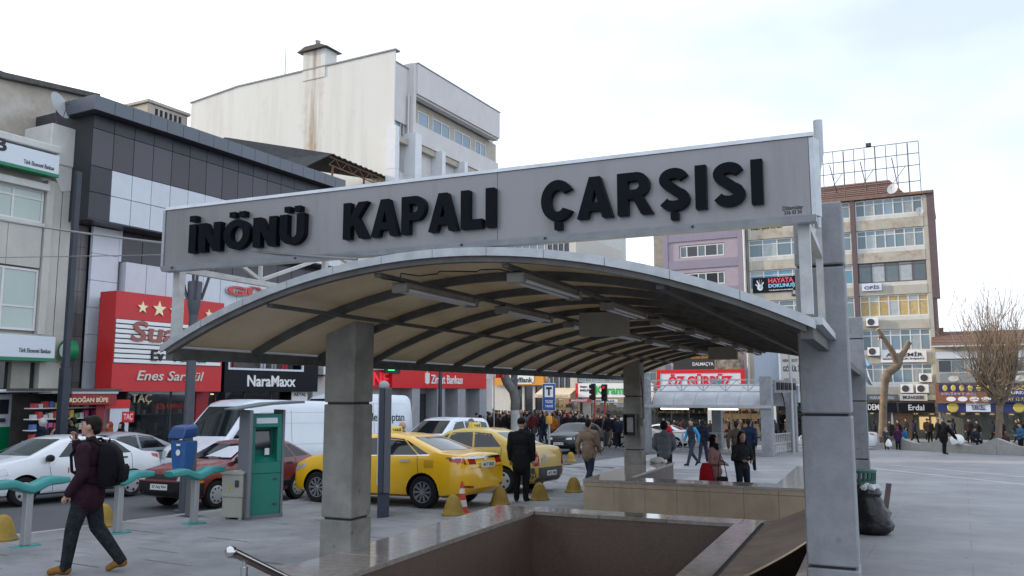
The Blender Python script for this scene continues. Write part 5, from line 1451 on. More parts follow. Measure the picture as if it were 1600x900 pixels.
# bakery awning
M_awn = mat('cream awning cloth', (0.62, 0.52, 0.38), 0.8, var=0.05)
FA = EF(81.0)
w0, w1 = -39.98, -35.86
wz1, wz0, wz00 =  2.22,  1.55,  1.21
aw = thing('awning', 'cream awning with a lettered valance over the lit bakery', 'awning', FA @ Vector(((w0+w1)/2, 0, wz0)))
for i in range(4):
    a = w0 + (w1 - w0)*i/4; b = w0 + (w1 - w0)*(i+1)/4 - 0.02
    MB(FA).add([(a, 0.9, wz1), (b, 0.9, wz1), (b, -1.0, wz0), (a, -1.0, wz0), (a, 0.9, wz1 - 0.03), (b, 0.9, wz1 - 0.03), (b, -1.0, wz0 - 0.03), (a, -1.0, wz0 - 0.03)], [(0,1,2,3),(4,7,6,5),(0,4,5,1),(1,5,6,2),(2,6,7,3),(3,7,4,0)]).build('cloth_panel', M_awn, aw)
boxp(aw, 'valance', M_awn, FA, w0, w1, wz00, wz0 - 0.03, -1.02, -0.98)
lettering(aw, 'PASTANE UNLU MAMULLERİ CAFE', mat('brown print', (0.2, 0.09, 0.03), 0.6), FA, w0 + 0.3, w1 - 0.3, wz00 + 0.08, wz0 - 0.1, -1.021, 0.005)
shop('bakery', 'brightly lit bakery counter under the cream awning', FA, w0 + 0.4, w1, gzl(FA, w0), wz00 - 0.1, 44, 0.95)
# low restaurant building with the green lettered sign
r0, r1 = -35.42, -26.86
rb = thing('restaurant_building', 'low restaurant building with a glazed terrace behind the far canopy pillar', 'building', base_at(FA, (r0+r1)/2, 4))
boxp(rb, 'wall', M_pale, FA, r0, r1, -4,  4.44, 1.2, 9)
tz0, tz1 =  2.8,  3.73
window(rb, FA, r0 + 0.1, r1, tz0, tz1, 0.1, 12, None, M_trim, M_glassb, 0.06)
boxp(rb, 'terrace_roof', M_roofdark, FA, r0 - 0.2, r1, tz1 + 0.9, tz1 + 1.05, -0.1, 1.2)
rsx = (-35.34, -27.14, 1.24, 2.68)
rs_ = board('shop_sign', 'wide white sign with big green letters behind the far canopy pillar', FA, rsx, M_whitel, y=-0.15, d=0.2,
    lines=[('Meşhur', M_ink, 0.03, 0.13, 0.66, 0.82), ('BAKLAVACI', M_ink, 0.03, 0.22, 0.42, 0.58), ('Karaman', M_grn, 0.24, 0.75, 0.2, 0.82)], bold=0.03)
boxp(rs_, 'red_end', M_bred, FA, rsx[0] - 0.3, rsx[0] - 0.01, rsx[2], rsx[3], -0.15, 0.05)
board('shop_sign', 'small red and white market sign beside the bakery awning', FA, (-36.16, -33.78, 0.73, 1.08), M_redd, 'MENDERES ET', M_whitel, y=-0.7, d=0.2)
board('shop_sign', 'pale strip sign under the green lettered sign', FA, (-33.63, -30.96, 0.71, 1.03), M_signw, 'MESUT BAKLAVA', M_ink, y=-0.2, d=0.1)
shop('restaurant', 'dim restaurant front with dark windows under the green lettered sign', FA, r0 + 1.5, r1, gzl(FA, r0),  0.64, 51, 0.5)
# ---- white far block seen between sign and canopy
fbk = thing('far_building', 'far white building with blue banner just above the canopy edge', 'building', dB*100 + sB*(-48) + Vector((0, 0, -3)))
FF = EF(100)
f0, f1 = -55.92, -41.26
boxp(fbk, 'wall', M_creamw, FF, f0, f1, -4,  24.78, 0, 12)
zz_ =  20.39
for k in range(8): boxp(fbk, 'cladding_strip', M_pale, FF, f0 + 9, f1 - 1.5, zz_ - 3 + k*0.95, zz_ - 2.12 + k*0.95, -0.12, 0.0)
boxp(fbk, 'edge_pier', M_beige, FF, f1 - 1.4, f1 + 0.3, zz_ - 6, zz_ + 6, -0.25, 0.3)
boxp(fbk, 'blue_banner', M_lblue, FF, -49.94, -47.27, 19.86, 22.88, -0.3, -0.2)

# ---- low shop house on the right
FH = EF(80.0)
h0, h1 = -1.82, 22.0
hz = lambda y: {525:  6.48, 540:  5.67, 549:  5.18, 560:  4.59, 562:  4.48, 582:  3.41, 598:  2.56, 600:  2.45, 629:  0.9, 644:  0.11}[y]
lo = thing('shop_house', 'two storey shop house with brown tiled roof at the right edge', 'building', base_at(FH, 8, 4))
boxp(lo, 'wall', M_beige, FH, h0, h1, -4, hz(540), 0.4, 10)
for c in range(5):
    t0, t1 = c/5, (c + 1.1)/5
    za, zb_ = hz(540), hz(525) + 0.6
    mb = MB(FH); mb.add([(h0 - 0.2, -0.4 + 4*t0, za + (zb_-za)*t0 + 0.06), (h1, -0.4 + 4*t0, za + (zb_-za)*t0 + 0.06), (h1, -0.4 + 4*t1, za + (zb_-za)*t1), (h0 - 0.2, -0.4 + 4*t1, za + (zb_-za)*t1), (h0 - 0.2, -0.4 + 4*t0, za + (zb_-za)*t0), (h1, -0.4 + 4*t0, za + (zb_-za)*t0)], [(0,1,2,3),(4,5,1,0)]); mb.build('tile_course', M_tile, lo)
boxp(lo, 'gutter', M_creamw, FH, h0 - 0.2, h1, hz(540) - 0.1, hz(540) + 0.02, -0.5, 0.4)
boxp(lo, 'chimney', M_tile, FH, h0 + 0.2, h0 + 0.75, hz(525), hz(525) + 0.9, 2.2, 2.8)
boxp(lo, 'white_band', M_signw, FH, h0 + 0.1, h1, hz(560), hz(549), 0.1, 0.4)
for i in range(5):
    a = h0 + 0.2 + i*4.3
    window(lo, FH, a, a + 4.0, hz(582), hz(562), 0.2, 4, None, M_wframe if i % 2 else M_trim, [M_glassd, M_glass, M_curtw], 0.06)
boxp(lo, 'balcony_wall', mat('grey balcony cloth', (0.22, 0.24, 0.245), 0.7, var=0.1), FH, h0 + 0.3, h1, hz(598), hz(582) - 0.15, -0.5, -0.42)
mb = MB(FH)
mb.bar((h0 + 0.2, -0.46, hz(582) - 0.05), (h1, -0.46, hz(582) - 0.05), 0.08)
for i in range(12): mb.bar((h0 + 0.3 + i*1.9, -0.46, hz(598)), (h0 + 0.3 + i*1.9, -0.46, hz(582)), 0.07)
mb.build('balcony_rail', M_trim, lo)
for i in range(5):
    x = h0 + 1.3 + i*2.4
    MB(FH).lathe([(0.4, 0), (0.4, 0.02)], 14, Matrix.Translation((x, -0.53, (hz(598)+hz(582))/2 - 0.1)) @ Matrix.Rotation(RAD(90), 4, 'X') @ Matrix.Scale(0.6, 4, (0, 1, 0))).build('balcony_badge', M_brownsign if i % 2 else M_creamw, lo)
boxp(lo, 'balcony_floor', M_roofdark, FH, h0, h1, hz(600), hz(598), -0.55, 0.4)
t1_ = board('phone_shop_sign', 'brown and navy phone shop sign with yellow figures and white ovals', FH, (-1.94, 1.85, 0.92, 2.4), M_brownsign, y=-0.75, d=0.3,
    lines=[('ERİMTAŞ', mat('lilac letter', (0.35, 0.3, 0.55), 0.5), 0.12, 0.80, 0.38, 0.58)], bold=0.03)
x0, x1, z0, z1 = -1.94, 1.85, 0.92, 2.4
boxp(t1_, 'navy_field', M_navy, FH, x0 + 0.3, x1, z0 + (z1-z0)*0.60, z1 - 0.02, -0.77, -0.75)
for i in range(7):
    MB(FH).lathe([(0.19, 0), (0.15, 0.03)], 10, Matrix.Translation((x0 + 0.75 + i*0.62, -0.772, z0 + (z1-z0)*0.80)) @ Matrix.Rotation(RAD(90), 4, 'X') @ Matrix.Scale(1.4, 4, (0, 1, 0))).build('yellow_figure', M_yell, t1_)
for i in range(4):
    MB(FH).lathe([(0.36, 0), (0.36, 0.02)], 14, Matrix.Translation((x0 + 1.15 + i*0.85, -0.752, z0 + (z1-z0)*0.19)) @ Matrix.Rotation(RAD(90), 4, 'X') @ Matrix.Scale(0.55, 4, (0, 1, 0))).build('white_oval', M_whitel, t1_)
board('phone_shop_sign', 'navy phone shop sign with pale letters behind the bare tree', FH, (2.04, 6.19, 0.94, 2.39), M_navy, y=-0.75, d=0.3,
    lines=[('TURKCELL', M_signw, 0.3, 0.8, 0.46, 0.64), ('HER AY 12 AY TAKSİT', M_yell, 0.15, 0.9, 0.1, 0.36), ('ôôôôôô', M_yell, 0.2, 0.85, 0.7, 0.95)], bold=0.02)
boxp(lo, 'lower_fascia', M_navy, FH, h0, h1, hz(644), hz(629) - 0.05, -0.45, 0.4)
board('phone_shop_sign', 'pale grey phone shop name board under the brown sign', FH, (0.27, 2.04, 0.16, 0.85), M_signw, 'TURKCELL', M_navy, y=-0.55, d=0.09, pad=0.22)
for px in (1489, 1592):
    c_ = {1489: (-0.7, 0.5), 1592: (4.05, 0.54)}[px]
    MB(FH).lathe([(0.42, 0), (0.36, 0.05)], 18, Matrix.Translation((c_[0], -0.452, c_[1])) @ Matrix.Rotation(RAD(90), 4, 'X')).build('round_emblem', M_yell, lo)
for i, lab in enumerate(('dim phone shop window right of the lit one', 'dim phone shop window left of the bare tree', 'dim phone shop window behind the bare tree', 'dim shop window at the right edge')):
    a = h0 + 0.2 + i*4.6
    shop('shop_window', lab, FH, a, a + 4.3, gzl(FH, a), hz(644) - 0.05, 60 + i, 0.35)
# shops of the beige block
board('shop_sign', 'dark sign with pale letters over the lit shop with two lamps', FE, (-4.96, -2.12, 0.02, 0.85), M_blackp, 'Erdal', M_signw, y=-0.6, d=0.3, pad=0.28)
board('shop_sign', 'dark sign partly hidden by the cut back tree', FE, (-7.7, -5.11, -0.02, 0.84), M_blackp, y=-0.6, d=0.3, lines=[('DEM', M_whitel, 0.1, 0.45, 0.25, 0.85)])
board('shop_sign', 'grey name strip above the dark shop signs, left', FE, (-7.55, -4.96, 1.02, 1.58), mat('dim grey board', (0.12, 0.12, 0.12), 0.6), 'HUKUK BÜROSU', M_signw, y=-0.5, d=0.15)
board('shop_sign', 'grey name strip above the dark shop signs, right', FE, (-4.82, -2.62, 1.03, 1.59), M_greyb, 'MUHASEBE', M_ink, y=-0.5, d=0.15)
sz_ =  -0.03
shop('shop_window', 'warmly lit shop window under the dark sign with pale letters', FE, uM + 2.2, uR, gzl(FE, uM), sz_, 71, 0.95)
shop('shop_window', 'lit shop window behind the cut back tree', FE, uM - 2.0, uM + 2.1, gzl(FE, uM), sz_, 72, 0.9)
boxp(tl, 'shop_door', mat('brown wood door', (0.13, 0.07, 0.035), 0.5, var=0.2), FE, uM + 2.3, uM + 3.9, -3.0, sz_, -0.04, 0.0)
boxp(tl, 'shop_pier', M_creamw, FE, uM + 2.12, uM + 2.28, -3.0, sz_, -0.1, 0.2)
for k in (0, 1):
    x = uM + 4.35 + k*0.95
    boxp(tl, 'lit_panel', M_warm, FE, x, x + 0.75, sz_ - 1.45, sz_ - 0.35, 0.3, 0.35)

# ================================================================ vehicles
M_carglass = mat('car glass', (0.010, 0.013, 0.016), 0.04, spec=0.55)
M_tyre = mat('tyre rubber', (0.014, 0.014, 0.015), 0.8, spec=0.2)
M_alloy = mat('alloy rim', (0.42, 0.42, 0.43), 0.3, 0.8)
M_hub = mat('plastic wheel cover', (0.40, 0.41, 0.42), 0.4, 0.3)
M_blk = mat('black plastic', (0.014, 0.014, 0.015), 0.5, spec=0.25)
M_headl = mat('headlight glass', (0.45, 0.47, 0.48), 0.08, 0.3, coat=0.6)
M_taill = mat('tail light red', (0.35, 0.012, 0.012), 0.12, coat=0.6)
M_amber = mat('amber lens', (0.6, 0.2, 0.02), 0.2)
M_chrome = mat('chrome', (0.6, 0.6, 0.62), 0.12, 1.0)
M_plate = mat('number plate', (0.62, 0.63, 0.62), 0.4)
def paint(name, col, rough=0.28):
    return mat(name, col, rough, 0.0, coat=0.7 if max(col) > 0.1 else 0.2, spec=0.5 if max(col) > 0.1 else 0.3, var=0.03, vscale=2, dirt=(col[0]*0.75 + 0.02, col[1]*0.75 + 0.02, col[2]*0.75 + 0.02), dscale=1.5, damt=0.3)
def interp(tab, x):
    for (a, p), (b, q) in zip(tab, tab[1:]):
        if x <= b: return p + (q - p) * max(0, min(1, (x - a) / max(b - a, 1e-6)))
    return tab[-1][1]
def car_body(spec):
    L = spec['L']
    xs = sorted(set([round(L * i / 34, 3) for i in range(35)] + [round(p[0], 3) for p in spec['top']]))
    raw = lambda k, x: interp(spec[k], x)
    def sm(k, x, r=0.045):
        return (raw(k, max(0, x - r)) + 2*raw(k, x) + raw(k, min(L, x + r))) / 4
    tum = spec.get('tumble', 0.32)
    rings = []
    for x in xs:
        zb, zt, W = sm('bot', x), sm('top', x), sm('hw', x)
        b = min(sm('belt', x), zt - 0.015)
        hc = zt - b
        y6 = 0.955 * W
        yt = lambda z: max(0.3*W, y6 - tum * (z - b))
        half = [(0, zb), (0.78*W, zb), (0.95*W, zb + 0.05), (0.995*W, zb + 0.22*(b - zb)), (W, zb + 0.55*(b - zb)), (0.99*W, zb + 0.85*(b - zb)), (y6, b),
                (yt(b + 0.4*hc)*1.0, b + 0.4*hc), (yt(b + 0.78*hc), b + 0.78*hc), (yt(b + 0.93*hc)*0.965, b + 0.93*hc), (yt(zt)*0.86, zt), (yt(zt)*0.45, zt + 0.018), (0, zt + 0.024)]
        ring = [(x - L/2, y, z) for y, z in half] + [(x - L/2, -y, z) for y, z in reversed(half[1:-1])]
        rings.append(ring)
    mb = MB(); mb.loft(rings)
    me = mb.mesh('body', [spec['paint'], M_blk], smooth=38)
    return me
def cut_arches(me, spec):
    o = bpy.data.objects.new('tmp_body', me); COL.objects.link(o)
    for xw in spec['wheels']:
        mb = MB()
        r = spec['r'] * 1.17
        for s in (-1, 1):
            ring = lambda y: [(xw - spec['L']/2 + r*math.cos(2*math.pi*k/28), y, spec['r'] + r*math.sin(2*math.pi*k/28)) for k in range(28)]
            mb.loft([ring(s*(spec['W']/2 + 0.3)), ring(s*(spec['W']/2 - 0.32))])
        cm = mb.mesh('tmp_cut', [spec['paint'], M_blk])
        cm.polygons.foreach_set('material_index', [1]*len(cm.polygons))
        c = bpy.data.objects.new('tmp_cut', cm); COL.objects.link(c)
        md = o.modifiers.new('b', 'BOOLEAN'); md.operation = 'DIFFERENCE'; md.object = c; md.solver = 'EXACT'
    dg = bpy.context.evaluated_depsgraph_get()
    out = bpy.data.meshes.new_from_object(o.evaluated_get(dg))
    for md in list(o.modifiers): bpy.data.objects.remove(md.object)
    bpy.data.objects.remove(o)
    out.polygons.foreach_set('use_smooth', [True]*len(out.polygons)); out.set_sharp_from_angle(angle=RAD(38))
    out.name = 'body'
    return out
def wheel_meshes(r, style, w=0.2):
    prof = [(r*0.60, -w/2), (r*0.9, -w/2), (r*0.985, -w*0.36), (r, -w*0.2), (r, w*0.2), (r*0.985, w*0.36), (r*0.9, w/2), (r*0.66, w/2 - 0.005), (r*0.62, w/2 - 0.03)]
    Mx = Matrix.Rotation(RAD(-90), 4, 'X')
    t = MB().lathe(prof, 28, Mx).mesh('wheel', M_tyre, smooth=40)
    mb = MB()
    if style == 'alloy':
        mb.lathe([(r*0.62, w/2 - 0.07), (r*0.64, w/2 - 0.005), (r*0.60, w/2 - 0.005), (r*0.585, w/2 - 0.06)], 28, Mx, 0)
        mb.lathe([(r*0.60, w/2 - 0.085), (r*0.60, w/2 - 0.08)], 24, Mx, 1)
        for k in range(10):
            a = 2*math.pi*k/10
            for da in (-0.09, 0.09):
                p0 = (math.cos(a)*r*0.1, w/2 - 0.022, math.sin(a)*r*0.1); p1 = (math.cos(a + da)*r*0.6, w/2 - 0.018, math.sin(a + da)*r*0.6)
                mb.bar(p0, p1, 0.016, 0.02, 0)
        mb.lathe([(r*0.15, w/2 - 0.05), (r*0.15, w/2 - 0.012), (r*0.06, w/2 - 0.005)], 14, Mx, 0)
    else:
        n = 9 if style == 'cover' else 5
        mb.lathe([(r*0.63, w/2 - 0.05), (r*0.65, w/2 - 0.004), (r*0.55, w/2 + 0.004), (r*0.42, w/2 + 0.008), (r*0.15, w/2 + 0.014), (r*0.05, w/2 + 0.012)], 28, Mx, 0)
        for k in range(n):
            a = 2*math.pi*(k + 0.5)/n
            rr = 0.055*r*10 if False else r*0.47
            s_ = 0.075*r if style == 'cover' else 0.11*r
            M2 = Matrix.Translation((math.cos(a)*rr, w/2 + 0.0085, math.sin(a)*rr)) @ Matrix.Rotation(RAD(-90), 4, 'X')
            mb.lathe([(s_, -0.002), (s_, 0.002)], 10, M2, 1)
    m = mb.mesh('rim', [M_alloy if style == 'alloy' else M_hub, M_blk], smooth=40)
    return t, m
WHEELS = {}
def decal(bvh, quad, axis, sg, off, n=(6, 4)):
    # quad: four (a, b) corners; axis y: (x, z) seen from the side, x: (y, z) from front or back, z: (x, y) from above
    P = [Vector(p) for p in quad]
    N = n; vs = {}; mb = MB()
    for i in range(N[0] + 1):
        for j in range(N[1] + 1):
            s, t = i/N[0], j/N[1]
            q = (P[0]*(1-s) + P[1]*s)*(1-t) + (P[3]*(1-s) + P[2]*s)*t
            if axis == 'y': o, d = Vector((q[0], sg*4, q[1])), Vector((0, -sg, 0))
            elif axis == 'x': o, d = Vector((sg*8, q[0], q[1])), Vector((-sg, 0, 0))
            else: o, d = Vector((q[0], q[1], 6)), Vector((0, 0, -1))
            h = bvh.ray_cast(o, d)
            if h[0] is not None:
                vs[(i, j)] = len(mb.v); mb.v.append(h[0] + h[1].normalized()*off if h[1].dot(d) < 0 else h[0] - h[1].normalized()*off)
    for i in range(N[0]):
        for j in range(N[1]):
            ks = [(i, j), (i+1, j), (i+1, j+1), (i, j+1)]
            if all(k in vs for k in ks): mb.f.append([vs[k] for k in ks]); mb.mi.append(0)
    return mb
def car(name, label, spec, at, head, lift=0.0, group='vehicles', cat='car', dz=-0.1):
    L = spec['L']
    loc = (at[0], at[1], gz(*at) + dz)
    r = thing(name, label, cat, loc, head, group)
    # tilt with the slope of the ground
    fwd = Vector((math.cos(head), math.sin(head), 0))
    r.rotation_euler = (-math.atan(SLOPE) * math.cos(head) if False else math.atan(SLOPE*math.cos(head)) * -1, math.atan(SLOPE*fwd.y), head)
    me0 = car_body(spec)
    bm = bmesh.new(); bm.from_mesh(me0); bvh = BVHTree.FromBMesh(bm); bm.free()
    me = cut_arches(me0, spec)
    body = bpy.data.objects.new('body', me); COL.objects.link(body); body.parent = r
    X = lambda x: x - L/2
    key = (spec['r'], spec.get('rim', 'cover'))
    if key not in WHEELS: WHEELS[key] = wheel_meshes(*key)
    tm, rm = WHEELS[key]
    for xw in spec['wheels']:
        for s in (-1, 1):
            w = bpy.data.objects.new('wheel', tm); COL.objects.link(w); w.parent = r
            w.location = (X(xw), s*(spec['W']/2 - 0.115), spec['r']); w.rotation_euler = (0, 0, 0 if s > 0 else math.pi)
            q = bpy.data.objects.new('rim', rm); COL.objects.link(q); q.parent = w
    for d in spec['details']:
        nm, m, quad, axis, sg = d[:5]
        off = d[5] if len(d) > 5 else 0.006
        n = d[6] if len(d) > 6 else (6, 4)
        sgs = (-1, 1) if sg == 0 else (sg,)
        for s in sgs:
            if axis in 'yz': qq = [(X(a), b) for a, b in quad]
            else: qq = quad
            if axis == 'z' and sg == 0: qq = [(X(a), b*s) for a, b in quad]
            if axis == 'x' and len(d) > 7 and d[7] == 'mirror':
                for mm in (-1, 1):
                    mb = decal(bvh, [(a*mm, b) for a, b in qq], axis, s, off, n)
                    if mb.f: mb.build(nm, m, r, smooth=40)
                continue
            mb = decal(bvh, qq, axis, s, off, n)
            if mb.f: mb.build(nm, m, r, smooth=40)
    # mirrors
    mx, my, mz = spec['mirror']
    for s in (-1, 1):
        mb = MB(); mb.lathe([(0.02, -0.10), (0.07, -0.085), (0.085, 0), (0.07, 0.085), (0.02, 0.10)], 10, Matrix.Translation((X(mx), s*(my + 0.09), mz)) @ Matrix.Rotation(RAD(90), 4, 'X') @ Matrix.Scale(0.75, 4, (0, 0, 1)))
        mb.bar((X(mx) + 0.02, s*(my - 0.08), mz - 0.06), (X(mx), s*(my + 0.06), mz - 0.03), 0.05)
        mb.build('mirror', spec.get('mirmat', spec['paint']), r, smooth=45)
    for pl in spec.get('plates', ()):
        x, z, w, h, txt = pl
        sx = 1 if x > L/2 else -1
        hit = bvh.ray_cast(Vector((sx*8, 0, z)), Vector((-sx, 0, 0)))[0]
        xx = hit.x + sx*0.034
        p = MB().box(xx - 0.008, xx + 0.008, -w/2, w/2, z - h/2, z + h/2).build('number_plate', M_plate, r)
        tme = text_mesh(txt, 0.5, 0.02)
        co = np.zeros(len(tme.vertices)*3); tme.vertices.foreach_get('co', co); co = co.reshape(-1, 3); lo_, hi_ = co.min(0), co.max(0)
        t = (co - lo_)/np.maximum(hi_ - lo_, 1e-6)
        out = np.zeros_like(co); out[:, 0] = xx + sx*(0.009 + 0.002*t[:, 2]); out[:, 1] = sx*(-w*0.40 + w*0.84*t[:, 0]); out[:, 2] = z - h*0.3 + h*0.6*t[:, 1]
        tme.vertices.foreach_set('co', out.ravel()); tme.materials.clear(); tme.materials.append(M_ink); tme.update()
        o = bpy.data.objects.new('plate_number', tme); COL.objects.link(o); o.parent = p
    return r, bvh
def side_windows(x_list, z0, z1, top_in=0.0):
    return [('side_window', M_carglass, [(a, za), (b, zb), (c, zc), (d, zd)], 'y', 0, 0.005, (5, 4)) for (a, za), (b, zb), (c, zc), (d, zd) in x_list]
def seams(*xs):
    out = []
    for (xa, za), (xb, zb) in xs:
        out.append(('door_seam', M_blk, [(xa - 0.005, za), (xa + 0.005, za), (xb + 0.005, zb), (xb - 0.005, zb)], 'y', 0, 0.003, (1, 8)))
    return out
YEL = paint('taxi yellow', (0.80, 0.45, 0.006)); TAN = paint('faded taxi yellow', (0.54, 0.36, 0.035), 0.4)
corolla = dict(L=4.62, W=1.78, r=0.325, rim='alloy', wheels=(0.98, 3.68), paint=YEL, mirror=(3.25, 0.86, 1.0), tumble=0.42,
    top=[(0, 0.80), (0.06, 1.00), (0.14, 1.06), (0.62, 1.10), (1.5, 1.41), (1.9, 1.455), (2.35, 1.465), (2.75, 1.40), (3.55, 1.04), (4.05, 0.95), (4.42, 0.80), (4.58, 0.60), (4.62, 0.52)],
    belt=[(0, 0.92), (0.8, 1.02), (1.4, 1.0), (3.4, 0.93), (4.62, 0.7)], bot=[(0, 0.42), (0.12, 0.28), (0.5, 0.22), (4.1, 0.2), (4.5, 0.24), (4.62, 0.40)],
    hw=[(0, 0.66), (0.1, 0.79), (0.35, 0.865), (1, 0.89), (3.5, 0.89), (4.05, 0.86), (4.4, 0.74), (4.56, 0.56), (4.62, 0.42)],
    plates=[(0, 0.86, 0.52, 0.115, '44 T 0625'), (4.62, 0.42, 0.52, 0.11, '44 T 0625')],
    details=side_windows([((1.98, 1.03), (2.92, 1.01), (2.62, 1.34), (2.02, 1.385)), ((1.12, 1.045), (1.92, 1.03), (1.96, 1.385), (1.55, 1.355)), ((0.86, 1.065), (1.08, 1.05), (1.5, 1.34), (1.44, 1.32)), ((2.98, 1.01), (3.3, 1.0), (2.98, 1.16), (2.72, 1.3))], 0, 0)
    + [('rear_window', M_carglass, [(-0.60, 1.135), (0.60, 1.135), (0.50, 1.385), (-0.50, 1.385)], 'x', -1, 0.005, (8, 5)),
       ('windscreen', M_carglass, [(-0.66, 1.06), (0.66, 1.06), (0.52, 1.39), (-0.52, 1.39)], 'x', 1, 0.005, (8, 5)),
       ('tail_light', M_taill, [(0.40, 0.87), (0.80, 0.88), (0.80, 0.995), (0.40, 0.975)], 'x', -1, 0.006, (5, 3), 'mirror'),
       ('tail_light_wing', M_taill, [(0.10, 0.90), (0.36, 0.93), (0.40, 0.985), (0.10, 1.0)], 'y', 0, 0.006, (4, 3)),
       ('light_trim', M_chrome, [(-0.80, 0.975), (0.80, 0.975), (0.80, 1.01), (-0.80, 1.01)], 'x', -1, 0.012, (14, 1)),
       ('light_trim', M_chrome, [(0.10, 0.995), (0.46, 0.985), (0.46, 1.005), (0.10, 1.03)], 'y', 0, 0.01, (4, 1)),
       ('window_trim', M_chrome, [(0.84, 1.04), (3.3, 0.985), (3.3, 1.0), (0.84, 1.06)], 'y', 0, 0.004, (16, 1)),
       ('reflector', M_taill, [(0.52, 0.42), (0.78, 0.44), (0.78, 0.48), (0.52, 0.46)], 'x', -1, 0.006, (4, 1), 'mirror'),
       ('door_handle', M_chrome, [(1.28, 0.90), (1.52, 0.90), (1.52, 0.94), (1.28, 0.94)], 'y', 0, 0.03, (4, 2)),
       ('door_handle', M_chrome, [(2.28, 0.88), (2.50, 0.88), (2.50, 0.92), (2.28, 0.92)], 'y', 0, 0.03, (4, 2)),
       ('headlight', M_headl, [(0.45, 0.62), (0.78, 0.66), (0.78, 0.76), (0.5, 0.72)], 'x', 1, 0.006, (5, 3), 'mirror'),
       ('headlight_wing', M_headl, [(4.0, 0.76), (4.40, 0.64), (4.42, 0.70), (4.05, 0.82)], 'y', 0, 0.006, (5, 3)),
       ('grille', M_blk, [(-0.42, 0.5), (0.42, 0.5), (0.45, 0.62), (-0.45, 0.62)], 'x', 1, 0.006, (6, 2)),
       ('lower_grille', M_blk, [(-0.6, 0.28), (0.6, 0.28), (0.62, 0.40), (-0.62, 0.40)], 'x', 1, 0.006, (6, 2)),
       ('fuel_flap', mat('flap line', (0.5, 0.27, 0.01), 0.4), [(0.72, 0.80), (0.94, 0.80), (0.94, 0.95), (0.72, 0.95)], 'y', 1, 0.002, (3, 3)),
       ('boot_seam', M_blk, [(-0.62, 0.80), (0.62, 0.80), (0.62, 0.807), (-0.62, 0.807)], 'x', -1, 0.004, (8, 1))]
    + seams(((1.06, 0.62), (1.12, 1.04)), ((1.98, 0.3), (1.95, 1.03)), ((3.08, 0.3), (3.2, 0.98))))
logan = dict(L=4.26, W=1.74, r=0.31, rim='steel', wheels=(0.86, 3.49), paint=TAN, mirror=(2.95, 0.84, 1.08), mirmat=M_blk, tumble=0.30,
    top=[(0, 0.85), (0.05, 1.02), (0.14, 1.10), (0.55, 1.13), (1.2, 1.44), (1.6, 1.52), (2.1, 1.53), (2.5, 1.47), (3.2, 1.08), (3.7, 1.0), (4.1, 0.88), (4.22, 0.7), (4.26, 0.55)],
    belt=[(0, 0.95), (0.8, 1.05), (3.2, 0.99), (4.26, 0.75)], bot=[(0, 0.40), (0.1, 0.26), (0.5, 0.21), (3.8, 0.2), (4.15, 0.25), (4.26, 0.40)],
    hw=[(0, 0.70), (0.08, 0.80), (0.3, 0.85), (1, 0.87), (3.4, 0.87), (3.85, 0.83), (4.15, 0.72), (4.26, 0.52)],
    plates=[(0, 0.48, 0.52, 0.115, '44 T 1081')],
    details=side_windows([((1.72, 1.08), (2.55, 1.06), (2.34, 1.42), (1.76, 1.44)), ((0.92, 1.10), (1.66, 1.08), (1.70, 1.44), (1.24, 1.40)), ((2.62, 1.06), (3.0, 1.05), (2.7, 1.28), (2.42, 1.40))], 0, 0)
    + [('rear_window', M_carglass, [(-0.62, 1.16), (0.62, 1.16), (0.54, 1.43), (-0.54, 1.43)], 'x', -1, 0.005, (8, 5)),
       ('windscreen', M_carglass, [(-0.66, 1.11), (0.66, 1.11), (0.54, 1.45), (-0.54, 1.45)], 'x', 1, 0.005, (8, 5)),
       ('tail_light', M_taill, [(0.60, 0.66), (0.76, 0.66), (0.78, 1.02), (0.64, 1.02)], 'x', -1, 0.006, (3, 5), 'mirror'),
       ('bumper', mat('grey bumper', (0.055, 0.057, 0.065), 0.6), [(-0.78, 0.30), (0.78, 0.30), (0.79, 0.62), (-0.79, 0.62)], 'x', -1, 0.012, (10, 4)),
       ('bumper_side', mat('grey bumper', (0, 0, 0)), [(0.02, 0.30), (0.46, 0.30), (0.46, 0.62), (0.05, 0.62)], 'y', 0, 0.012, (4, 3)),
       ('boot_patch', mat('pale sticker', (0.5, 0.45, 0.33), 0.5), [(0.22, 0.70), (0.5, 0.70), (0.48, 0.92), (0.25, 0.92)], 'x', -1, 0.005, (3, 3)),
       ('sill', mat('grey bumper', (0, 0, 0)), [(1.2, 0.24), (3.1, 0.24), (3.1, 0.36), (1.2, 0.36)], 'y', 0, 0.008, (6, 2)),
       ('door_handle', M_blk, [(1.05, 0.93), (1.25, 0.93), (1.25, 0.97), (1.05, 0.97)], 'y', 0, 0.02, (3, 2)),
       ('headlight', M_headl, [(0.42, 0.68), (0.74, 0.68), (0.74, 0.86), (0.46, 0.86)], 'x', 1, 0.006, (5, 3), 'mirror')]
    + seams(((0.9, 0.65), (0.9, 1.08)), ((1.70, 0.3), (1.69, 1.08)), ((2.72, 0.3), (2.8, 1.04))))
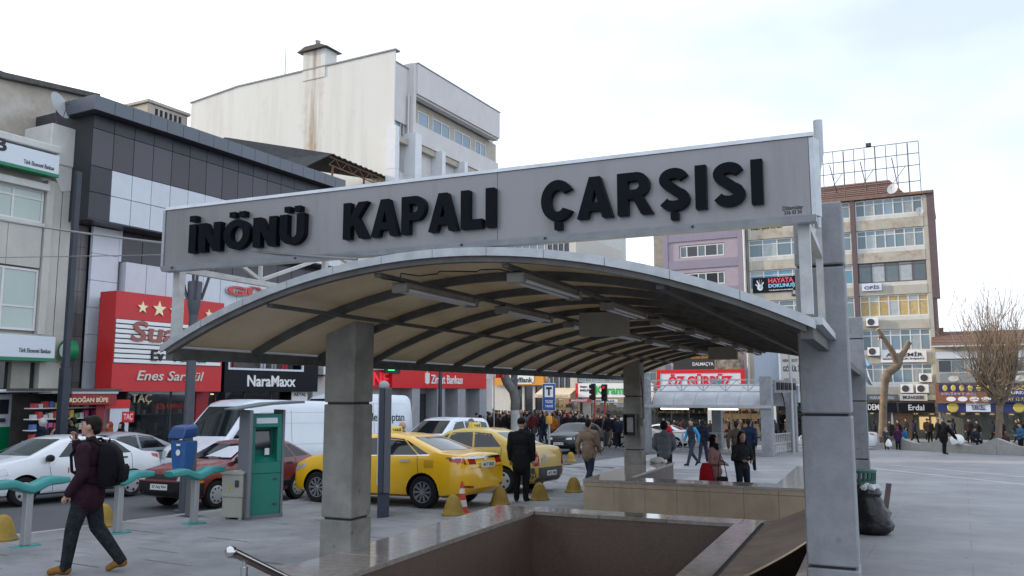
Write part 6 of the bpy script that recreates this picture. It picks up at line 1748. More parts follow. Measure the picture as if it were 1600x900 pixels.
samara = dict(L=4.0, W=1.62, r=0.29, rim='cover', wheels=(0.74, 3.20), paint=paint('dark red', (0.155, 0.018, 0.02)), mirror=(2.72, 0.79, 0.98), mirmat=M_blk, tumble=0.40,
    top=[(0, 0.72), (0.05, 0.90), (0.12, 0.97), (0.85, 1.33), (1.1, 1.375), (1.6, 1.385), (2.05, 1.35), (2.75, 0.97), (3.3, 0.90), (3.85, 0.80), (3.97, 0.66), (4.0, 0.55)],
    belt=[(0, 0.85), (0.8, 0.93), (2.8, 0.90), (4.0, 0.72)], bot=[(0, 0.36), (0.1, 0.26), (0.5, 0.21), (3.6, 0.2), (3.9, 0.26), (4.0, 0.36)],
    hw=[(0, 0.70), (0.06, 0.77), (0.3, 0.80), (1, 0.81), (3.2, 0.81), (3.7, 0.79), (3.92, 0.74), (4.0, 0.66)],
    plates=[(4.0, 0.47, 0.50, 0.115, '27 ALJ 954')],
    details=side_windows([((1.52, 0.97), (2.22, 0.95), (1.98, 1.29), (1.50, 1.315)), ((0.86, 0.985), (1.44, 0.97), (1.42, 1.315), (1.12, 1.30)), ((0.38, 1.01), (0.80, 0.99), (1.06, 1.295), (0.88, 1.27)), ((2.28, 0.95), (2.66, 0.94), (2.36, 1.16), (2.06, 1.27))], 0, 0)
    + [('windscreen', M_carglass, [(-0.64, 0.99), (0.64, 0.99), (0.52, 1.30), (-0.52, 1.30)], 'x', 1, 0.005, (8, 5)),
       ('sun_shade', mat('silver sunshade', (0.6, 0.62, 0.66), 0.35, 0.2), [(-0.2, 1.02), (0.58, 1.02), (0.50, 1.27), (0.1, 1.24)], 'x', 1, 0.009, (6, 4)),
       ('headlight', M_headl, [(0.48, 0.60), (0.74, 0.60), (0.74, 0.74), (0.48, 0.74)], 'x', 1, 0.008, (4, 3), 'mirror'),
       ('indicator', M_amber, [(3.58, 0.56), (3.72, 0.56), (3.72, 0.60), (3.58, 0.60)], 'y', 0, 0.006, (2, 1)),
       ('grille', M_blk, [(-0.44, 0.62), (0.44, 0.62), (0.44, 0.72), (-0.44, 0.72)], 'x', 1, 0.006, (6, 2)),
       ('bumper', M_blk, [(-0.78, 0.30), (0.78, 0.30), (0.78, 0.58), (-0.78, 0.58)], 'x', 1, 0.02, (10, 4)),
       ('bumper_side', M_blk, [(3.56, 0.30), (3.96, 0.32), (3.96, 0.56), (3.56, 0.54)], 'y', 0, 0.012, (4, 3)),
       ('side_trim', M_blk, [(1.05, 0.24), (2.85, 0.24), (2.85, 0.46), (1.05, 0.46)], 'y', 0, 0.006, (6, 2)),
       ('rear_window', M_carglass, [(-0.55, 1.0), (0.55, 1.0), (0.5, 1.3), (-0.5, 1.3)], 'x', -1, 0.005, (6, 4)),
       ('tail_light', M_taill, [(0.0, 0.70), (0.1, 0.70), (0.1, 0.88), (0.0, 0.88)], 'y', 0, 0.006, (2, 3)),
       ('door_handle', M_blk, [(0.98, 0.83), (1.16, 0.83), (1.16, 0.87), (0.98, 0.87)], 'y', 0, 0.02, (3, 2))]
    + seams(((0.82, 0.5), (0.86, 0.97)), ((1.48, 0.25), (1.48, 0.96)), ((2.44, 0.25), (2.55, 0.93))))
WHT = paint('white car paint', (0.66, 0.68, 0.70))
sedan301 = dict(L=4.44, W=1.75, r=0.31, rim='steel', wheels=(0.93, 3.58), paint=WHT, mirror=(3.12, 0.85, 1.0), mirmat=M_blk, tumble=0.36,
    top=[(0, 0.80), (0.05, 0.98), (0.14, 1.05), (0.6, 1.08), (1.35, 1.39), (1.8, 1.47), (2.25, 1.475), (2.65, 1.41), (3.5, 1.03), (4.0, 0.94), (4.3, 0.80), (4.42, 0.62), (4.44, 0.5)],
    belt=[(0, 0.92), (0.8, 1.02), (3.3, 0.95), (4.44, 0.7)], bot=[(0, 0.40), (0.1, 0.27), (0.5, 0.22), (4.0, 0.2), (4.35, 0.25), (4.44, 0.38)],
    hw=[(0, 0.68), (0.1, 0.80), (0.35, 0.855), (1, 0.875), (3.4, 0.875), (4.0, 0.83), (4.3, 0.70), (4.44, 0.48)],
    plates=[(4.44, 0.40, 0.50, 0.11, '27 S 4410')],
    details=side_windows([((1.88, 1.03), (2.85, 1.01), (2.50, 1.36), (1.92, 1.40)), ((0.98, 1.06), (1.80, 1.035), (1.86, 1.40), (1.38, 1.35))], 0, 0)
    + [('windscreen', M_carglass, [(-0.68, 1.06), (0.68, 1.06), (0.55, 1.40), (-0.55, 1.40)], 'x', 1, 0.005, (8, 5)),
       ('rear_window', M_carglass, [(-0.6, 1.12), (0.6, 1.12), (0.5, 1.38), (-0.5, 1.38)], 'x', -1, 0.005, (6, 4)),
       ('headlight', M_headl, [(3.95, 0.68), (4.34, 0.62), (4.34, 0.76), (4.0, 0.82)], 'y', 0, 0.006, (5, 3)),
       ('headlight', M_headl, [(0.42, 0.62), (0.70, 0.64), (0.70, 0.78), (0.45, 0.76)], 'x', 1, 0.006, (4, 3), 'mirror'),
       ('tail_light', M_taill, [(0.02, 0.86), (0.36, 0.95), (0.40, 1.02), (0.02, 1.0)], 'y', 0, 0.006, (4, 3)),
       ('door_handle', M_blk, [(1.10, 0.93), (1.34, 0.93), (1.34, 0.965), (1.10, 0.965)], 'y', 0, 0.02, (3, 2)),
       ('door_lettering', mat('red door mark', (0.4, 0.02, 0.02), 0.5), [(2.60, 0.66), (2.63, 0.66), (2.63, 0.78), (2.60, 0.78)], 'y', 0, 0.004, (1, 1)),
       ('door_lettering', mat('red door mark', (0, 0, 0)), [(2.44, 0.66), (2.56, 0.66), (2.56, 0.69), (2.44, 0.69)], 'y', 0, 0.004, (1, 1)),
       ('grille', M_blk, [(-0.40, 0.55), (0.40, 0.55), (0.42, 0.68), (-0.42, 0.68)], 'x', 1, 0.006, (6, 2)),
       ('sill', M_blk, [(1.3, 0.22), (3.15, 0.22), (3.15, 0.28), (1.3, 0.28)], 'y', 0, 0.006, (6, 1))]
    + seams(((0.95, 0.62), (0.98, 1.04)), ((1.85, 0.28), (1.84, 1.03)), ((2.95, 0.28), (3.1, 0.98))))
def variant(s, **k):
    d = dict(s); d.update(k); return d
silver = variant(sedan301, paint=paint('silver blue paint', (0.26, 0.28, 0.32)), rim='cover', plates=[])
darkcar = variant(sedan301, L=4.0, paint=paint('charcoal paint', (0.014, 0.016, 0.018)), plates=[(4.0, 0.46, 0.5, 0.12, '27 DC 315')], wheels=(0.72, 3.22), mirror=(2.7, 0.85, 0.98),
    top=[(0, 0.72), (0.05, 0.92), (0.14, 1.0), (0.7, 1.32), (1.1, 1.40), (1.8, 1.41), (2.2, 1.36), (2.95, 0.98), (3.5, 0.90), (3.85, 0.78), (3.97, 0.6), (4.0, 0.5)],
    belt=[(0, 0.85), (0.8, 0.95), (2.9, 0.9), (4.0, 0.68)], bot=[(0, 0.36), (0.1, 0.26), (0.5, 0.21), (3.6, 0.2), (3.9, 0.25), (4.0, 0.36)],
    hw=[(0, 0.66), (0.1, 0.78), (0.35, 0.82), (1, 0.83), (3.1, 0.83), (3.6, 0.80), (3.88, 0.70), (4.0, 0.5)],
    details=side_windows([((1.5, 0.97), (2.4, 0.95), (2.1, 1.30), (1.52, 1.33)), ((0.7, 0.99), (1.42, 0.97), (1.45, 1.33), (0.95, 1.29))], 0, 0)
    + [('windscreen', M_carglass, [(-0.66, 1.0), (0.66, 1.0), (0.52, 1.33), (-0.52, 1.33)], 'x', 1, 0.005, (8, 5)),
       ('headlight', M_headl, [(0.34, 0.64), (0.72, 0.64), (0.70, 0.75), (0.38, 0.72)], 'x', 1, 0.008, (4, 3), 'mirror'),
       ('grille', M_blk, [(-0.3, 0.62), (0.3, 0.62), (0.3, 0.70), (-0.3, 0.70)], 'x', 1, 0.008, (4, 2)),
       ('lower_grille', M_blk, [(-0.6, 0.28), (0.6, 0.28), (0.6, 0.38), (-0.6, 0.38)], 'x', 1, 0.008, (4, 2))])
VANW = paint('white van paint', (0.64, 0.68, 0.74))
def van_spec(L, H, p, txt=False):
    return dict(L=L, W=2.05, r=0.34, rim='steel', wheels=(1.15, L - 0.95), paint=p, mirror=(L - 1.28, 1.02, 1.35), mirmat=M_blk, tumble=0.085,
        top=[(0, H - 0.75), (0.03, H - 0.2), (0.1, H - 0.05), (0.4, H), (L - 2.1, H), (L - 1.75, H - 0.10), (L - 0.85, 1.30), (L - 0.3, 1.12), (L - 0.08, 0.9), (L, 0.6)],
        belt=[(0, 1.25), (L - 1.2, 1.25), (L - 0.3, 1.0), (L, 0.8)], bot=[(0, 0.42), (0.15, 0.34), (L - 0.5, 0.28), (L - 0.1, 0.32), (L, 0.45)],
        hw=[(0, 0.93), (0.06, 0.98), (0.3, 1.02), (L - 1.4, 1.02), (L - 0.6, 0.97), (L - 0.15, 0.82), (L, 0.62)], plates=[],
        details=[('windscreen', M_carglass, [(-0.80, 1.38), (0.80, 1.38), (0.74, H - 0.20), (-0.74, H - 0.20)], 'x', 1, 0.006, (8, 6)),
            ('side_window', M_carglass, [(L - 2.0, 1.32), (L - 1.02, 1.32), (L - 1.55, H - 0.45), (L - 2.0, H - 0.40)], 'y', 0, 0.006, (5, 4)),
            ('headlight', M_headl, [(0.50, 0.78), (0.86, 0.78), (0.86, 1.02), (0.60, 0.98)], 'x', 1, 0.008, (4, 3), 'mirror'),
            ('grille', M_blk, [(-0.5, 0.82), (0.5, 0.82), (0.5, 1.02), (-0.5, 1.02)], 'x', 1, 0.008, (6, 2)),
            ('bumper', M_blk, [(-0.85, 0.36), (0.85, 0.36), (0.85, 0.66), (-0.85, 0.66)], 'x', 1, 0.01, (10, 3)),
            ('side_trim', M_blk, [(1.6, 0.60), (L - 1.4, 0.60), (L - 1.4, 0.66), (1.6, 0.66)], 'y', 0, 0.008, (8, 1)),
            ('tail_light', M_taill, [(0.0, 0.9), (0.07, 0.9), (0.07, 1.4), (0.0, 1.4)], 'y', 0, 0.01, (1, 4))]
            + seams(((L - 2.08, 0.45), (L - 2.08, H - 0.35)), ((L - 3.3, 0.45), (L - 3.3, H - 0.3)))
            + [('body_crease', mat('crease shade line', (0.42, 0.45, 0.5), 0.4), [(0.2, zc), (L - 2.1, zc), (L - 2.1, zc + 0.012), (0.2, zc + 0.012)], 'y', 0, 0.003, (10, 1)) for zc in (1.1, 1.72, H - 0.36)])  # darker van paint in thin strips, painting the shade of pressed creases
minivan = dict(L=4.75, W=1.86, r=0.32, rim='alloy', wheels=(0.9, 3.82), paint=VANW, mirror=(3.55, 0.92, 1.15), tumble=0.24,
    top=[(0, 0.9), (0.04, 1.2), (0.2, 1.74), (0.45, 1.80), (2.4, 1.82), (2.85, 1.74), (3.75, 1.18), (4.35, 1.02), (4.65, 0.82), (4.75, 0.55)],
    belt=[(0, 1.05), (3.6, 1.02), (4.75, 0.75)], bot=[(0, 0.4), (0.1, 0.28), (0.5, 0.22), (4.3, 0.2), (4.65, 0.26), (4.75, 0.4)],
    hw=[(0, 0.80), (0.08, 0.88), (0.4, 0.92), (3.7, 0.92), (4.3, 0.86), (4.62, 0.72), (4.75, 0.5)], plates=[(4.75, 0.46, 0.5, 0.12, '27 VP 830')],
    details=side_windows([((2.1, 1.12), (3.3, 1.1), (2.72, 1.64), (2.14, 1.68)), ((1.0, 1.14), (2.04, 1.12), (2.06, 1.68), (1.0, 1.67)), ((0.28, 1.16), (0.94, 1.14), (0.94, 1.67), (0.42, 1.62))], 0, 0)
    + [('windscreen', M_carglass, [(-0.74, 1.22), (0.74, 1.22), (0.62, 1.70), (-0.62, 1.70)], 'x', 1, 0.005, (8, 5)),
       ('headlight', M_headl, [(0.40, 0.72), (0.78, 0.74), (0.78, 0.92), (0.46, 0.86)], 'x', 1, 0.008, (4, 3), 'mirror'),
       ('grille', M_blk, [(-0.4, 0.66), (0.4, 0.66), (0.4, 0.82), (-0.4, 0.82)], 'x', 1, 0.008, (4, 2)),
       ('tail_light', M_taill, [(0.0, 0.8), (0.12, 0.8), (0.12, 1.15), (0.0, 1.15)], 'y', 0, 0.006, (2, 3))])
kangoo = dict(L=4.05, W=1.68, r=0.3, rim='cover', wheels=(0.62, 3.25), paint=paint('champagne paint', (0.40, 0.38, 0.33)), mirror=(2.85, 0.84, 1.12), mirmat=M_blk, tumble=0.16,
    top=[(0, 1.0), (0.03, 1.6), (0.2, 1.80), (1.8, 1.84), (2.2, 1.76), (2.95, 1.18), (3.6, 1.05), (3.95, 0.8), (4.05, 0.55)],
    belt=[(0, 1.05), (2.9, 1.0), (4.05, 0.75)], bot=[(0, 0.38), (0.1, 0.28), (0.5, 0.22), (3.6, 0.2), (3.95, 0.26), (4.05, 0.38)],
    hw=[(0, 0.78), (0.06, 0.82), (0.3, 0.84), (3.0, 0.84), (3.6, 0.79), (3.95, 0.66), (4.05, 0.5)], plates=[],
    details=side_windows([((1.62, 1.12), (2.5, 1.1), (2.08, 1.62), (1.66, 1.66)), ((0.72, 1.14), (1.5, 1.12), (1.52, 1.66), (0.75, 1.64))], 0, 0)
    + [('windscreen', M_carglass, [(-0.66, 1.22), (0.66, 1.22), (0.58, 1.7), (-0.58, 1.7)], 'x', 1, 0.005, (6, 4)),
       ('side_trim', M_blk, [(1.0, 0.60), (2.9, 0.60), (2.9, 0.70), (1.0, 0.70)], 'y', 0, 0.008, (6, 1)),
       ('headlight', M_headl, [(3.55, 0.75), (3.85, 0.7), (3.85, 0.9), (3.6, 0.95)], 'y', 0, 0.008, (3, 3))] + seams(((1.56, 0.3), (1.56, 1.1)), ((0.66, 0.3), (0.66, 1.1))))
H_road = math.atan2(-dB.y, -dB.x)      # nose towards the viewer, along the street
H_kerb = math.atan2(-sB.y, -sB.x)      # nose to the road, parked across
H_right = math.atan2(sB.y, sB.x)
def at(u, v): return B2(u, v)
tx, _ = car('taxi', 'bright yellow taxi sedan with its rear towards the stairwell, nearest car', corolla, at(-10.86, 14.93), H_kerb, cat='taxi', dz=0.0)
tx2, _ = car('taxi', 'faded yellow taxi parked behind the bright yellow one', logan, at(-10.98, 18.55), H_kerb, cat='taxi', dz=0.0)
def taxi_roof(root, z, m):
    MB().prism([(-0.08, z), (0.08, z), (0.055, z + 0.13), (-0.055, z + 0.13)], -0.21, 0.21).build('roof_sign', m, root, bevel=0.012)
    for s in (-1, 1):
        me = text_mesh('TAKSİ', 0.5, 0.02); co = np.zeros(len(me.vertices)*3); me.vertices.foreach_get('co', co); co = co.reshape(-1, 3); lo_, hi_ = co.min(0), co.max(0)
        t = (co - lo_)/np.maximum(hi_ - lo_, 1e-6); out = np.zeros_like(co)
        out[:, 0] = s*(0.077 + 0.004*t[:, 2] - 0.022*t[:, 1]*0.7); out[:, 1] = s*(-0.16 + 0.32*t[:, 0]); out[:, 2] = z + 0.03 + 0.07*t[:, 1]
        me.vertices.foreach_set('co', out.ravel()); me.materials.clear(); me.materials.append(M_ink); me.update()
        o = bpy.data.objects.new('roof_sign_letters', me); COL.objects.link(o); o.parent = root
M_taxis = mat('taxi roof sign', (0.70, 0.55, 0.06), 0.4)
taxi_roof(tx, 1.47, M_taxis); taxi_roof(tx2, 1.535, M_taxis)
# emblem and boot trim on the near taxi
MB().lathe([(0.055, 0), (0.05, 0.012)], 14, Matrix.Translation((-2.27, 0, 0.985)) @ Matrix.Rotation(RAD(-90), 4, 'Y')).build('badge', M_chrome, tx, smooth=40)
car('hatchback', 'dark red five door hatchback with a silver sunshade behind its windscreen', samara, at(-14.72, 14.12), H_road)
car('sedan', 'white sedan driving past behind the man on the phone', sedan301, at(-18.72, 12.60), H_road)
car('sedan', 'silver blue sedan parked by the far kerb behind the white sedan', silver, at(-21.3, 15.75), H_road)
car('sedan', 'grey sedan at the left edge by the bank entrance', variant(silver, paint=paint('grey car paint', (0.15, 0.155, 0.165))), at(-21.3, 8.35), H_road)
vr, _ = car('van', 'long white panel van behind the dark red hatchback', van_spec(5.98, 2.40, VANW), at(-18.55, 18.75), H_road, cat='van')
vr2, vb2 = car('van', 'tall white panel van with black lettering right of the left pillar', van_spec(5.9, 2.72, VANW), at(-20.35, 25.05), H_road, cat='van')
def van_text(root, bvh, body, x0, x1, z0, z1, side):
    me = text_mesh(body, 0.5, 0.015); co = np.zeros(len(me.vertices)*3); me.vertices.foreach_get('co', co); co = co.reshape(-1, 3); lo_, hi_ = co.min(0), co.max(0)
    t = (co - lo_)/np.maximum(hi_ - lo_, 1e-6); out = np.zeros_like(co)
    for i, a in enumerate(t):
        x = x0 + (x1 - x0)*a[0]; z = z0 + (z1 - z0)*a[1]
        h = bvh.ray_cast(Vector((x, side*4, z)), Vector((0, -side, 0)))[0]
        out[i] = (x, h.y + side*(0.004 + 0.003*a[2]), z)
    me.vertices.foreach_set('co', out.ravel()); me.materials.clear(); me.materials.append(M_ink); me.update()
    o = bpy.data.objects.new('lettering', me); COL.objects.link(o); o.parent = root
# near side is the left side of a vehicle heading towards us
van_text(vr2, vb2, 'Güler Toptan', 0.35, -2.3, 1.62, 2.02, 1)
van_text(vr2, vb2, 'BİLGİ SAYAR', -0.9, -2.2, 1.30, 1.50, 1)
car('minivan', 'white minivan with roof rails facing the taxis', minivan, at(-17.9, 27.9), H_road, cat='minivan')
car('hatchback', 'charcoal hatchback coming towards the taxis', darkcar, at(-16.75, 38.0), H_road)
car('small_van', 'champagne small van driving across behind the man in the tan coat', kangoo, at(-18.3, 50.8), H_right, cat='van')
car('sedan', 'white sedan with red tail lights behind the second stair gate railing', variant(sedan301, plates=[]), at(-17.8, 54.3), H_kerb)
car('sedan', 'white car half hidden behind the tall right pillar', variant(sedan301, plates=[]), at(-6.6, 53.2), H_kerb)

# ================================================================ street furniture on the square
def on_ground(x, y, dz=0.0): return (x, y, gz(x, y) + dz)
RZB = -TB        # object axes: x along sB, y along dB
# yellow concrete domes
M_dome = mat('worn yellow paint', (0.30, 0.19, 0.025), 0.75, var=0.2, vscale=6, dirt=(0.13, 0.11, 0.08), dscale=4, damt=0.8, bump=0.2, bscale=15)
dm = MB(); dm.lathe([(0.26, 0.0), (0.265, 0.05), (0.225, 0.09), (0.20, 0.18), (0.165, 0.30), (0.115, 0.40), (0.06, 0.445), (0.01, 0.455)], 18)
for p_ in dm.v: p_ *= 0.84
dome_mesh = dm.mesh('concrete_dome', M_dome, smooth=45)
domes = [((-7.45, 12.55), 'yellow concrete dome at the left edge of the pavement'), ((-6.74, 14.13), 'yellow concrete dome behind the walking man'),
    ((-1.08, 15.77), 'yellow concrete dome beside the striped cone'), ((-0.25, 17.59), 'yellow concrete dome between the striped cone and the black coated man'),
    ((0.6, 18.67), 'yellow concrete dome right of the black coated man'), ((1.49, 20.56), 'yellow concrete dome in front of the marble parapet'),
    ((1.4, 31.55), 'left one of the two small yellow domes near the charcoal hatchback'), ((2.3, 33.29), 'right one of the two small yellow domes near the charcoal hatchback')]
for (x, y), lab in domes:
    o = bpy.data.objects.new('concrete_dome', dome_mesh); COL.objects.link(o); o.location = on_ground(x, y); o.rotation_euler = (0, 0, x*3)
    tag(o, lab, 'bollard', 'yellow concrete domes')
# traffic cone
M_coner = mat('cone red', (0.55, 0.05, 0.02), 0.5); M_conew = mat('cone white', (0.62, 0.62, 0.60), 0.5)
x, y = -0.94, 16.08
cn = thing('traffic_cone', 'red and white striped traffic cone behind the bright yellow taxi', 'traffic cone', on_ground(x, y))
MB().box(-0.17, 0.17, -0.17, 0.17, 0, 0.03).build('base', M_coner, cn, bevel=0.01)
for i, (z0, z1) in enumerate(((0.03, 0.14), (0.14, 0.26), (0.26, 0.38), (0.38, 0.47), (0.47, 0.60))):
    r = lambda z: 0.125 - 0.105*z/0.6
    MB().lathe([(r(z0), z0), (r(z1), z1)], 16).build('band', M_conew if i in (1, 3) else M_coner, cn, smooth=40)
# teal perch seats
M_teal = mat('teal plastic', (0.02, 0.22, 0.21), 0.4, var=0.08); M_alu = mat('brushed post', (0.36, 0.37, 0.38), 0.4, 0.5)
def perch(label, x, y):
    r = thing('perch_seat', label, 'perch seat', on_ground(x, y), RZB, 'teal perch seats along the kerb')
    MB().box(-0.10, 0.10, -0.19, 0.19, 0.0, 0.035).build('foot_plate', M_teal, r, bevel=0.015)
    MB().box(-0.055, 0.055, -0.05, 0.05, 0.035, 0.80).build('post', M_alu, r, bevel=0.008)
    rings = []
    for i in range(-12, 13):
        t = i/12
        yy = 0.56*t
        zc = 0.80 + 0.09*min(1, abs(t)*2.2)**1.4 - 0.025*max(0, abs(t) - 0.55)
        th = 0.062*(1 - 0.35*abs(t)**4); w = 0.13*(1 - 0.25*abs(t)**6)
        rings.append([(-w, yy, zc - th*0.6), (-w*0.7, yy, zc - th), (w*0.7, yy, zc - th), (w, yy, zc - th*0.6), (w, yy, zc + th*0.5), (w*0.8, yy, zc + th), (-w*0.8, yy, zc + th), (-w, yy, zc + th*0.5)])
    MB().loft(rings).build('seat_bar', M_teal, r, smooth=50)
perch('teal perch seat in front of the white sedan, leftmost', -6.76, 11.94)
perch('teal perch seat just behind the walking man', -6.11, 13.29)
perch('teal perch seat in front of the blue litter bin', -5.37, 14.47)
# blue litter bin on a post
M_bluep = mat('blue plastic', (0.022, 0.105, 0.30), 0.45, var=0.1, dirt=(0.1, 0.16, 0.25), dscale=6, damt=0.4)
x, y = -5.86, 15.57
bn = thing('litter_bin', 'blue lidded litter bin on a grey post', 'litter bin', on_ground(x, y), RZB)
MB().box(-0.06, 0.06, -0.06, 0.06, 0.02, 1.35).build('post', mat('dull steel post', (0.16, 0.165, 0.17), 0.5, 0.4), bn, bevel=0.008)
MB().box(-0.22, 0.22, -0.14, 0.14, 0.0, 0.02).build('base_plate', M_boxm, bn)
def tub(z0, z1, w0, w1, d0, d1, yo=-0.16):
    rings = []
    for z, w, d in ((z0, w0*0.9, d0*0.9), (z0 + 0.03, w0, d0), (z1, w1, d1)):
        rings.append([(-w*0.7 + 0, yo - d, z), (w*0.7, yo - d, z), (w, yo - d*0.6, z), (w, yo + d, z), (-w, yo + d, z), (-w, yo - d*0.6, z)])
    return MB().loft(rings)
tub(0.86, 1.38, 0.155, 0.195, 0.12, 0.16, -0.225).build('tub', M_bluep, bn, bevel=0.01)
MB().lathe([(0.055, 0), (0.055, 0.004)], 14, Matrix.Translation((0.1, -0.4085, 1.18)) @ Matrix.Rotation(RAD(90), 4, 'X')).build('round_sticker', M_whitel, bn)
MB().box(0.06, 0.15, -0.42, -0.408, 1.30, 1.335).build('label_sticker', M_whitel, bn)
rings = []
for t, z, s in ((0, 1.42, 1.0), (0.3, 1.50, 1.02), (0.7, 1.60, 0.96), (1.0, 1.645, 0.75)):
    rings.append([(-0.20*s, -0.42 + 0.1*t, z), (0.20*s, -0.42 + 0.1*t, z + 0.0), (0.20*s, -0.06, z + 0.03), (-0.20*s, -0.06, z + 0.03)])
MB().loft(rings).build('lid', mat('dark blue plastic', (0.012, 0.05, 0.17), 0.35, var=0.1), bn, bevel=0.02)
# green payment terminal with a small roof
M_tgreen = mat('terminal green', (0.012, 0.17, 0.125), 0.45, var=0.06); M_tgrey = mat('terminal grey', (0.145, 0.155, 0.175), 0.5, var=0.05)
x, y = -4.56, 15.47
kt = thing('payment_terminal', 'green self service terminal with a flat roof, beside a beige cabinet', 'terminal', on_ground(x, y), RAD(33))
MB().box(-0.34, 0.34, -0.27, 0.27, 0.0, 0.09).build('plinth', M_tgrey, kt)
MB().prism([(-0.34, 0.09), (-0.30, 0.09), (-0.27, 2.0), (-0.30, 2.0)], -0.3, 0.3, 0, 'y').build('side_fin', M_tgrey, kt) if False else None
MB().box(-0.345, -0.285, -0.40, 0.30, 0.06, 1.93).build('side_fin', M_tgrey, kt, bevel=0.01)
MB().box(0.285, 0.33, -0.28, 0.30, 0.06, 1.93).build('side_fin', M_tgrey, kt, bevel=0.01)
MB().box(-0.28, 0.28, -0.26, 0.26, 0.09, 0.80).build('lower_door', M_tgreen, kt, bevel=0.006)
MB().box(-0.28, 0.28, -0.26, 0.26, 0.806, 1.0).build('middle_panel', M_tgreen, kt, bevel=0.006)
mb = MB(); mb.box(-0.28, -0.20, -0.26, 0.26, 1.002, 1.62); mb.box(0.20, 0.28, -0.26, 0.26, 1.002, 1.62); mb.box(-0.20, 0.20, 0.02, 0.26, 1.002, 1.62)
mb.build('recess_surround', M_tgreen, kt)
MB().add([(-0.2, -0.25, 1.005), (0.2, -0.25, 1.005), (0.2, 0.0, 1.14), (-0.2, 0.0, 1.14)], [(0, 1, 2, 3)]).build('keypad_shelf', M_tgreen, kt)
MB().add([(-0.16, -0.06, 1.24), (0.14, -0.06, 1.24), (0.14, 0.0, 1.56), (-0.16, 0.0, 1.56)], [(0, 1, 2, 3)]).build('screen', M_glassd, kt)
MB().box(0.02, 0.10, -0.12, -0.08, 1.12, 1.24).build('paper_slip', M_whitel, kt)
MB().box(-0.28, 0.28, -0.26, 0.26, 1.622, 1.86).build('head_panel', M_tgreen, kt, bevel=0.006)
MB().box(-0.19, 0.19, -0.268, -0.26, 1.69, 1.79).build('blank_label', M_signw, kt)
for z in (0.24, 0.68): MB().box(0.14, 0.22, -0.268, -0.26, z, z + 0.035).build('lock', M_boxm, kt)
mb = MB(); mb.add([(-0.62, -0.42, 1.93), (0.02, -0.46, 2.02), (0.62, -0.46, 2.05), (0.62, 0.36, 2.05), (0.02, 0.36, 2.02), (-0.62, 0.32, 1.93),
                   (-0.62, -0.42, 1.955), (0.02, -0.46, 2.06), (0.62, -0.46, 2.09), (0.62, 0.36, 2.09), (0.02, 0.36, 2.06), (-0.62, 0.32, 1.955)],
                  [(0, 5, 4, 1), (1, 4, 3, 2), (6, 7, 10, 11), (7, 8, 9, 10), (0, 1, 7, 6), (1, 2, 8, 7), (2, 3, 9, 8), (3, 4, 10, 9), (4, 5, 11, 10), (5, 0, 6, 11)])
mb.build('roof', mat('terminal roof', (0.11, 0.135, 0.14), 0.4), kt)
# beige electrical cabinet
M_cab = mat('beige cabinet paint', (0.35, 0.345, 0.30), 0.6, var=0.06, dirt=(0.25, 0.23, 0.2), dscale=3, damt=0.3)
x, y = -4.89, 15.28
eb = thing('electric_cabinet', 'beige electric cabinet with a warning triangle beside the green terminal', 'cabinet', on_ground(x, y), RAD(-16))
MB().box(-0.20, 0.20, -0.19, 0.19, 0.05, 0.40).build('base', M_cab, eb, bevel=0.006)
MB().box(-0.215, 0.215, -0.205, 0.20, 0.405, 0.80).build('door', M_cab, eb, bevel=0.008)
MB().prism([(-0.235, 0.80), (0.235, 0.80), (0.235, 0.83), (0, 0.86), (-0.235, 0.83)], -0.225, 0.21).build('roof', M_cab, eb)
MB().prism([(-0.09, 0.52), (0.01, 0.52), (-0.04, 0.61)], -0.212, -0.206).build('warning_triangle', M_yell, eb)
mb = MB(); mb.prism([(-0.045, 0.535), (-0.03, 0.56), (-0.04, 0.56), (-0.035, 0.585), (-0.052, 0.555), (-0.042, 0.555)], -0.215, -0.2121); mb.build('bolt_mark', M_ink, eb)
MB().box(0.06, 0.14, -0.225, -0.206, 0.58, 0.70).build('lock', M_boxm, eb, bevel=0.008)
for s in (-0.16, 0.16):
    for t in (-0.15, 0.15): MB().box(s - 0.03, s + 0.03, t - 0.03, t + 0.03, 0, 0.05).build('foot', M_cab, eb)
# tall narrow advertising panel seen edge on
x, y = -2.39, 15.37
ad = thing('advert_pillar', 'slim dark blue advertising panel seen edge on beside the left pillar', 'advert panel', on_ground(x, y + 0.5), RAD(8))
MB().box(-0.10, 0.11, -0.5, 0.5, 0.0, 0.46).build('base', mat('navy steel', (0.03, 0.038, 0.06), 0.5), ad, bevel=0.01)
MB().box(0.0, 0.12, -0.55, 0.55, 0.46, 2.34).build('casing', mat('slate steel', (0.085, 0.09, 0.105), 0.5, var=0.05), ad, bevel=0.01)
MB().box(-0.10, -0.002, -0.55, 0.55, 0.46, 2.34).build('frame', mat('navy steel', (0, 0, 0)), ad, bevel=0.01)
MB().box(-0.118, -0.101, -0.5, 0.5, 0.6, 2.22).build('poster_face', M_signw, ad)
MB().lathe([(0.01, 2.34), (0.09, 2.345), (0.10, 2.40), (0.06, 2.46), (0.01, 2.47)], 12, Matrix.Translation((-0.02, -0.35, 0))).build('lamp_dome', M_grey, ad, smooth=50)
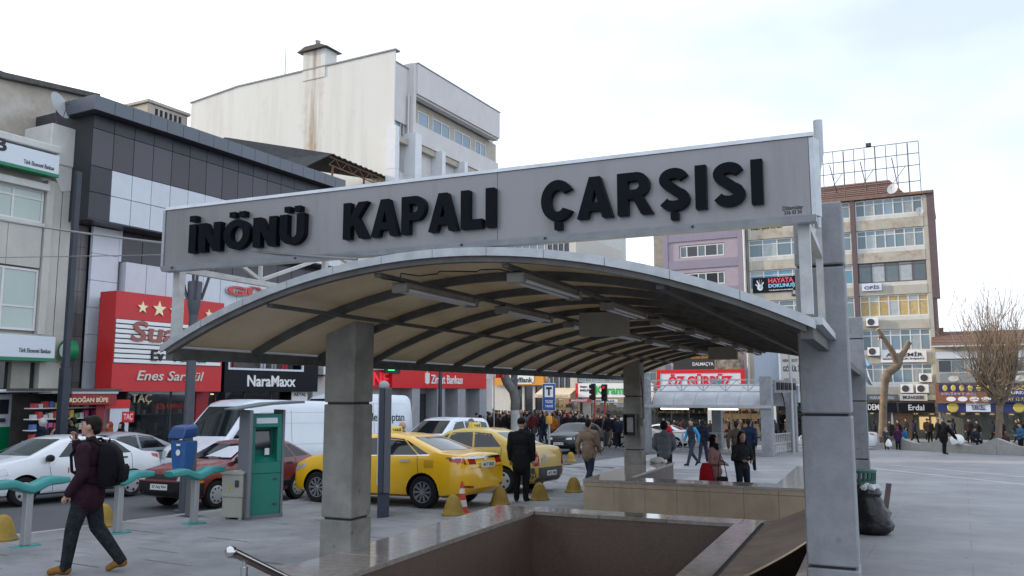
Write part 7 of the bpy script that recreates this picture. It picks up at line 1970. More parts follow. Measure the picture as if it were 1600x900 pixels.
# taxi stand sign
M_blue = mat('blue sign sheet', (0.012, 0.07, 0.26), 0.4)
x, y = -0.61, 25.28
x, y = B2(-11.3, 23.6)
ts = thing('taxi_stand_sign', 'blue taxi stand sign with a black T on a white square', 'sign', on_ground(x, y), RZB + RAD(24))
H0 = gz(x, y)
MB().tube([(0, 0, 0), (0, 0, 3.0)], 0.035, 10).build('pole', M_alu, ts, smooth=50)
MB().box(-0.19, 0.19, -0.06, -0.035, 2.02, 2.83).build('panel', M_blue, ts, bevel=0.006)
MB().box(-0.20, 0.20, -0.034, -0.028, 2.0, 2.85).build('panel_edge', M_whitel, ts)
MB().box(-0.13, 0.13, -0.066, -0.061, 2.42, 2.77).build('white_square', M_whitel, ts)
mb = MB(); mb.prism([(-0.09, 2.66), (0.09, 2.66), (0.09, 2.73), (-0.09, 2.73)], -0.070, -0.067); mb.prism([(-0.03, 2.47), (0.03, 2.47), (0.03, 2.6599), (-0.03, 2.6599)], -0.070, -0.067); mb.build('letter', M_ink, ts)
for i, w in enumerate(('YILDIZ', 'TAKSİ')):
    me = text_mesh(w, 0.5, 0.02); co = np.zeros(len(me.vertices)*3); me.vertices.foreach_get('co', co); co = co.reshape(-1, 3); lo_, hi_ = co.min(0), co.max(0)
    t = (co - lo_)/np.maximum(hi_ - lo_, 1e-6); out = np.zeros_like(co); out[:, 0] = -0.12 + 0.24*t[:, 0]; out[:, 1] = -0.061 - 0.004*t[:, 2]; out[:, 2] = 2.24 - 0.13*i + 0.09*t[:, 1]
    me.vertices.foreach_set('co', out.ravel()); me.materials.clear(); me.materials.append(M_whitel); me.update()
    o = bpy.data.objects.new('lettering', me); COL.objects.link(o); o.parent = ts
MB().lathe([(0.09, -0.12), (0.1, -0.1), (0.1, 0.1), (0.09, 0.12)], 12, Matrix.Translation((0, -0.05, 1.72))).build('call_box', mat('orange box', (0.55, 0.27, 0.02), 0.5), ts, smooth=40)
# poles and traffic lights at the crossing
def pole(label, x, y, h, r, m, cat='pole', nm='steel_pole'):
    t = thing(nm, label, cat, on_ground(x, y))
    MB().tube([(0, 0, 0), (0, 0, h*0.5), (0, 0, h)], [r*1.15, r, r*0.85], 10).build('shaft', m, t, smooth=50)
    MB().tube([(0, 0, 0), (0, 0, 0.03)], r*2.2, 10).build('base_plate', m, t)
    return t
pole('dark pole in front of the red bank sign', *B2(-21.8, 33.6), 7.5, 0.09, M_post)
pole('dark pole right of the red bank sign', *B2(-22.6, 42.6), 8.5, 0.2, M_lpost)
pole('thin grey steel pole right of the second stair gate', 14.44, 43.53, 5.9, 0.09, M_alu)
def traffic_light(label, px, rz):
    x, y = px
    t = thing('traffic_light', label, 'traffic light', on_ground(x, y), rz, 'traffic lights')
    MB().tube([(0, 0, 0), (0, 0, 3.4)], 0.06, 10).build('pole', mat('orange pole', (0.45, 0.06, 0.03), 0.5), t, smooth=50)
    MB().box(-0.16, 0.16, -0.2, 0.05, 2.55, 3.55).build('housing', M_blk, t, bevel=0.03)
    for i, m in enumerate((M_ink, M_ink, mat('lit red lens', (0.8, 0.02, 0.02), 0.4, emit=(1, 0.03, 0.02), estr=0.35))):
        MB().lathe([(0.10, 0), (0.10, 0.02)], 14, Matrix.Translation((0, -0.202, 2.72 + 0.32*i)) @ Matrix.Rotation(RAD(90), 4, 'X')).build('lens', m, t)
        MB().lathe([(0.12, 0), (0.13, 0.12), (0.12, 0.12), (0.11, 0)], 14, Matrix.Translation((0, -0.2, 2.73 + 0.32*i)) @ Matrix.Rotation(RAD(90), 4, 'X')).build('visor', M_blk, t)
traffic_light('traffic light showing red left of the far canopy pillar', B2(-19.0, 47.5), RZB)
traffic_light('dark traffic light turned sideways beside the red one', B2(-19.75, 47.7), RZB - RAD(80))
# flag
fl = thing('flag', 'red flag hanging in front of the leaning tree trunk', 'flag', Vector((*B2(-19.6, 35.0), 3.2)))
mb = MB(); rows = []
for j in range(9):
    z = 1.25 - 2.0*j/8
    rows.append([(0.16*math.sin(i*1.5 + j*0.3) * 0.3 + 0.05*i, 0.07*math.cos(i*2.1 + j*0.2), z) for i in range(9)])
vs = [p for r in rows for p in r]; fs = [(j*9 + i, j*9 + i + 1, (j+1)*9 + i + 1, (j+1)*9 + i) for j in range(8) for i in range(8)]
mb.add(vs, fs); mb.add([(a, b + 0.012, c) for a, b, c in vs], [tuple(reversed(f)) for f in fs]); mb.build('cloth', mat('red flag cloth', (0.50, 0.015, 0.02), 0.7), fl, smooth=60)
MB().tube([(-0.05, 0, -5.3), (-0.05, 0, 1.6)], 0.03, 8).build('flag_pole', M_alu, fl)
# rubbish sack, basket and plank by the right pillars
M_sack = mat('dirty dark plastic sack', (0.010, 0.010, 0.011), 0.33, var=0.5, vscale=7, dirt=(0.045, 0.042, 0.04), dscale=4, damt=0.6, bump=1.0, bscale=9, spec=0.3)
x, y = 5.65, 13.36
sk = thing('rubbish_sack', 'full dark rubbish sack leaning on the far right pillar', 'sack', on_ground(x - 0.06, y))
rg = random.Random(9); rings = []
prof = [(0.02, 0), (0.23, 0.01), (0.28, 0.07), (0.29, 0.15), (0.26, 0.24), (0.27, 0.33), (0.23, 0.41), (0.22, 0.50), (0.17, 0.57), (0.19, 0.63), (0.13, 0.69)]
for r_, z in prof:
    rings.append([((r_ + rg.uniform(-.032, .032)*(r_ > .1))*math.cos(2*math.pi*k/20)*(1 + 0.06*math.sin(3*k)) + 0.03*math.sin(9*z), (r_ + rg.uniform(-.032, .032)*(r_ > .1))*math.sin(2*math.pi*k/20), z + rg.uniform(-.012, .012)*(z > .05)) for k in range(20)])
MB().loft(rings).build('sack', M_sack, sk, smooth=60)
mb = MB()
for i in range(9):
    a = rg.uniform(0, 6.28); r_ = rg.uniform(0.03, 0.13); s_ = rg.uniform(0.05, 0.08)
    mb.lathe([(0.01, -s_), (s_*0.8, -s_*0.4), (s_, 0.1*s_), (s_*0.6, s_*0.6), (0.01, s_*0.8)], 7, Matrix.Translation((r_*math.cos(a), r_*math.sin(a), 0.70)) @ Matrix.Rotation(a, 4, 'X'))
mb.build('crumpled_rubbish', mat('crumpled wrappers', (0.42, 0.43, 0.45), 0.6, var=0.5, vscale=15), sk)
x, y = 6.29, 14.64
x += 0.25; y += 1.3
bs = thing('wire_basket', 'green slatted litter basket behind the rubbish sack', 'litter bin', on_ground(x, y))
M_dgreen = mat('dark green steel', (0.015, 0.075, 0.06), 0.5)
for k in range(18):
    a = 2*math.pi*k/18
    MB().bar((0.19*math.cos(a), 0.19*math.sin(a), 0.06), (0.24*math.cos(a), 0.24*math.sin(a), 0.80), 0.035, 0.008).build('slat', M_dgreen, bs)
for z, r_ in ((0.08, 0.19), (0.62, 0.235), (0.80, 0.25)):
    MB().lathe([(r_, z - 0.02), (r_ + 0.012, z - 0.02), (r_ + 0.012, z + 0.02), (r_, z + 0.02)], 18).build('hoop', M_dgreen, bs)
MB().lathe([(0.14, 0), (0.16, 0.5)], 14, Matrix.Translation((0, 0, 0.04))).build('liner', M_boxm, bs)
x, y = 6.5, 14.91
pk = thing('plank', 'loose wooden plank leaning by the rubbish sack', 'plank', on_ground(x, y))
MB().bar((-0.03, 0.0, 0.0), (0.20, 0.25, 0.62), 0.09, 0.025).build('board', M_brown, pk)
# white plastic bag on the parapet end
wbg = thing('plastic_bag', 'crumpled white plastic bag on the end of the marble parapet', 'bag', CF @ Vector((0.25, 12.1, 0.13)))
rings = []
for r_, z in ((0.03, 0), (0.11, 0.01), (0.13, 0.05), (0.11, 0.09), (0.07, 0.12), (0.03, 0.14)):
    rings.append([((r_*1.5 + rg.uniform(-.03, .03))*math.cos(2*math.pi*k/14), (r_*0.8 + rg.uniform(-.02, .02))*math.sin(2*math.pi*k/14), z + rg.uniform(-.01, .01)*(z > 0)) for k in range(14)])
MB().loft(rings).build('sack', mat('white plastic film', (0.72, 0.72, 0.70), 0.5, bump=0.5, bscale=20), wbg, smooth=50)
# plastic bags caught on the far right pillar
cb = thing('caught_bag', 'blue and white plastic bag caught on the far right pillar', 'bag', CF @ Vector((4.9, 11.6, 2.05)))
mb = MB(CF); mb.add([(4.87, 11.62, 2.35), (4.93, 11.55, 2.12), (4.99, 11.6, 1.9), (4.89, 11.7, 1.95), (4.90, 11.5, 2.1)], [(0, 1, 3), (1, 2, 3), (0, 4, 1), (4, 2, 1), (0, 3, 4), (3, 2, 4)]); mb.build('film', mat('white plastic film', (0, 0, 0)), cb)
mb = MB(CF); mb.add([(4.87, 11.62, 2.5), (4.95, 11.56, 2.34), (4.88, 11.7, 2.3), (4.89, 11.52, 2.32)], [(0, 1, 2), (0, 3, 1), (1, 3, 2), (0, 2, 3)]); mb.build('blue_film', M_lblue, cb)

# ================================================================ second stair gate
gx, gy = B2(-11, 44)
G2 = BF()
gt = thing('stair_gate', 'second stair entrance with grey pillars, milky barrel roof and lattice rail', 'gate', on_ground(gx, gy))
g_l, g_r, g_f, g_b = -14.1, -8.1, 40.6, 47.0
def gzb(u, v):
    p = B2(u, v); return gz(*p)
ztop = 2.52
for u, v in ((g_l, g_f), (g_r, g_f), (g_r, g_b), (g_l + 2.0, g_b)):
    MB(G2).box(u - 0.26, u + 0.26, v - 0.26, v + 0.26, gzb(u, v), ztop).build('pillar', M_concb, gt, bevel=0.015)
ns = 16; zE, rise = 1.12, 1.05
def gv(t): return g_f + 0.3 + (g_b - g_f - 0.6)*(1 - math.cos(math.pi*t))/2
def gzz(t): return zE + rise*math.sin(math.pi*t)
for i in range(5):
    a = g_l + 0.3 + (g_r - g_l - 0.6)*i/5; b = g_l + 0.3 + (g_r - g_l - 0.6)*(i + 1)/5 - 0.015
    rings = [[(a, gv(t/ns), gzz(t/ns)), (b, gv(t/ns), gzz(t/ns)), (b, gv(t/ns), gzz(t/ns) + 0.012), (a, gv(t/ns), gzz(t/ns) + 0.012)] for t in range(ns + 1)]
    MB(G2).loft(rings).build('roof_panel', M_poly2, gt, smooth=30)
for i in range(6):
    a = g_l + 0.3 + (g_r - g_l - 0.6)*i/5
    rings = [[(a - 0.03, gv(t/ns), gzz(t/ns) - 0.07), (a + 0.03, gv(t/ns), gzz(t/ns) - 0.07), (a + 0.03, gv(t/ns), gzz(t/ns) - 0.005), (a - 0.03, gv(t/ns), gzz(t/ns) - 0.005)] for t in range(ns + 1)]
    MB(G2).loft(rings).build('rib', M_rib, gt)
MB(G2).box(g_l - 1.4, g_r + 0.3, g_f - 0.34, g_f - 0.27, zE - 0.1, zE + 0.04).build('eave_beam', M_trim, gt)
MB(G2).box(g_l - 0.3, g_r + 0.3, g_b + 0.27, g_b + 0.34, zE - 0.1, zE + 0.04).build('eave_beam', M_trim, gt)
rg_ = lambda a, b, w=0.05, n='lattice_bar': MB(G2).bar(a, b, w).build(n, M_white_steel, gt)
for z in (1.80, 2.1, 2.36): rg_((g_l + 0.27, g_f, z), (g_r - 0.27, g_f, z), 0.06, 'lattice_rail')
nl = 10
for i in range(nl):
    a = g_l + 0.3 + 5.4*i/nl; b = g_l + 0.3 + 5.4*(i + 1)/nl
    rg_((a, g_f, 1.82 if i % 2 else 2.34), (b, g_f, 2.34 if i % 2 else 1.82), 0.035)
    if i % 2: rg_((a, g_f, 1.82), (a, g_f, 2.34), 0.04)
# end fascia with dark letters seen obliquely
MB(G2).box(g_r + 0.27, g_r + 0.34, g_f + 0.3, g_b - 0.3, 1.75, 2.36).build('end_fascia', M_signp, gt)
for i in range(5):
    a = g_f + 0.7 + i*1.1
    MB(G2).box(g_r + 0.341, g_r + 0.38, a, a + 0.75, 1.88, 2.24).build('fascia_letter', M_black, gt)
M_tlit = mat('lit lamp tube', (0.8, 0.8, 0.8), 0.4, emit=(0.95, 0.97, 1.0), estr=3.0)
for a in (g_l + 0.9, g_l + 3.3):
    MB(G2).tube([(a, g_f - 0.2, zE - 0.16), (a + 1.4, g_f - 0.2, zE - 0.16)], 0.03, 8).build('lit_tube', M_tlit, gt)
# guard rails
def guard(a, b, n):
    a = Vector(a); b = Vector(b)
    for i in range(n + 1):
        p = a.lerp(b, i/n); z = gzb(p.x, p.y)
        MB(G2).bar((p.x, p.y, z), (p.x, p.y, z + 1.0), 0.05).build('guard_post', M_white_steel, gt)
    for h in (0.15, 0.55, 1.0):
        MB(G2).bar((a.x, a.y, gzb(a.x, a.y) + h), (b.x, b.y, gzb(b.x, b.y) + h), 0.05).build('guard_rail', M_white_steel, gt)
guard((g_l + 0.3, g_b - 3.0), (g_r - 0.3, g_b - 3.0), 9); guard((g_r, g_f + 0.3), (g_r, g_b - 0.3), 12)
bb = thing('light_box_billboard', 'white framed light box billboard standing on the second stair gate', 'billboard', G2 @ Vector((g_r - 0.4, g_b - 1, 2.5)))
MB(G2).box(g_r - 2.0, g_r + 0.3, g_b + 0.6, g_b + 1.0, 1.2, 4.15).build('case', mat('pale blue grey steel', (0.38, 0.43, 0.5), 0.5), bb, bevel=0.02)
FBB = G2
mb = MB(G2); x0, x1, z0, z1 = g_r - 0.55, g_r + 1.25, 2.1, 4.1
yb_ = g_b - 0.1
mb.box(x0, x1, yb_, yb_ + 0.25, z1 - 0.1, z1); mb.box(x0, x1, yb_, yb_ + 0.25, z0, z0 + 0.1); mb.box(x0, x0 + 0.1, yb_, yb_ + 0.25, z0 + 0.1, z1 - 0.1); mb.box(x1 - 0.1, x1, yb_, yb_ + 0.25, z0 + 0.1, z1 - 0.1); mb.build('frame', M_whitel, bb)
MB(G2).box(x0 + 0.1, x1 - 0.1, yb_ + 0.06, yb_ + 0.2, z0 + 0.1, z1 - 0.1).build('poster', mat('pale poster', (0.52, 0.51, 0.47), 0.5, var=0.05), bb)
lettering(bb, 'MEMLEKET İŞİ', mat('brown print', (0, 0, 0)), G2, x0 + 0.2, x1 - 0.5, z1 - 0.75, z1 - 0.5, yb_ + 0.059, 0.01, bold=0.03)
lettering(bb, 'GÖNÜL İŞİ', M_ink, G2, x0 + 0.2, x1 - 0.5, z1 - 1.3, z1 - 0.85, yb_ + 0.059, 0.01, bold=0.03)
MB(G2).lathe([(0.02, 0), (0.14, 0.02), (0.13, 0.4), (0.08, 0.6), (0.09, 0.72), (0.02, 0.82)], 10, Matrix.Translation((x1 - 0.33, yb_ + 0.055, z1 - 1.25)) @ Matrix.Scale(0.05, 4, (0, 1, 0))).build('printed_figure', mat('tan print', (0.35, 0.24, 0.15), 0.5), bb)

# ================================================================ planters and trees
M_plant = mat('planter concrete', (0.30, 0.29, 0.27), 0.85, var=0.15, vscale=3, dirt=(0.2, 0.18, 0.15), dscale=1.5, damt=0.4)
M_soil = mat('dry soil', (0.16, 0.12, 0.085), 0.95, var=0.3, vscale=5)
def planter_wall(label, a, b, h):
    a = Vector((*a, 0)); b = Vector((*b, 0)); n = 12; d = (b - a); L_ = d.length; d.normalize(); nrm = Vector((-d.y, d.x, 0))
    if nrm.y < 0: nrm = -nrm
    mid = a.lerp(b, 0.5)
    r = thing('planter_wall', label, 'planter', on_ground(mid.x, mid.y), 0, 'scalloped planter walls')
    rings = []
    for i in range(n + 1):
        t = i/n; p = a.lerp(b, t)
        z = gz(p.x, p.y); zt = z + h*(1 - 0.5*math.sin(math.pi*t)**1.2)
        q = p + nrm*0.28
        rings.append([(p.x, p.y, z - 0.1), (p.x, p.y, zt), (q.x, q.y, zt), (q.x, q.y, z - 0.1)])
    MB(Matrix.Identity(4)).loft(rings).build('wall', M_plant, r)
    q0 = a + nrm*0.2; q1 = b + nrm*0.2; q2 = b + nrm*4.0; q3 = a + nrm*4.0
    MB(Matrix.Identity(4)).add([(p.x, p.y, gz(p.x, p.y) + 0.16) for p in (q0, q1, q2, q3)], [(0, 1, 2, 3)]).build('soil', M_soil, r)
planter_wall('low scalloped planter wall behind the far right pillar, left segment', (21.75, 54.39), (22.03, 48.85), 0.5)
planter_wall('low scalloped planter wall left of the bending figure', (21.84, 48.36), (22.66, 44.34), 0.8)
planter_wall('low scalloped planter wall in front of the bare tree', (22.69, 44.34), (23.55, 41.29), 0.8)
planter_wall('low scalloped planter wall at the right edge', (23.58, 41.29), (25.02, 38.64), 0.8)
M_bark = mat('pale plane bark', (0.17, 0.125, 0.085), 0.9, var=0.35, vscale=3, dirt=(0.13, 0.11, 0.09), dscale=4, damt=0.6, bump=0.4, bscale=10)
M_cut = mat('fresh cut wood', (0.55, 0.38, 0.22), 0.8)
M_lime = mat('limewashed bark', (0.36, 0.37, 0.37), 0.9, var=0.2, vscale=5)
M_barkg = mat('grey bark', (0.12, 0.115, 0.11), 0.9, var=0.3, vscale=3, bump=0.4, bscale=10)
def limb(root, pts, rs, m, name='limb', n=10): return MB().tube(pts, rs, n).build(name, m, root, smooth=50)
def cutend(root, p, d, r):
    d = Vector(d).normalized(); p = Vector(p)
    MB().tube([p, p + d*0.02], r*0.95, 10).build('cut_end', M_cut, root)
# cut back tree
x, y = 23.6, 54.0
S_ = (x*x + y*y)**0.5
t1 = thing('cut_back_tree', 'cut back tree with three bare stumps of branches in front of the beige block', 'tree', on_ground(x, y))
sc = y*1.0/1305.0
def tp(px, py, dy=0): # metres right and up of the tree foot at this distance
    return ((px - 1376)*sc, dy, (700 - py)*sc)
trunk = [tp(1376, 702), tp(1377, 680), tp(1380, 640), tp(1384, 610), tp(1386, 595)]
limb(t1, trunk, [0.32, 0.26, 0.23, 0.22, 0.25], M_bark, 'trunk', 14)
limb(t1, [tp(1385, 600), tp(1389, 588, -.1), tp(1402, 578, -.2), tp(1407, 570, -.2)], [0.28, 0.27, 0.25, 0.24], M_bark)
limb(t1, [tp(1404, 575, -.2), tp(1396, 555, -.3), tp(1384, 538, -.4), tp(1374, 520, -.4)], [0.22, 0.18, 0.15, 0.13], M_bark); cutend(t1, tp(1374, 520, -.4), (-0.4, 0, 0.8), 0.14)
limb(t1, [tp(1404, 572, -.2), tp(1399, 560, 0), tp(1397, 551, 0)], [0.17, 0.14, 0.14], M_bark); cutend(t1, tp(1397, 551), (-0.2, -0.3, 1), 0.14)
limb(t1, [tp(1404, 575, -.2), tp(1412, 562), tp(1420, 550), tp(1426, 540)], [0.22, 0.19, 0.17, 0.17], M_bark); cutend(t1, tp(1426, 540), (0.5, -0.2, 0.8), 0.17)
limb(t1, [tp(1379, 530, -.4), tp(1373, 535, -.5)], [0.1, 0.09], M_bark); cutend(t1, tp(1373, 535, -.5), (-1, -0.2, -0.2), 0.09)
mb = MB(); mb.box(-0.75, 0.55, -0.55, 0.55, -0.1, 0.62); mb.build('tree_box', mat('dark brick planter', (0.12, 0.09, 0.075), 0.85, var=0.3, vscale=6), t1)
# bare tree with a dense brush of twigs
x, y = 27.9, 48.5
t2 = thing('bare_tree', 'leafless pollarded tree with a dense brush of thin upright twigs', 'tree', on_ground(x, y))
sc = y/1305.0
def tq(px, py, dy=0): return Vector(((px - 1550)*sc, dy, (703 - py)*sc))
limb(t2, [tq(1549, 703), tq(1549, 680), tq(1552, 655), tq(1554, 636)], [0.22, 0.18, 0.165, 0.19], M_bark, 'trunk', 12)
rg = random.Random(21)
mains = [[tq(1554, 638), tq(1547, 625, -.2), tq(1537, 606, -.4), tq(1529, 590, -.5), tq(1522, 578, -.5)],
         [tq(1554, 638), tq(1556, 618, .4), tq(1555, 600, .6), tq(1552, 582, .7)],
         [tq(1555, 637), tq(1562, 620, -.3), tq(1570, 600, -.4), tq(1576, 584, -.4), tq(1584, 574, -.3)],
         [tq(1553, 632), tq(1543, 612, .5), tq(1535, 598, .8), tq(1530, 582, 1.0)],
         [tq(1556, 632), tq(1568, 612, .5), tq(1582, 596, .8), tq(1596, 582, .9)]]
for m_ in mains: limb(t2, m_, [0.13 - 0.012*i for i in range(len(m_))], M_bark, 'limb', 8)
tw = MB(); th = MB()
def twig(p, d, l, r, depth):
    pts = [p]; q = p.copy(); dd = d.normalized(); n = 4
    for i in range(n):
        dd = (dd + Vector((rg.uniform(-.22, .22), rg.uniform(-.22, .22), rg.uniform(0.0, .22)))).normalized()
        q = q + dd*(l/n); pts.append(q.copy())
    (tw if depth else th).tube(pts, [r*(1 - 0.75*i/n) for i in range(n + 1)], 4 if depth else 5)
    if depth < 2:
        for k in range(3 if depth == 0 else 2):
            i = rg.randint(1, n); 
            d2 = (dd + Vector((rg.uniform(-.9, .9), rg.uniform(-.9, .9), rg.uniform(.1, .9)))).normalized()
            twig(pts[i], d2, l*rg.uniform(.4, .7), r*0.55, depth + 1)
for m_ in mains:
    for k in range(30):
        i = rg.randint(max(1, len(m_) - 3), len(m_) - 1); t = rg.random()
        p = m_[i-1].lerp(m_[i], t)
        up = rg.random()
        if up < 0.68: d = Vector((rg.uniform(-.40, .40), rg.uniform(-.4, .4), 1.0)); l = rg.uniform(1.8, 4.2)
        else: d = Vector((rg.uniform(-1, 1), rg.uniform(-1, 1), rg.uniform(-.3, .5))); l = rg.uniform(.8, 1.7)
        twig(p, d, l, 0.036, 0)
th.build('branches', M_bark, t2)['kind'] = 'stuff'
tw.build('twigs', mat('pale twig bark', (0.40, 0.28, 0.17), 0.9), t2)['kind'] = 'stuff'
# leaning street tree with limewashed foot
x, y = B2(-19.0, 36.0)
t3 = thing('street_tree', 'leaning grey tree trunk with a limewashed foot in front of the crowd', 'tree', on_ground(x, y))
sc = y/1305.0
def tr(px, py, dy=0): return Vector(((px - 830)*sc, dy, (708 - py)*sc))
limb(t3, [tr(830, 709), tr(829, 690), tr(829, 660), tr(828, 646)], [0.30, 0.235, 0.225, 0.225], M_lime, 'trunk_foot', 14)
limb(t3, [tr(828, 645.8), tr(829, 632), tr(826, 618), tr(816, 603), tr(810, 588), tr(806, 572), tr(802, 552)], [0.225, 0.23, 0.22, 0.235, 0.215, 0.2, 0.18], M_barkg, 'trunk', 14)
limb(t3, [tr(803, 556), tr(795, 535), tr(792, 520)], [0.14, 0.11, 0.09], M_barkg); limb(t3, [tr(803, 556), tr(812, 535), tr(816, 518)], [0.14, 0.11, 0.09], M_barkg)
limb(t3, [tr(817, 606), tr(823, 600), tr(826, 596)], [0.1, 0.08, 0.075], M_barkg)

# ================================================================ people
V3 = lambda *a: np.array(a, float)
def cap_mesh(mb, a, ra, b, rb, n=10):
    a = Vector(a); b = Vector(b); d = (b - a)
    L_ = d.length
    d = d.normalized() if L_ > 1e-6 else Vector((0, 0, 1))
    up = Vector((0, 0, 1)) if abs(d.z) < 0.9 else Vector((1, 0, 0))
    x = d.cross(up).normalized(); y = d.cross(x)
    rings = []
    for t in (-0.98, -0.7, -0.35, 0): rings.append((a + d*(ra*t), ra*math.sqrt(max(0.0, 1 - t*t))))
    for t in (0, 0.35, 0.7, 0.98): rings.append((b + d*(rb*t), rb*math.sqrt(max(0.0, 1 - t*t))))
    mb.loft([[p + (x*math.cos(2*math.pi*k/n) + y*math.sin(2*math.pi*k/n))*r for k in range(n)] for p, r in rings])
def ell_mesh(mb, c, r, n=12):
    c = Vector(c); rings = []
    for i in range(9):
        t = math.pi*(i + 0.25)/8.5
        rings.append([(c.x + r[0]*math.sin(t)*math.cos(2*math.pi*k/n), c.y + r[1]*math.sin(t)*math.sin(2*math.pi*k/n), c.z + r[2]*math.cos(t)) for k in range(n)])
    mb.loft(rings)
SKIN, HAIR, TOP, BOT, SHOE, ACC, EYE = range(7)
POSES = {
 'stand': dict(),
 'walk': dict(kl=(-.09, .16, .50), al=(-.09, .30, .09), tl=(-.09, .45, .07), kr=(.09, -.06, .49), ar=(.09, -.36, .15), tr=(.10, -.26, .03), el=(-.25, -.14, 1.14), hl=(-.24, -.12, .88), er=(.25, .06, 1.13), hr=(.24, .20, .93)),
 'walk2': dict(kr=(.09, .14, .50), ar=(.09, .26, .09), tr=(.09, .41, .06), kl=(-.09, -.05, .49), al=(-.09, -.30, .13), tl=(-.10, -.20, .03), er=(.25, -.12, 1.14), hr=(.24, -.08, .88), el=(-.25, .05, 1.13), hl=(-.24, .18, .92)),
 'pockets': dict(el=(-.29, -.06, 1.15), hl=(-.20, .08, .95), er=(.29, -.06, 1.15), hr=(.20, .08, .95)),
 'phone': dict(er=(.21, .17, 1.19), hr=(.085, .20, 1.50), el=(-.25, -.02, 1.14), hl=(-.22, .14, .90),
               kl=(-.09, .11, .51), al=(-.09, .16, .085), tl=(-.09, .32, .05), kr=(.09, -.09, .51), ar=(.09, -.38, .12), tr=(.10, -.24, .045)),
 'hold': dict(el=(-.25, .02, 1.13), hl=(-.10, .25, 1.08), er=(.25, .02, 1.13), hr=(.10, .26, 1.10)),
 'reach': dict(el=(-.25, .08, 1.15), hl=(-.20, .32, 1.04), er=(.25, .02, 1.13), hr=(.22, .10, .88)),
 'sit': dict(kl=(-.12, .42, .93), al=(-.12, .44, .50), tl=(-.12, .58, .46), kr=(.12, .42, .93), ar=(.12, .44, .50), tr=(.12, .58, .46), el=(-.25, .06, 1.15), hl=(-.14, .30, 1.02), er=(.25, .06, 1.15), hr=(.14, .30, 1.02)),
 'bend': dict(lean=.34, el=(-.22, .42, 1.0), hl=(-.15, .55, .80), er=(.22, .42, 1.0), hr=(.15, .55, .80)),
}
def person_mesh(pose='stand', coat=0.0, hair='short', bulk=1.0, fine=False, voxel=0.028, collar=True, skirt=False, bag=False):
    P = dict(kl=(-.10, .02, .50), al=(-.10, -.02, .09), tl=(-.12, .13, .045), kr=(.10, .02, .50), ar=(.10, -.02, .09), tr=(.12, .13, .045),
             el=(-.255, -.02, 1.14), hl=(-.25, .05, .88), er=(.255, -.02, 1.14), hr=(.25, .05, .88), lean=0.0)
    P.update(POSES[pose])
    ln = P['lean']
    def L(p):   # lean the upper body forward about the hips
        p = V3(*p); t = max(0, p[2] - 0.95); return V3(p[0], p[1] + ln*t*1.2, p[2] - 0.28*ln*t)
    caps = []; ells = []
    def C(a, ra, b, rb, tg): caps.append((V3(*a), ra, V3(*b), rb, tg))
    def E(c, r, tg): ells.append((V3(*c), V3(*r), tg))
    b_ = bulk
    # trunk
    E((0, -.005, .98), (.165*b_, .115*b_, .13), TOP if coat > 0 else BOT)
    E(L((0, 0, 1.12)), (.165*b_, .118*b_, .17), TOP)
    E(L((0, .005, 1.30)), (.185*b_, .125*b_, .18), TOP)
    C(L((-.12, 0, 1.41)), .075*b_, L((.12, 0, 1.41)), .075*b_, TOP)
    C(L((0, -.01, 1.45)), .075, L((0, .0, 1.50)), .062, TOP if collar else SKIN)
    C(L((0, .0, 1.48)), .055, L((0, .012, 1.58)), .052, SKIN)
    for s, sh, e, h in ((-1, (-.175*b_, 0, 1.405), P['el'], P['hl']), (1, (.175*b_, 0, 1.405), P['er'], P['hr'])):
        e = V3(*e); h = V3(*h); sh = L(sh); 
        if ln == 0: pass
        C(sh, .068*b_, e, .055*b_, ACC)
        w = e + (h - e)*0.88
        C(e, .055*b_, w, .044*b_, ACC)
        d = (h - e)/max(1e-6, np.linalg.norm(h - e))
        if fine:
            side = np.cross(d, V3(1, 0, 0)); side /= np.linalg.norm(side); nrm = np.cross(d, side)
            C(w, .028, h + d*0.02, .030, SKIN)
            C(h + d*0.02, .028, h + d*0.06, .026, SKIN)
            for k, l in ((-1.5, .052), (-.5, .066), (.5, .068), (1.5, .058)):
                a = h + d*0.055 + side*k*0.0165
                m = a + d*l*0.55 + nrm*0.012*s; t = m + d*l*0.35 + nrm*0.026*s
                C(a, .0095, m, .009, SKIN); C(m, .009, t, .008, SKIN)
            a = h + side*0.028; m = a + side*0.026 + d*0.026; C(a, .012, m, .0105, SKIN); C(m, .0105, m + d*0.03 + nrm*0.01*s, .009, SKIN)
        else:
            C(w, .033, h + d*0.05, .036, SKIN); C(h + d*0.05, .034, h + d*0.115, .022, SKIN)
            C(h, .02, h + d*0.06 + V3(-s*.02, .02, 0), .012, SKIN)
    # legs
    for s, k, a, t in ((-1, P['kl'], P['al'], P['tl']), (1, P['kr'], P['ar'], P['tr'])):
        hip = (s*.085, 0, .93); k = V3(*k); a = V3(*a); t = V3(*t)
        C(hip, .098*b_, k, .068*b_, BOT); C(k, .068*b_, a, .05*b_, BOT)
        C(a + V3(0, -.02, -.02), .048, a + (t - a)*0.45, .047, SHOE); C(a + (t - a)*0.45, .045, t, .038, SHOE)
    if skirt or coat > 0.2:
        z1 = .95 - coat if not skirt else .25
        E((0, .015, .90), (.182*b_, .16*b_, .15), TOP)
        C((0, 0, 1.0), .15*b_, (0, 0.0, z1 + .12), .155*b_, TOP if not skirt else BOT)
        C((-.06, 0, z1 + .16), .115*b_, (-.075, 0.0, z1 + .10), .105*b_, TOP if not skirt else BOT)
        C((.06, 0, z1 + .16), .115*b_, (.075, 0.0, z1 + .10), .105*b_, TOP if not skirt else BOT)
    elif coat > 0:
        E((0, 0, .93), (.172*b_, .125*b_, .10), TOP)
    # head
    H = lambda x, y, z: L((x, y, z))
    E(H(0, .015, 1.655), (.076, .094, .108), SKIN)
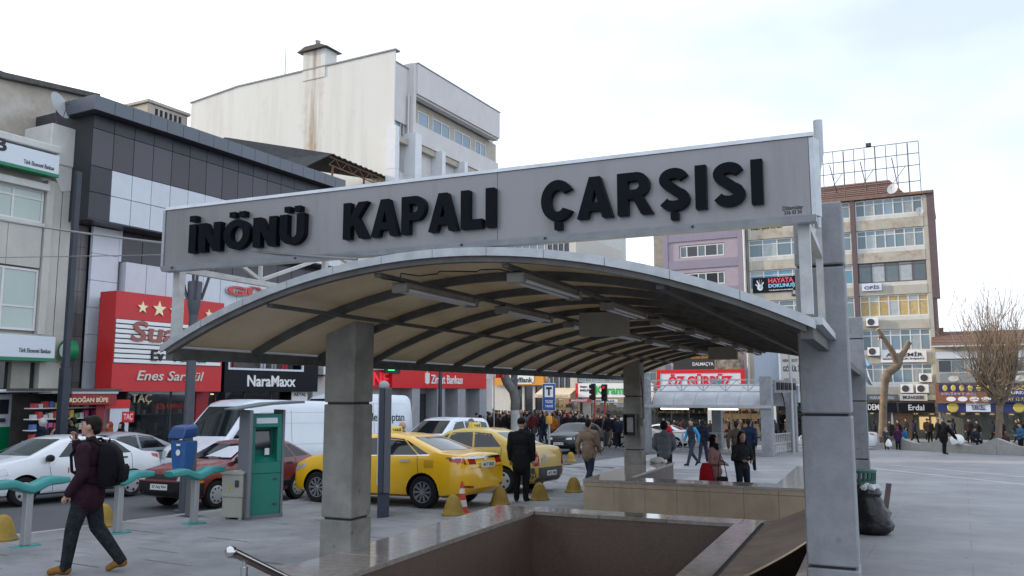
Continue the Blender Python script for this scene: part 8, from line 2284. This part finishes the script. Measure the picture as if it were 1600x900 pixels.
    E(H(0, .045, 1.60), (.058, .062, .062), SKIN)
    C(H(0, .102, 1.665), .012, H(0, .118, 1.632), .017, SKIN)
    for s in (-1, 1): E(H(s*.080, .005, 1.645), (.014, .026, .034), SKIN)
    if fine:
        for s in (-1, 1):
            E(H(s*.032, .098, 1.667), (.014, .008, .007), EYE); C(H(s*.018, .105, 1.686), .006, H(s*.048, .096, 1.688), .005, HAIR)
        C(H(-.022, .101, 1.594), .0055, H(.022, .101, 1.594), .0055, EYE)
        E(H(0, .095, 1.555), (.025, .02, .018), SKIN)
    if hair == 'short':
        E(H(0, -.018, 1.688), (.083, .096, .098), HAIR); E(H(0, .045, 1.735), (.062, .055, .035), HAIR); E(H(0, -.06, 1.63), (.07, .05, .07), HAIR)
    elif hair == 'long':
        E(H(0, -.015, 1.685), (.088, .10, .10), HAIR); C(H(0, -.07, 1.66), .075, H(0, -.10, 1.38), .085, HAIR); C(H(-.075, 0, 1.65), .035, H(-.10, .03, 1.40), .04, HAIR); C(H(.075, 0, 1.65), .035, H(.10, .03, 1.40), .04, HAIR)
    elif hair == 'scarf':
        E(H(0, -.015, 1.668), (.100, .108, .125), HAIR); C(H(0, -.01, 1.56), .10, H(0, .0, 1.46), .125, HAIR); E(H(0, .06, 1.54), (.07, .055, .055), HAIR)
    elif hair == 'cap':
        E(H(0, -.005, 1.705), (.090, .104, .082), HAIR); E(H(0, .0, 1.69), (.092, .106, .04), HAIR)
    elif hair == 'hood':
        E(H(0, -.03, 1.66), (.10, .10, .125), HAIR); E(H(0, -.10, 1.47), (.10, .06, .08), TOP)
    elif hair == 'bald':
        pass
    if collar: E(H(0, -.02, 1.475), (.085, .08, .045), TOP)
    mb = MB()
    for a, ra, b, rb, tg in caps: cap_mesh(mb, a, ra, b, rb)
    for c, r, tg in ells: ell_mesh(mb, c, r)
    me = mb.mesh('person', [])
    o = bpy.data.objects.new('tmp_person', me); COL.objects.link(o)
    md = o.modifiers.new('r', 'REMESH'); md.mode = 'VOXEL'; md.voxel_size = voxel; md.adaptivity = 0
    sm_ = o.modifiers.new('s', 'SMOOTH'); sm_.factor = 0.5; sm_.iterations = 3 if fine else 2
    dg = bpy.context.evaluated_depsgraph_get()
    out = bpy.data.meshes.new_from_object(o.evaluated_get(dg))
    bpy.data.objects.remove(o); bpy.data.meshes.remove(me)
    nF = len(out.polygons)
    ce = np.zeros(nF*3); out.polygons.foreach_get('center', ce); ce = ce.reshape(-1, 3)
    best = np.full(nF, 9.0); tagv = np.zeros(nF, int)
    bias = {SKIN: 0.0, HAIR: -.004, TOP: -.003, BOT: 0, SHOE: -.002, EYE: -.006}
    for a, ra, b, rb, tg in caps:
        ab = b - a; t = np.clip(((ce - a) @ ab)/max(ab @ ab, 1e-9), 0, 1)
        d = np.linalg.norm(ce - (a + t[:, None]*ab), axis=1) - (ra + (rb - ra)*t) + bias.get(tg, 0)
        m = d < best; best[m] = d[m]; tagv[m] = tg
    for c, r, tg in ells:
        q = (ce - c)/r; k = np.linalg.norm(q, axis=1); d = (k - 1)*r.min() + bias.get(tg, 0)
        m = d < best; best[m] = d[m]; tagv[m] = tg
    if hair == 'scarf' or hair == 'hood':
        hc = V3(*L((0, .075, 1.645))); f = (np.abs(ce[:, 0]) < .055) & (np.abs(ce[:, 2] - hc[2]) < .068) & (ce[:, 1] > hc[1] - 0.02) & (ce[:, 2] > 1.3)
        tagv[f] = SKIN
    out.polygons.foreach_set('material_index', tagv.astype(np.int32))
    out.polygons.foreach_set('use_smooth', [True]*nF)
    for k in range(7): out.materials.append(None)
    out.name = 'person'; out.update()
    return out
CM = {}
def cloth(c, r=0.85):
    key = tuple(round(x, 3) for x in c)
    if key not in CM: CM[key] = mat('cloth %.3f %.3f %.3f' % key, c, r, var=0.2, vscale=14, bump=0.35, bscale=16, spec=0.12)
    return CM[key]
M_skin = mat('skin', (0.42, 0.25, 0.18), 0.55); M_hair = mat('dark hair', (0.011, 0.009, 0.008), 0.6, spec=0.15); M_eye = mat('eye dark', (0.03, 0.015, 0.015), 0.4)
PM = {}
def person(label, at, face, h, pose, top, bot, hair='short', haircol=None, coat=0.05, bulk=1.0, shoe=(0.02, 0.02, 0.02), fine=False, voxel=0.026, group=None, dz=0.0, skirt=False, collar=True, name='person', acc=None):
    key = (pose, hair, coat, bulk, fine, voxel, skirt, collar)
    if key not in PM: PM[key] = person_mesh(pose, coat, hair, bulk, fine, voxel, collar, skirt)
    o = bpy.data.objects.new(name, PM[key]); COL.objects.link(o)
    s = h/1.77
    o.location = (at[0], at[1], gz(*at) + dz); o.rotation_euler = (0, 0, face - math.pi/2); o.scale = (s, s, s)
    hm = cloth(haircol) if haircol else M_hair
    if isinstance(bot, tuple): bot = cloth(bot)
    for i, m in enumerate((M_skin, hm, cloth(top), bot, cloth(shoe), cloth(acc or top), M_eye)):
        o.material_slots[i].link = 'OBJECT'; o.material_slots[i].material = m
    return tag(o, label, 'person', group)
def ang(dx, dy): return math.atan2(dy, dx)
F_away = ang(dB.x, dB.y); F_to = ang(-dB.x, -dB.y); F_l = ang(-1, 0); F_r = ang(1, 0); F_cam = ang(0, -1)
NAVY = (0.014, 0.018, 0.032); BLK = (0.011, 0.011, 0.012); GREY = (0.07, 0.07, 0.075); JEAN = (0.025, 0.032, 0.055)
# the man on the phone, nearest
M_camo = mat('dark camouflage cloth', (0.017, 0.02, 0.024), 0.85, var=0.5, vscale=18, dirt=(0.045, 0.048, 0.05), dscale=22, damt=0.8, spec=0.12)
pm_at = (-4.95, 9.97)
pman = person('man in a dark plum jacket walking left with a phone at his face', pm_at, ang(-1, -0.12), 1.80, 'phone', (0.030, 0.012, 0.020), M_camo, 'short', coat=0.22, bulk=1.22, shoe=(0.25, 0.12, 0.03), fine=True, voxel=0.0095)
fdir = Vector((-1, -0.12, 0)).normalized(); ldir = Vector((-fdir.y, fdir.x, 0))
def on_man(f, l, z):
    p = Vector((*pm_at, 0)) + fdir*f + ldir*l; return Vector((p.x, p.y, gz(*pm_at) + z))
MF = frame(Vector((pm_at[0], pm_at[1], gz(*pm_at))), fdir, ldir)
ph_ = thing('mobile_phone', 'dark mobile phone held to the face of the walking man', 'phone', on_man(0.2, -0.08, 1.55))
MB(MF).box(0.185, 0.195, -0.105, -0.035, 1.53, 1.67).build('body', M_blk, ph_, bevel=0.003)
bp_ = thing('backpack', 'black backpack on the back of the walking man', 'backpack', on_man(-0.3, 0, 1.0))
M_bp = mat('black nylon', (0.006, 0.006, 0.008), 0.7, spec=0.1, var=0.3, vscale=10, bump=0.3, bscale=14)
rings = []
for z, w, d0, d1 in ((0.98, .10, -.17, -.27), (1.0, .15, -.155, -.33), (1.10, .165, -.15, -.37), (1.25, .165, -.15, -.37), (1.38, .155, -.15, -.34), (1.46, .13, -.15, -.28), (1.50, .08, -.16, -.23)):
    rings.append([(d0, -w, z), (d0, w, z), ((d0 + d1)/2, w*1.04, z), (d1 + .02, w*0.8, z), (d1, w*0.4, z), (d1, -w*0.4, z), (d1 + .02, -w*0.8, z), ((d0 + d1)/2, -w*1.04, z)])
MB(MF).loft(rings).build('bag', M_bp, bp_, smooth=50)
rings = [[(x_ - .0, -.11*s_, z), (x_, .11*s_, z), (x_ - .05*s_, .10*s_, z), (x_ - .05*s_, -.10*s_, z)] for z, x_, s_ in ((1.03, -.34, .8), (1.06, -.36, 1), (1.20, -.37, 1), (1.24, -.36, .8))]
MB(MF).loft(rings).build('front_pocket', M_bp, bp_, smooth=50)
for s in (-1, 1):
    MB(MF).tube([(-.16, s*.12, 1.46), (-.06, s*.135, 1.535), (.07, s*.135, 1.50), (.165, s*.13, 1.36), (.13, s*.17, 1.18), (-.06, s*.20, 1.06), (-.16, s*.13, 1.04)], 0.018, 6).build('strap', M_bp, bp_, smooth=50)
MB(MF).tube([(-.20, -.03, 1.50), (-.21, 0, 1.54), (-.20, .03, 1.50)], 0.008, 6).build('handle', M_bp, bp_)
# people round the taxis and the stairwells
person('man in a long black coat and cap seen from behind by the faded taxi', (0.2, 18.25), F_away + 0.25, 1.78, 'stand', BLK, BLK, 'cap', BLK, coat=0.30, bulk=1.22, voxel=0.015)
person('man in a tan jacket walking away past the marble parapet', (1.98, 21.9), F_away - 0.1, 1.76, 'walk', (0.20, 0.145, 0.10), JEAN, 'short', coat=0.24, bulk=1.15, voxel=0.016)
person('man in a red puffer jacket standing near the second stair gate', (5.3, 28.56), F_l, 1.74, 'pockets', (0.36, 0.012, 0.02), BLK, 'short', coat=0.10, bulk=1.1, voxel=0.018)
person('man in a dark vest with bright blue sleeve walking to the left', (6.69, 31.55), F_l + 0.5, 1.72, 'walk', (0.03, 0.035, 0.045), (0.035, 0.045, 0.065), 'short', coat=0.06, bulk=1.05, voxel=0.018, acc=(0.05, 0.26, 0.50))
person('person in a navy jacket with hood walking away beside the dark vest man', (7.6, 33.76), F_away, 1.72, 'walk2', NAVY, JEAN, 'hood', (0.02, 0.02, 0.025), coat=0.08, bulk=1.1, voxel=0.018)
person('person in a brown jacket walking away behind the dark haired woman', (7.0, 26.4), F_away, 1.70, 'walk', (0.055, 0.042, 0.035), BLK, 'short', coat=0.12, bulk=1.1, voxel=0.02)
person('person in a dark blue jacket walking away by the gate pillar', (7.95, 28.4), F_away, 1.76, 'walk2', (0.012, 0.02, 0.05), BLK, 'short', coat=0.10, bulk=1.1, voxel=0.02)
person('woman in a pink coat and black headscarf climbing out of the far stairwell', (4.52, 19.0), F_cam + 0.9, 1.62, 'hold', (0.30, 0.17, 0.165), (0.28, 0.16, 0.16), 'scarf', BLK, coat=0.34, bulk=1.1, voxel=0.015, dz=-0.22)
person('woman with long dark hair and grey jacket beside the pink coated woman', (5.15, 19.0), F_cam + 0.2, 1.66, 'hold', (0.028, 0.03, 0.034), JEAN, 'long', (0.022, 0.013, 0.010), coat=0.05, bulk=1.0, voxel=0.015, dz=-0.18)
rb_ = thing('red_bag', 'bright red bag held by the woman in the pink coat', 'bag', (4.30, 18.85, -0.35))
rings = []
for z, w, d in ((-0.42, .10, .05), (-0.38, .16, .08), (-0.15, .17, .10), (0.10, .14, .08), (0.22, .09, .05)):
    rings.append([(4.30 + w*math.cos(2*math.pi*k/12), 18.83 + d*math.sin(2*math.pi*k/12), z) for k in range(12)])
MB(Matrix.Identity(4)).loft(rings).build('bag', cloth((0.32, 0.012, 0.02)), rb_, smooth=50)
hb2 = thing('handbag', 'black leather handbag in front of the pink coat', 'handbag', (4.62, 18.72, -0.3))
MB(Matrix.Identity(4)).box(4.50, 4.74, 18.66, 18.76, -0.32, -0.06).build('bag', M_blk, hb2, bevel=0.03)
MB(Matrix.Identity(4)).tube([(4.52, 18.71, -0.07), (4.55, 18.72, 0.25), (4.6, 18.78, 0.42), (4.67, 18.74, 0.25), (4.72, 18.71, -0.07)], 0.01, 6).build('strap', M_blk, hb2)
cs = CF @ Vector((0.30, 12.62, 0))
person('person in a grey hooded sweater sitting on the end of the marble parapet', (cs.x, cs.y), F_away + 0.3, 1.74, 'sit', (0.17, 0.19, 0.23), (0.03, 0.03, 0.035), 'hood', (0.018, 0.018, 0.02), coat=0.05, bulk=1.08, voxel=0.018, dz=-0.78 + (0.13 - gz(cs.x, cs.y)))
cs = CF @ Vector((-0.55, 12.9, 0))
person('person in navy standing half hidden behind the far left pillar', (cs.x, cs.y), F_r, 1.70, 'pockets', NAVY, BLK, 'cap', BLK, coat=0.10, bulk=1.1, voxel=0.02)
person('bald man leaning between the two taxis', B2(-12.1, 17.0), F_l + 0.5, 1.70, 'stand', (0.03, 0.02, 0.016), BLK, 'bald', coat=0.1, bulk=1.1, voxel=0.02)
person('grey haired man standing behind the faded taxi', B2(-12.2, 20.4), F_to, 1.76, 'stand', (0.10, 0.085, 0.075), BLK, 'short', (0.16, 0.15, 0.14), coat=0.1, bulk=1.05, voxel=0.022)
# by the kiosk across the road
person('person in a navy jacket with white hood beside the kiosk', B2(-23.0, 14.88), F_away, 1.78, 'stand', NAVY, BLK, 'hood', (0.42, 0.42, 0.42), coat=0.08, voxel=0.022)
person('child in dark blue beside the person with the white hood', B2(-22.9, 15.05), F_away, 1.52, 'stand', (0.012, 0.016, 0.04), BLK, 'short', coat=0.08, voxel=0.022)
person('man in a black jacket at the kiosk counter', B2(-23.2, 15.92), F_l, 1.80, 'hold', BLK, BLK, 'short', coat=0.1, voxel=0.022)
person('woman in a rust orange headscarf by the white advertising panel', B2(-23.2, 17.14), F_to, 1.66, 'stand', (0.06, 0.04, 0.03), BLK, 'scarf', (0.25, 0.06, 0.025), coat=0.34, voxel=0.022)
person('woman in a black headscarf by the white advertising panel', B2(-23.2, 17.55), F_to + 0.3, 1.65, 'hold', BLK, BLK, 'scarf', BLK, coat=0.34, voxel=0.022)
# right side
def rp(px, py): return (px, py)
person('person in dark with a white bag sitting by the cut back tree', (21.15, 47.88), F_cam, 1.25, 'hold', (0.05, 0.05, 0.055), BLK, 'scarf', (0.36, 0.32, 0.30), coat=0.34, bulk=1.15, voxel=0.026)
person('woman in a purple coat and headscarf by the cut back tree', (21.8, 47.88), F_away, 1.30, 'stand', (0.045, 0.018, 0.055), BLK, 'scarf', (0.16, 0.05, 0.09), coat=0.34, bulk=1.2, voxel=0.026)
person('person in a bright blue and navy jacket by the cut back tree', (22.24, 47.88), F_r, 1.28, 'stand', (0.02, 0.16, 0.34), NAVY, 'short', coat=0.1, bulk=1.1, voxel=0.026)
person('large figure in black bending forward over the planter wall', (21.4, 42.01), F_r - 0.3, 1.74, 'bend', BLK, BLK, 'cap', BLK, coat=0.34, bulk=1.3, voxel=0.022)
person('dark figure sitting hunched on the planter wall', (24.69, 45.17), F_cam, 1.50, 'sit', (0.018, 0.02, 0.03), BLK, 'cap', BLK, coat=0.05, bulk=1.2, voxel=0.026, dz=-0.2)
person('child with a white striped back on the planter wall', (24.91, 42.76), F_away, 1.05, 'stand', (0.06, 0.035, 0.03), BLK, 'short', (0.12, 0.06, 0.04), coat=0.1, bulk=1.2, voxel=0.03)
person('man in dark clothes standing behind the child by the planter', (27.6, 45.2), F_away, 1.72, 'stand', BLK, BLK, 'short', coat=0.1, bulk=1.2, voxel=0.026)
person('person with a light blue bundle at the right edge', (24.37, 40.59), F_l, 1.55, 'hold', (0.04, 0.10, 0.2), BLK, 'short', coat=0.1, bulk=1.15, voxel=0.026)
wsk = thing('white_sack', 'white cloth sack held by the bending black figure', 'sack', (23.73, 45.17, -0.4))
xx, yy = 22.87, 43.53
rings = []; rg = random.Random(3)
for r_, z in ((0.1, 0.45), (0.20, 0.48), (0.25, 0.62), (0.22, 0.78), (0.13, 0.88), (0.05, 0.92)):
    rings.append([(xx + (r_*1.5 + rg.uniform(-.05, .05))*math.cos(2*math.pi*k/14), yy + (r_ + rg.uniform(-.04, .04))*math.sin(2*math.pi*k/14), gz(xx, yy) + z + rg.uniform(-.05, .05)) for k in range(14)])
MB(Matrix.Identity(4)).loft(rings).build('sack', mat('white plastic film', (0, 0, 0)), wsk, smooth=50)
wk = thing('carrier_bag', 'white carrier bag of the person sitting by the cut back tree', 'bag', (20.74, 46.94, -1.2))
xx, yy = 20.34, 46.04
MB(Matrix.Identity(4)).lathe([(0.05, 0), (0.15, 0.03), (0.17, 0.16), (0.1, 0.32), (0.03, 0.42)], 12, Matrix.Translation((xx, yy - 0.25, gz(xx, yy) + 0.25))).build('bag', mat('white plastic film', (0, 0, 0)), wk, smooth=50)
# walkers in front of the far shops
walk = [(-9.3, 76, 'dark walker in front of the lit shop left of the cut back tree'), (-7.9, 77, 'dark walker right behind the cut back tree'), (-4.2, 77.5, 'dark walker in front of the shop with two lamps'), (-2.6, 76, 'dark pair of legs and coat at the right end of the lit shop'), (-1.4, 74, 'person in black by the phone shop window'), (0.4, 75, 'second person in black by the phone shop window'), (3.8, 76, 'dark walker left of the bare tree trunk'), (8.2, 76, 'dark walker right of the bare tree trunk')]
for i, (u, v, lab) in enumerate(walk):
    person(lab, B2(u, v), (F_l, F_r, F_l, F_away)[i % 4], 1.74, ('walk', 'walk2', 'pockets', 'stand')[i % 4], (BLK, NAVY, (0.02, 0.02, 0.024), (0.035, 0.02, 0.018))[i % 4], BLK, ('short', 'cap')[i % 2], coat=0.10, bulk=1.12, voxel=0.03)
for i in range(14):
    px = 1335 + i*20 + (i*37 % 11); v = 60 + (i*29 % 14); a = (px - 800)/1305.0; y_ = v/(a*math.sin(TB) + math.cos(TB))
    person('dark coated passer by between the planters and the lit shops', (a*y_, y_), (F_l, F_r, F_to)[i % 3], 1.6 + 0.02*(i % 9), ('walk', 'walk2', 'stand')[i % 3], (BLK, NAVY, (0.03, 0.022, 0.02))[i % 3], BLK, ('short', 'scarf', 'cap')[i % 3], coat=0.10, bulk=1.15, voxel=0.034, group='passers by at the far shops')
# people in front of the crowd one can tell apart
person('child in a pink jacket at the front of the crowd', B2(-20.4, 33.6), F_away, 1.45, 'stand', (0.30, 0.04, 0.20), BLK, 'cap', (0.12, 0.10, 0.12), coat=0.10, bulk=1.15, voxel=0.024)
person('person in a long black coat beside the child in pink', B2(-20.0, 34.3), F_away, 1.72, 'stand', BLK, BLK, 'scarf', BLK, coat=0.5, bulk=1.25, voxel=0.024)
person('person in an orange jacket standing right of the leaning tree', B2(-19.55, 41.3), F_away, 1.72, 'stand', (0.30, 0.09, 0.015), BLK, 'short', coat=0.10, bulk=1.15, voxel=0.024)
person('person in black with a red hood beside the orange jacket', B2(-19.1, 42.2), F_away, 1.74, 'stand', (0.016, 0.012, 0.013), BLK, 'hood', (0.25, 0.015, 0.02), coat=0.10, bulk=1.15, voxel=0.024)
person('man in a dark jacket and grey trousers walking behind the tan jacket', B2(-16.9, 42.8), F_away, 1.80, 'walk', (0.014, 0.014, 0.018), (0.13, 0.11, 0.09), 'short', coat=0.08, bulk=1.1, voxel=0.024)
person('person in black walking in front of the leaning tree, left side', B2(-19.8, 37.0), F_away, 1.74, 'walk2', BLK, BLK, 'short', coat=0.12, bulk=1.2, voxel=0.024)
rg = random.Random(11)
tops = [BLK, BLK, NAVY, (0.02, 0.02, 0.022), (0.03, 0.022, 0.02), (0.045, 0.045, 0.05), (0.02, 0.03, 0.05), (0.05, 0.03, 0.028), (0.10, 0.10, 0.105), (0.09, 0.02, 0.025)]
TN = ['black', 'black', 'navy', 'charcoal', 'dark brown', 'dark grey', 'slate blue', 'brown', 'grey', 'dark red']
variants = [('walk', 'short'), ('walk2', 'cap'), ('stand', 'scarf'), ('pockets', 'short'), ('walk2', 'long'), ('walk', 'hood')]
n = 0; placed = []
while n < 135:
    v = rg.uniform(42, 62); px = rg.uniform(735, 1010)
    a = (px - 800)/1305.0
    # point on the line of sight at street distance v
    y_ = v/(a*math.sin(TB) + math.cos(TB)); x_ = a*y_
    if any((x_ - p)**2 + (y_ - q)**2 < 0.36 for p, q in placed): continue
    if v > 48.5 and v < 56 and px > 905: continue
    placed.append((x_, y_))
    ps, hr_ = rg.choice(variants)
    tc = rg.choice(tops); hw = dict(short='short haired', cap='capped', scarf='headscarfed', long='long haired', hood='hooded')[hr_]
    person('%s person in %s in the packed crowd crossing the street' % (hw, TN[tops.index(tc)]), (x_, y_), rg.choice((F_away, F_to, F_l, F_r, F_to + 0.5)) + rg.uniform(-.3, .3), rg.uniform(1.60, 1.82), ps, tc, rg.choice((BLK, JEAN, GREY)), hr_,
           rg.choice((None, BLK, (0.10, 0.09, 0.085), (0.03, 0.02, 0.016))), coat=0.10, bulk=1.15, voxel=0.034, group='crowd crossing the street')
    n += 1
for i in range(16):
    px = 1040 + i*13 + rg.uniform(-4, 4); v = rg.uniform(66, 77)
    a = (px - 800)/1305.0; y_ = v/(a*math.sin(TB) + math.cos(TB))
    ps, hr_ = rg.choice(variants)
    tc = rg.choice(tops)
    person('%s pedestrian in %s on the far pavement behind the second stair gate' % (dict(short='short haired', cap='capped', scarf='headscarfed', long='long haired', hood='hooded')[hr_], TN[tops.index(tc)]), (a*y_, y_), rg.choice((F_l, F_r, F_away)), rg.uniform(1.6, 1.8), ps, tc, rg.choice((BLK, JEAN)), hr_, coat=0.10, bulk=1.15, voxel=0.034, group='pedestrians behind the second gate')
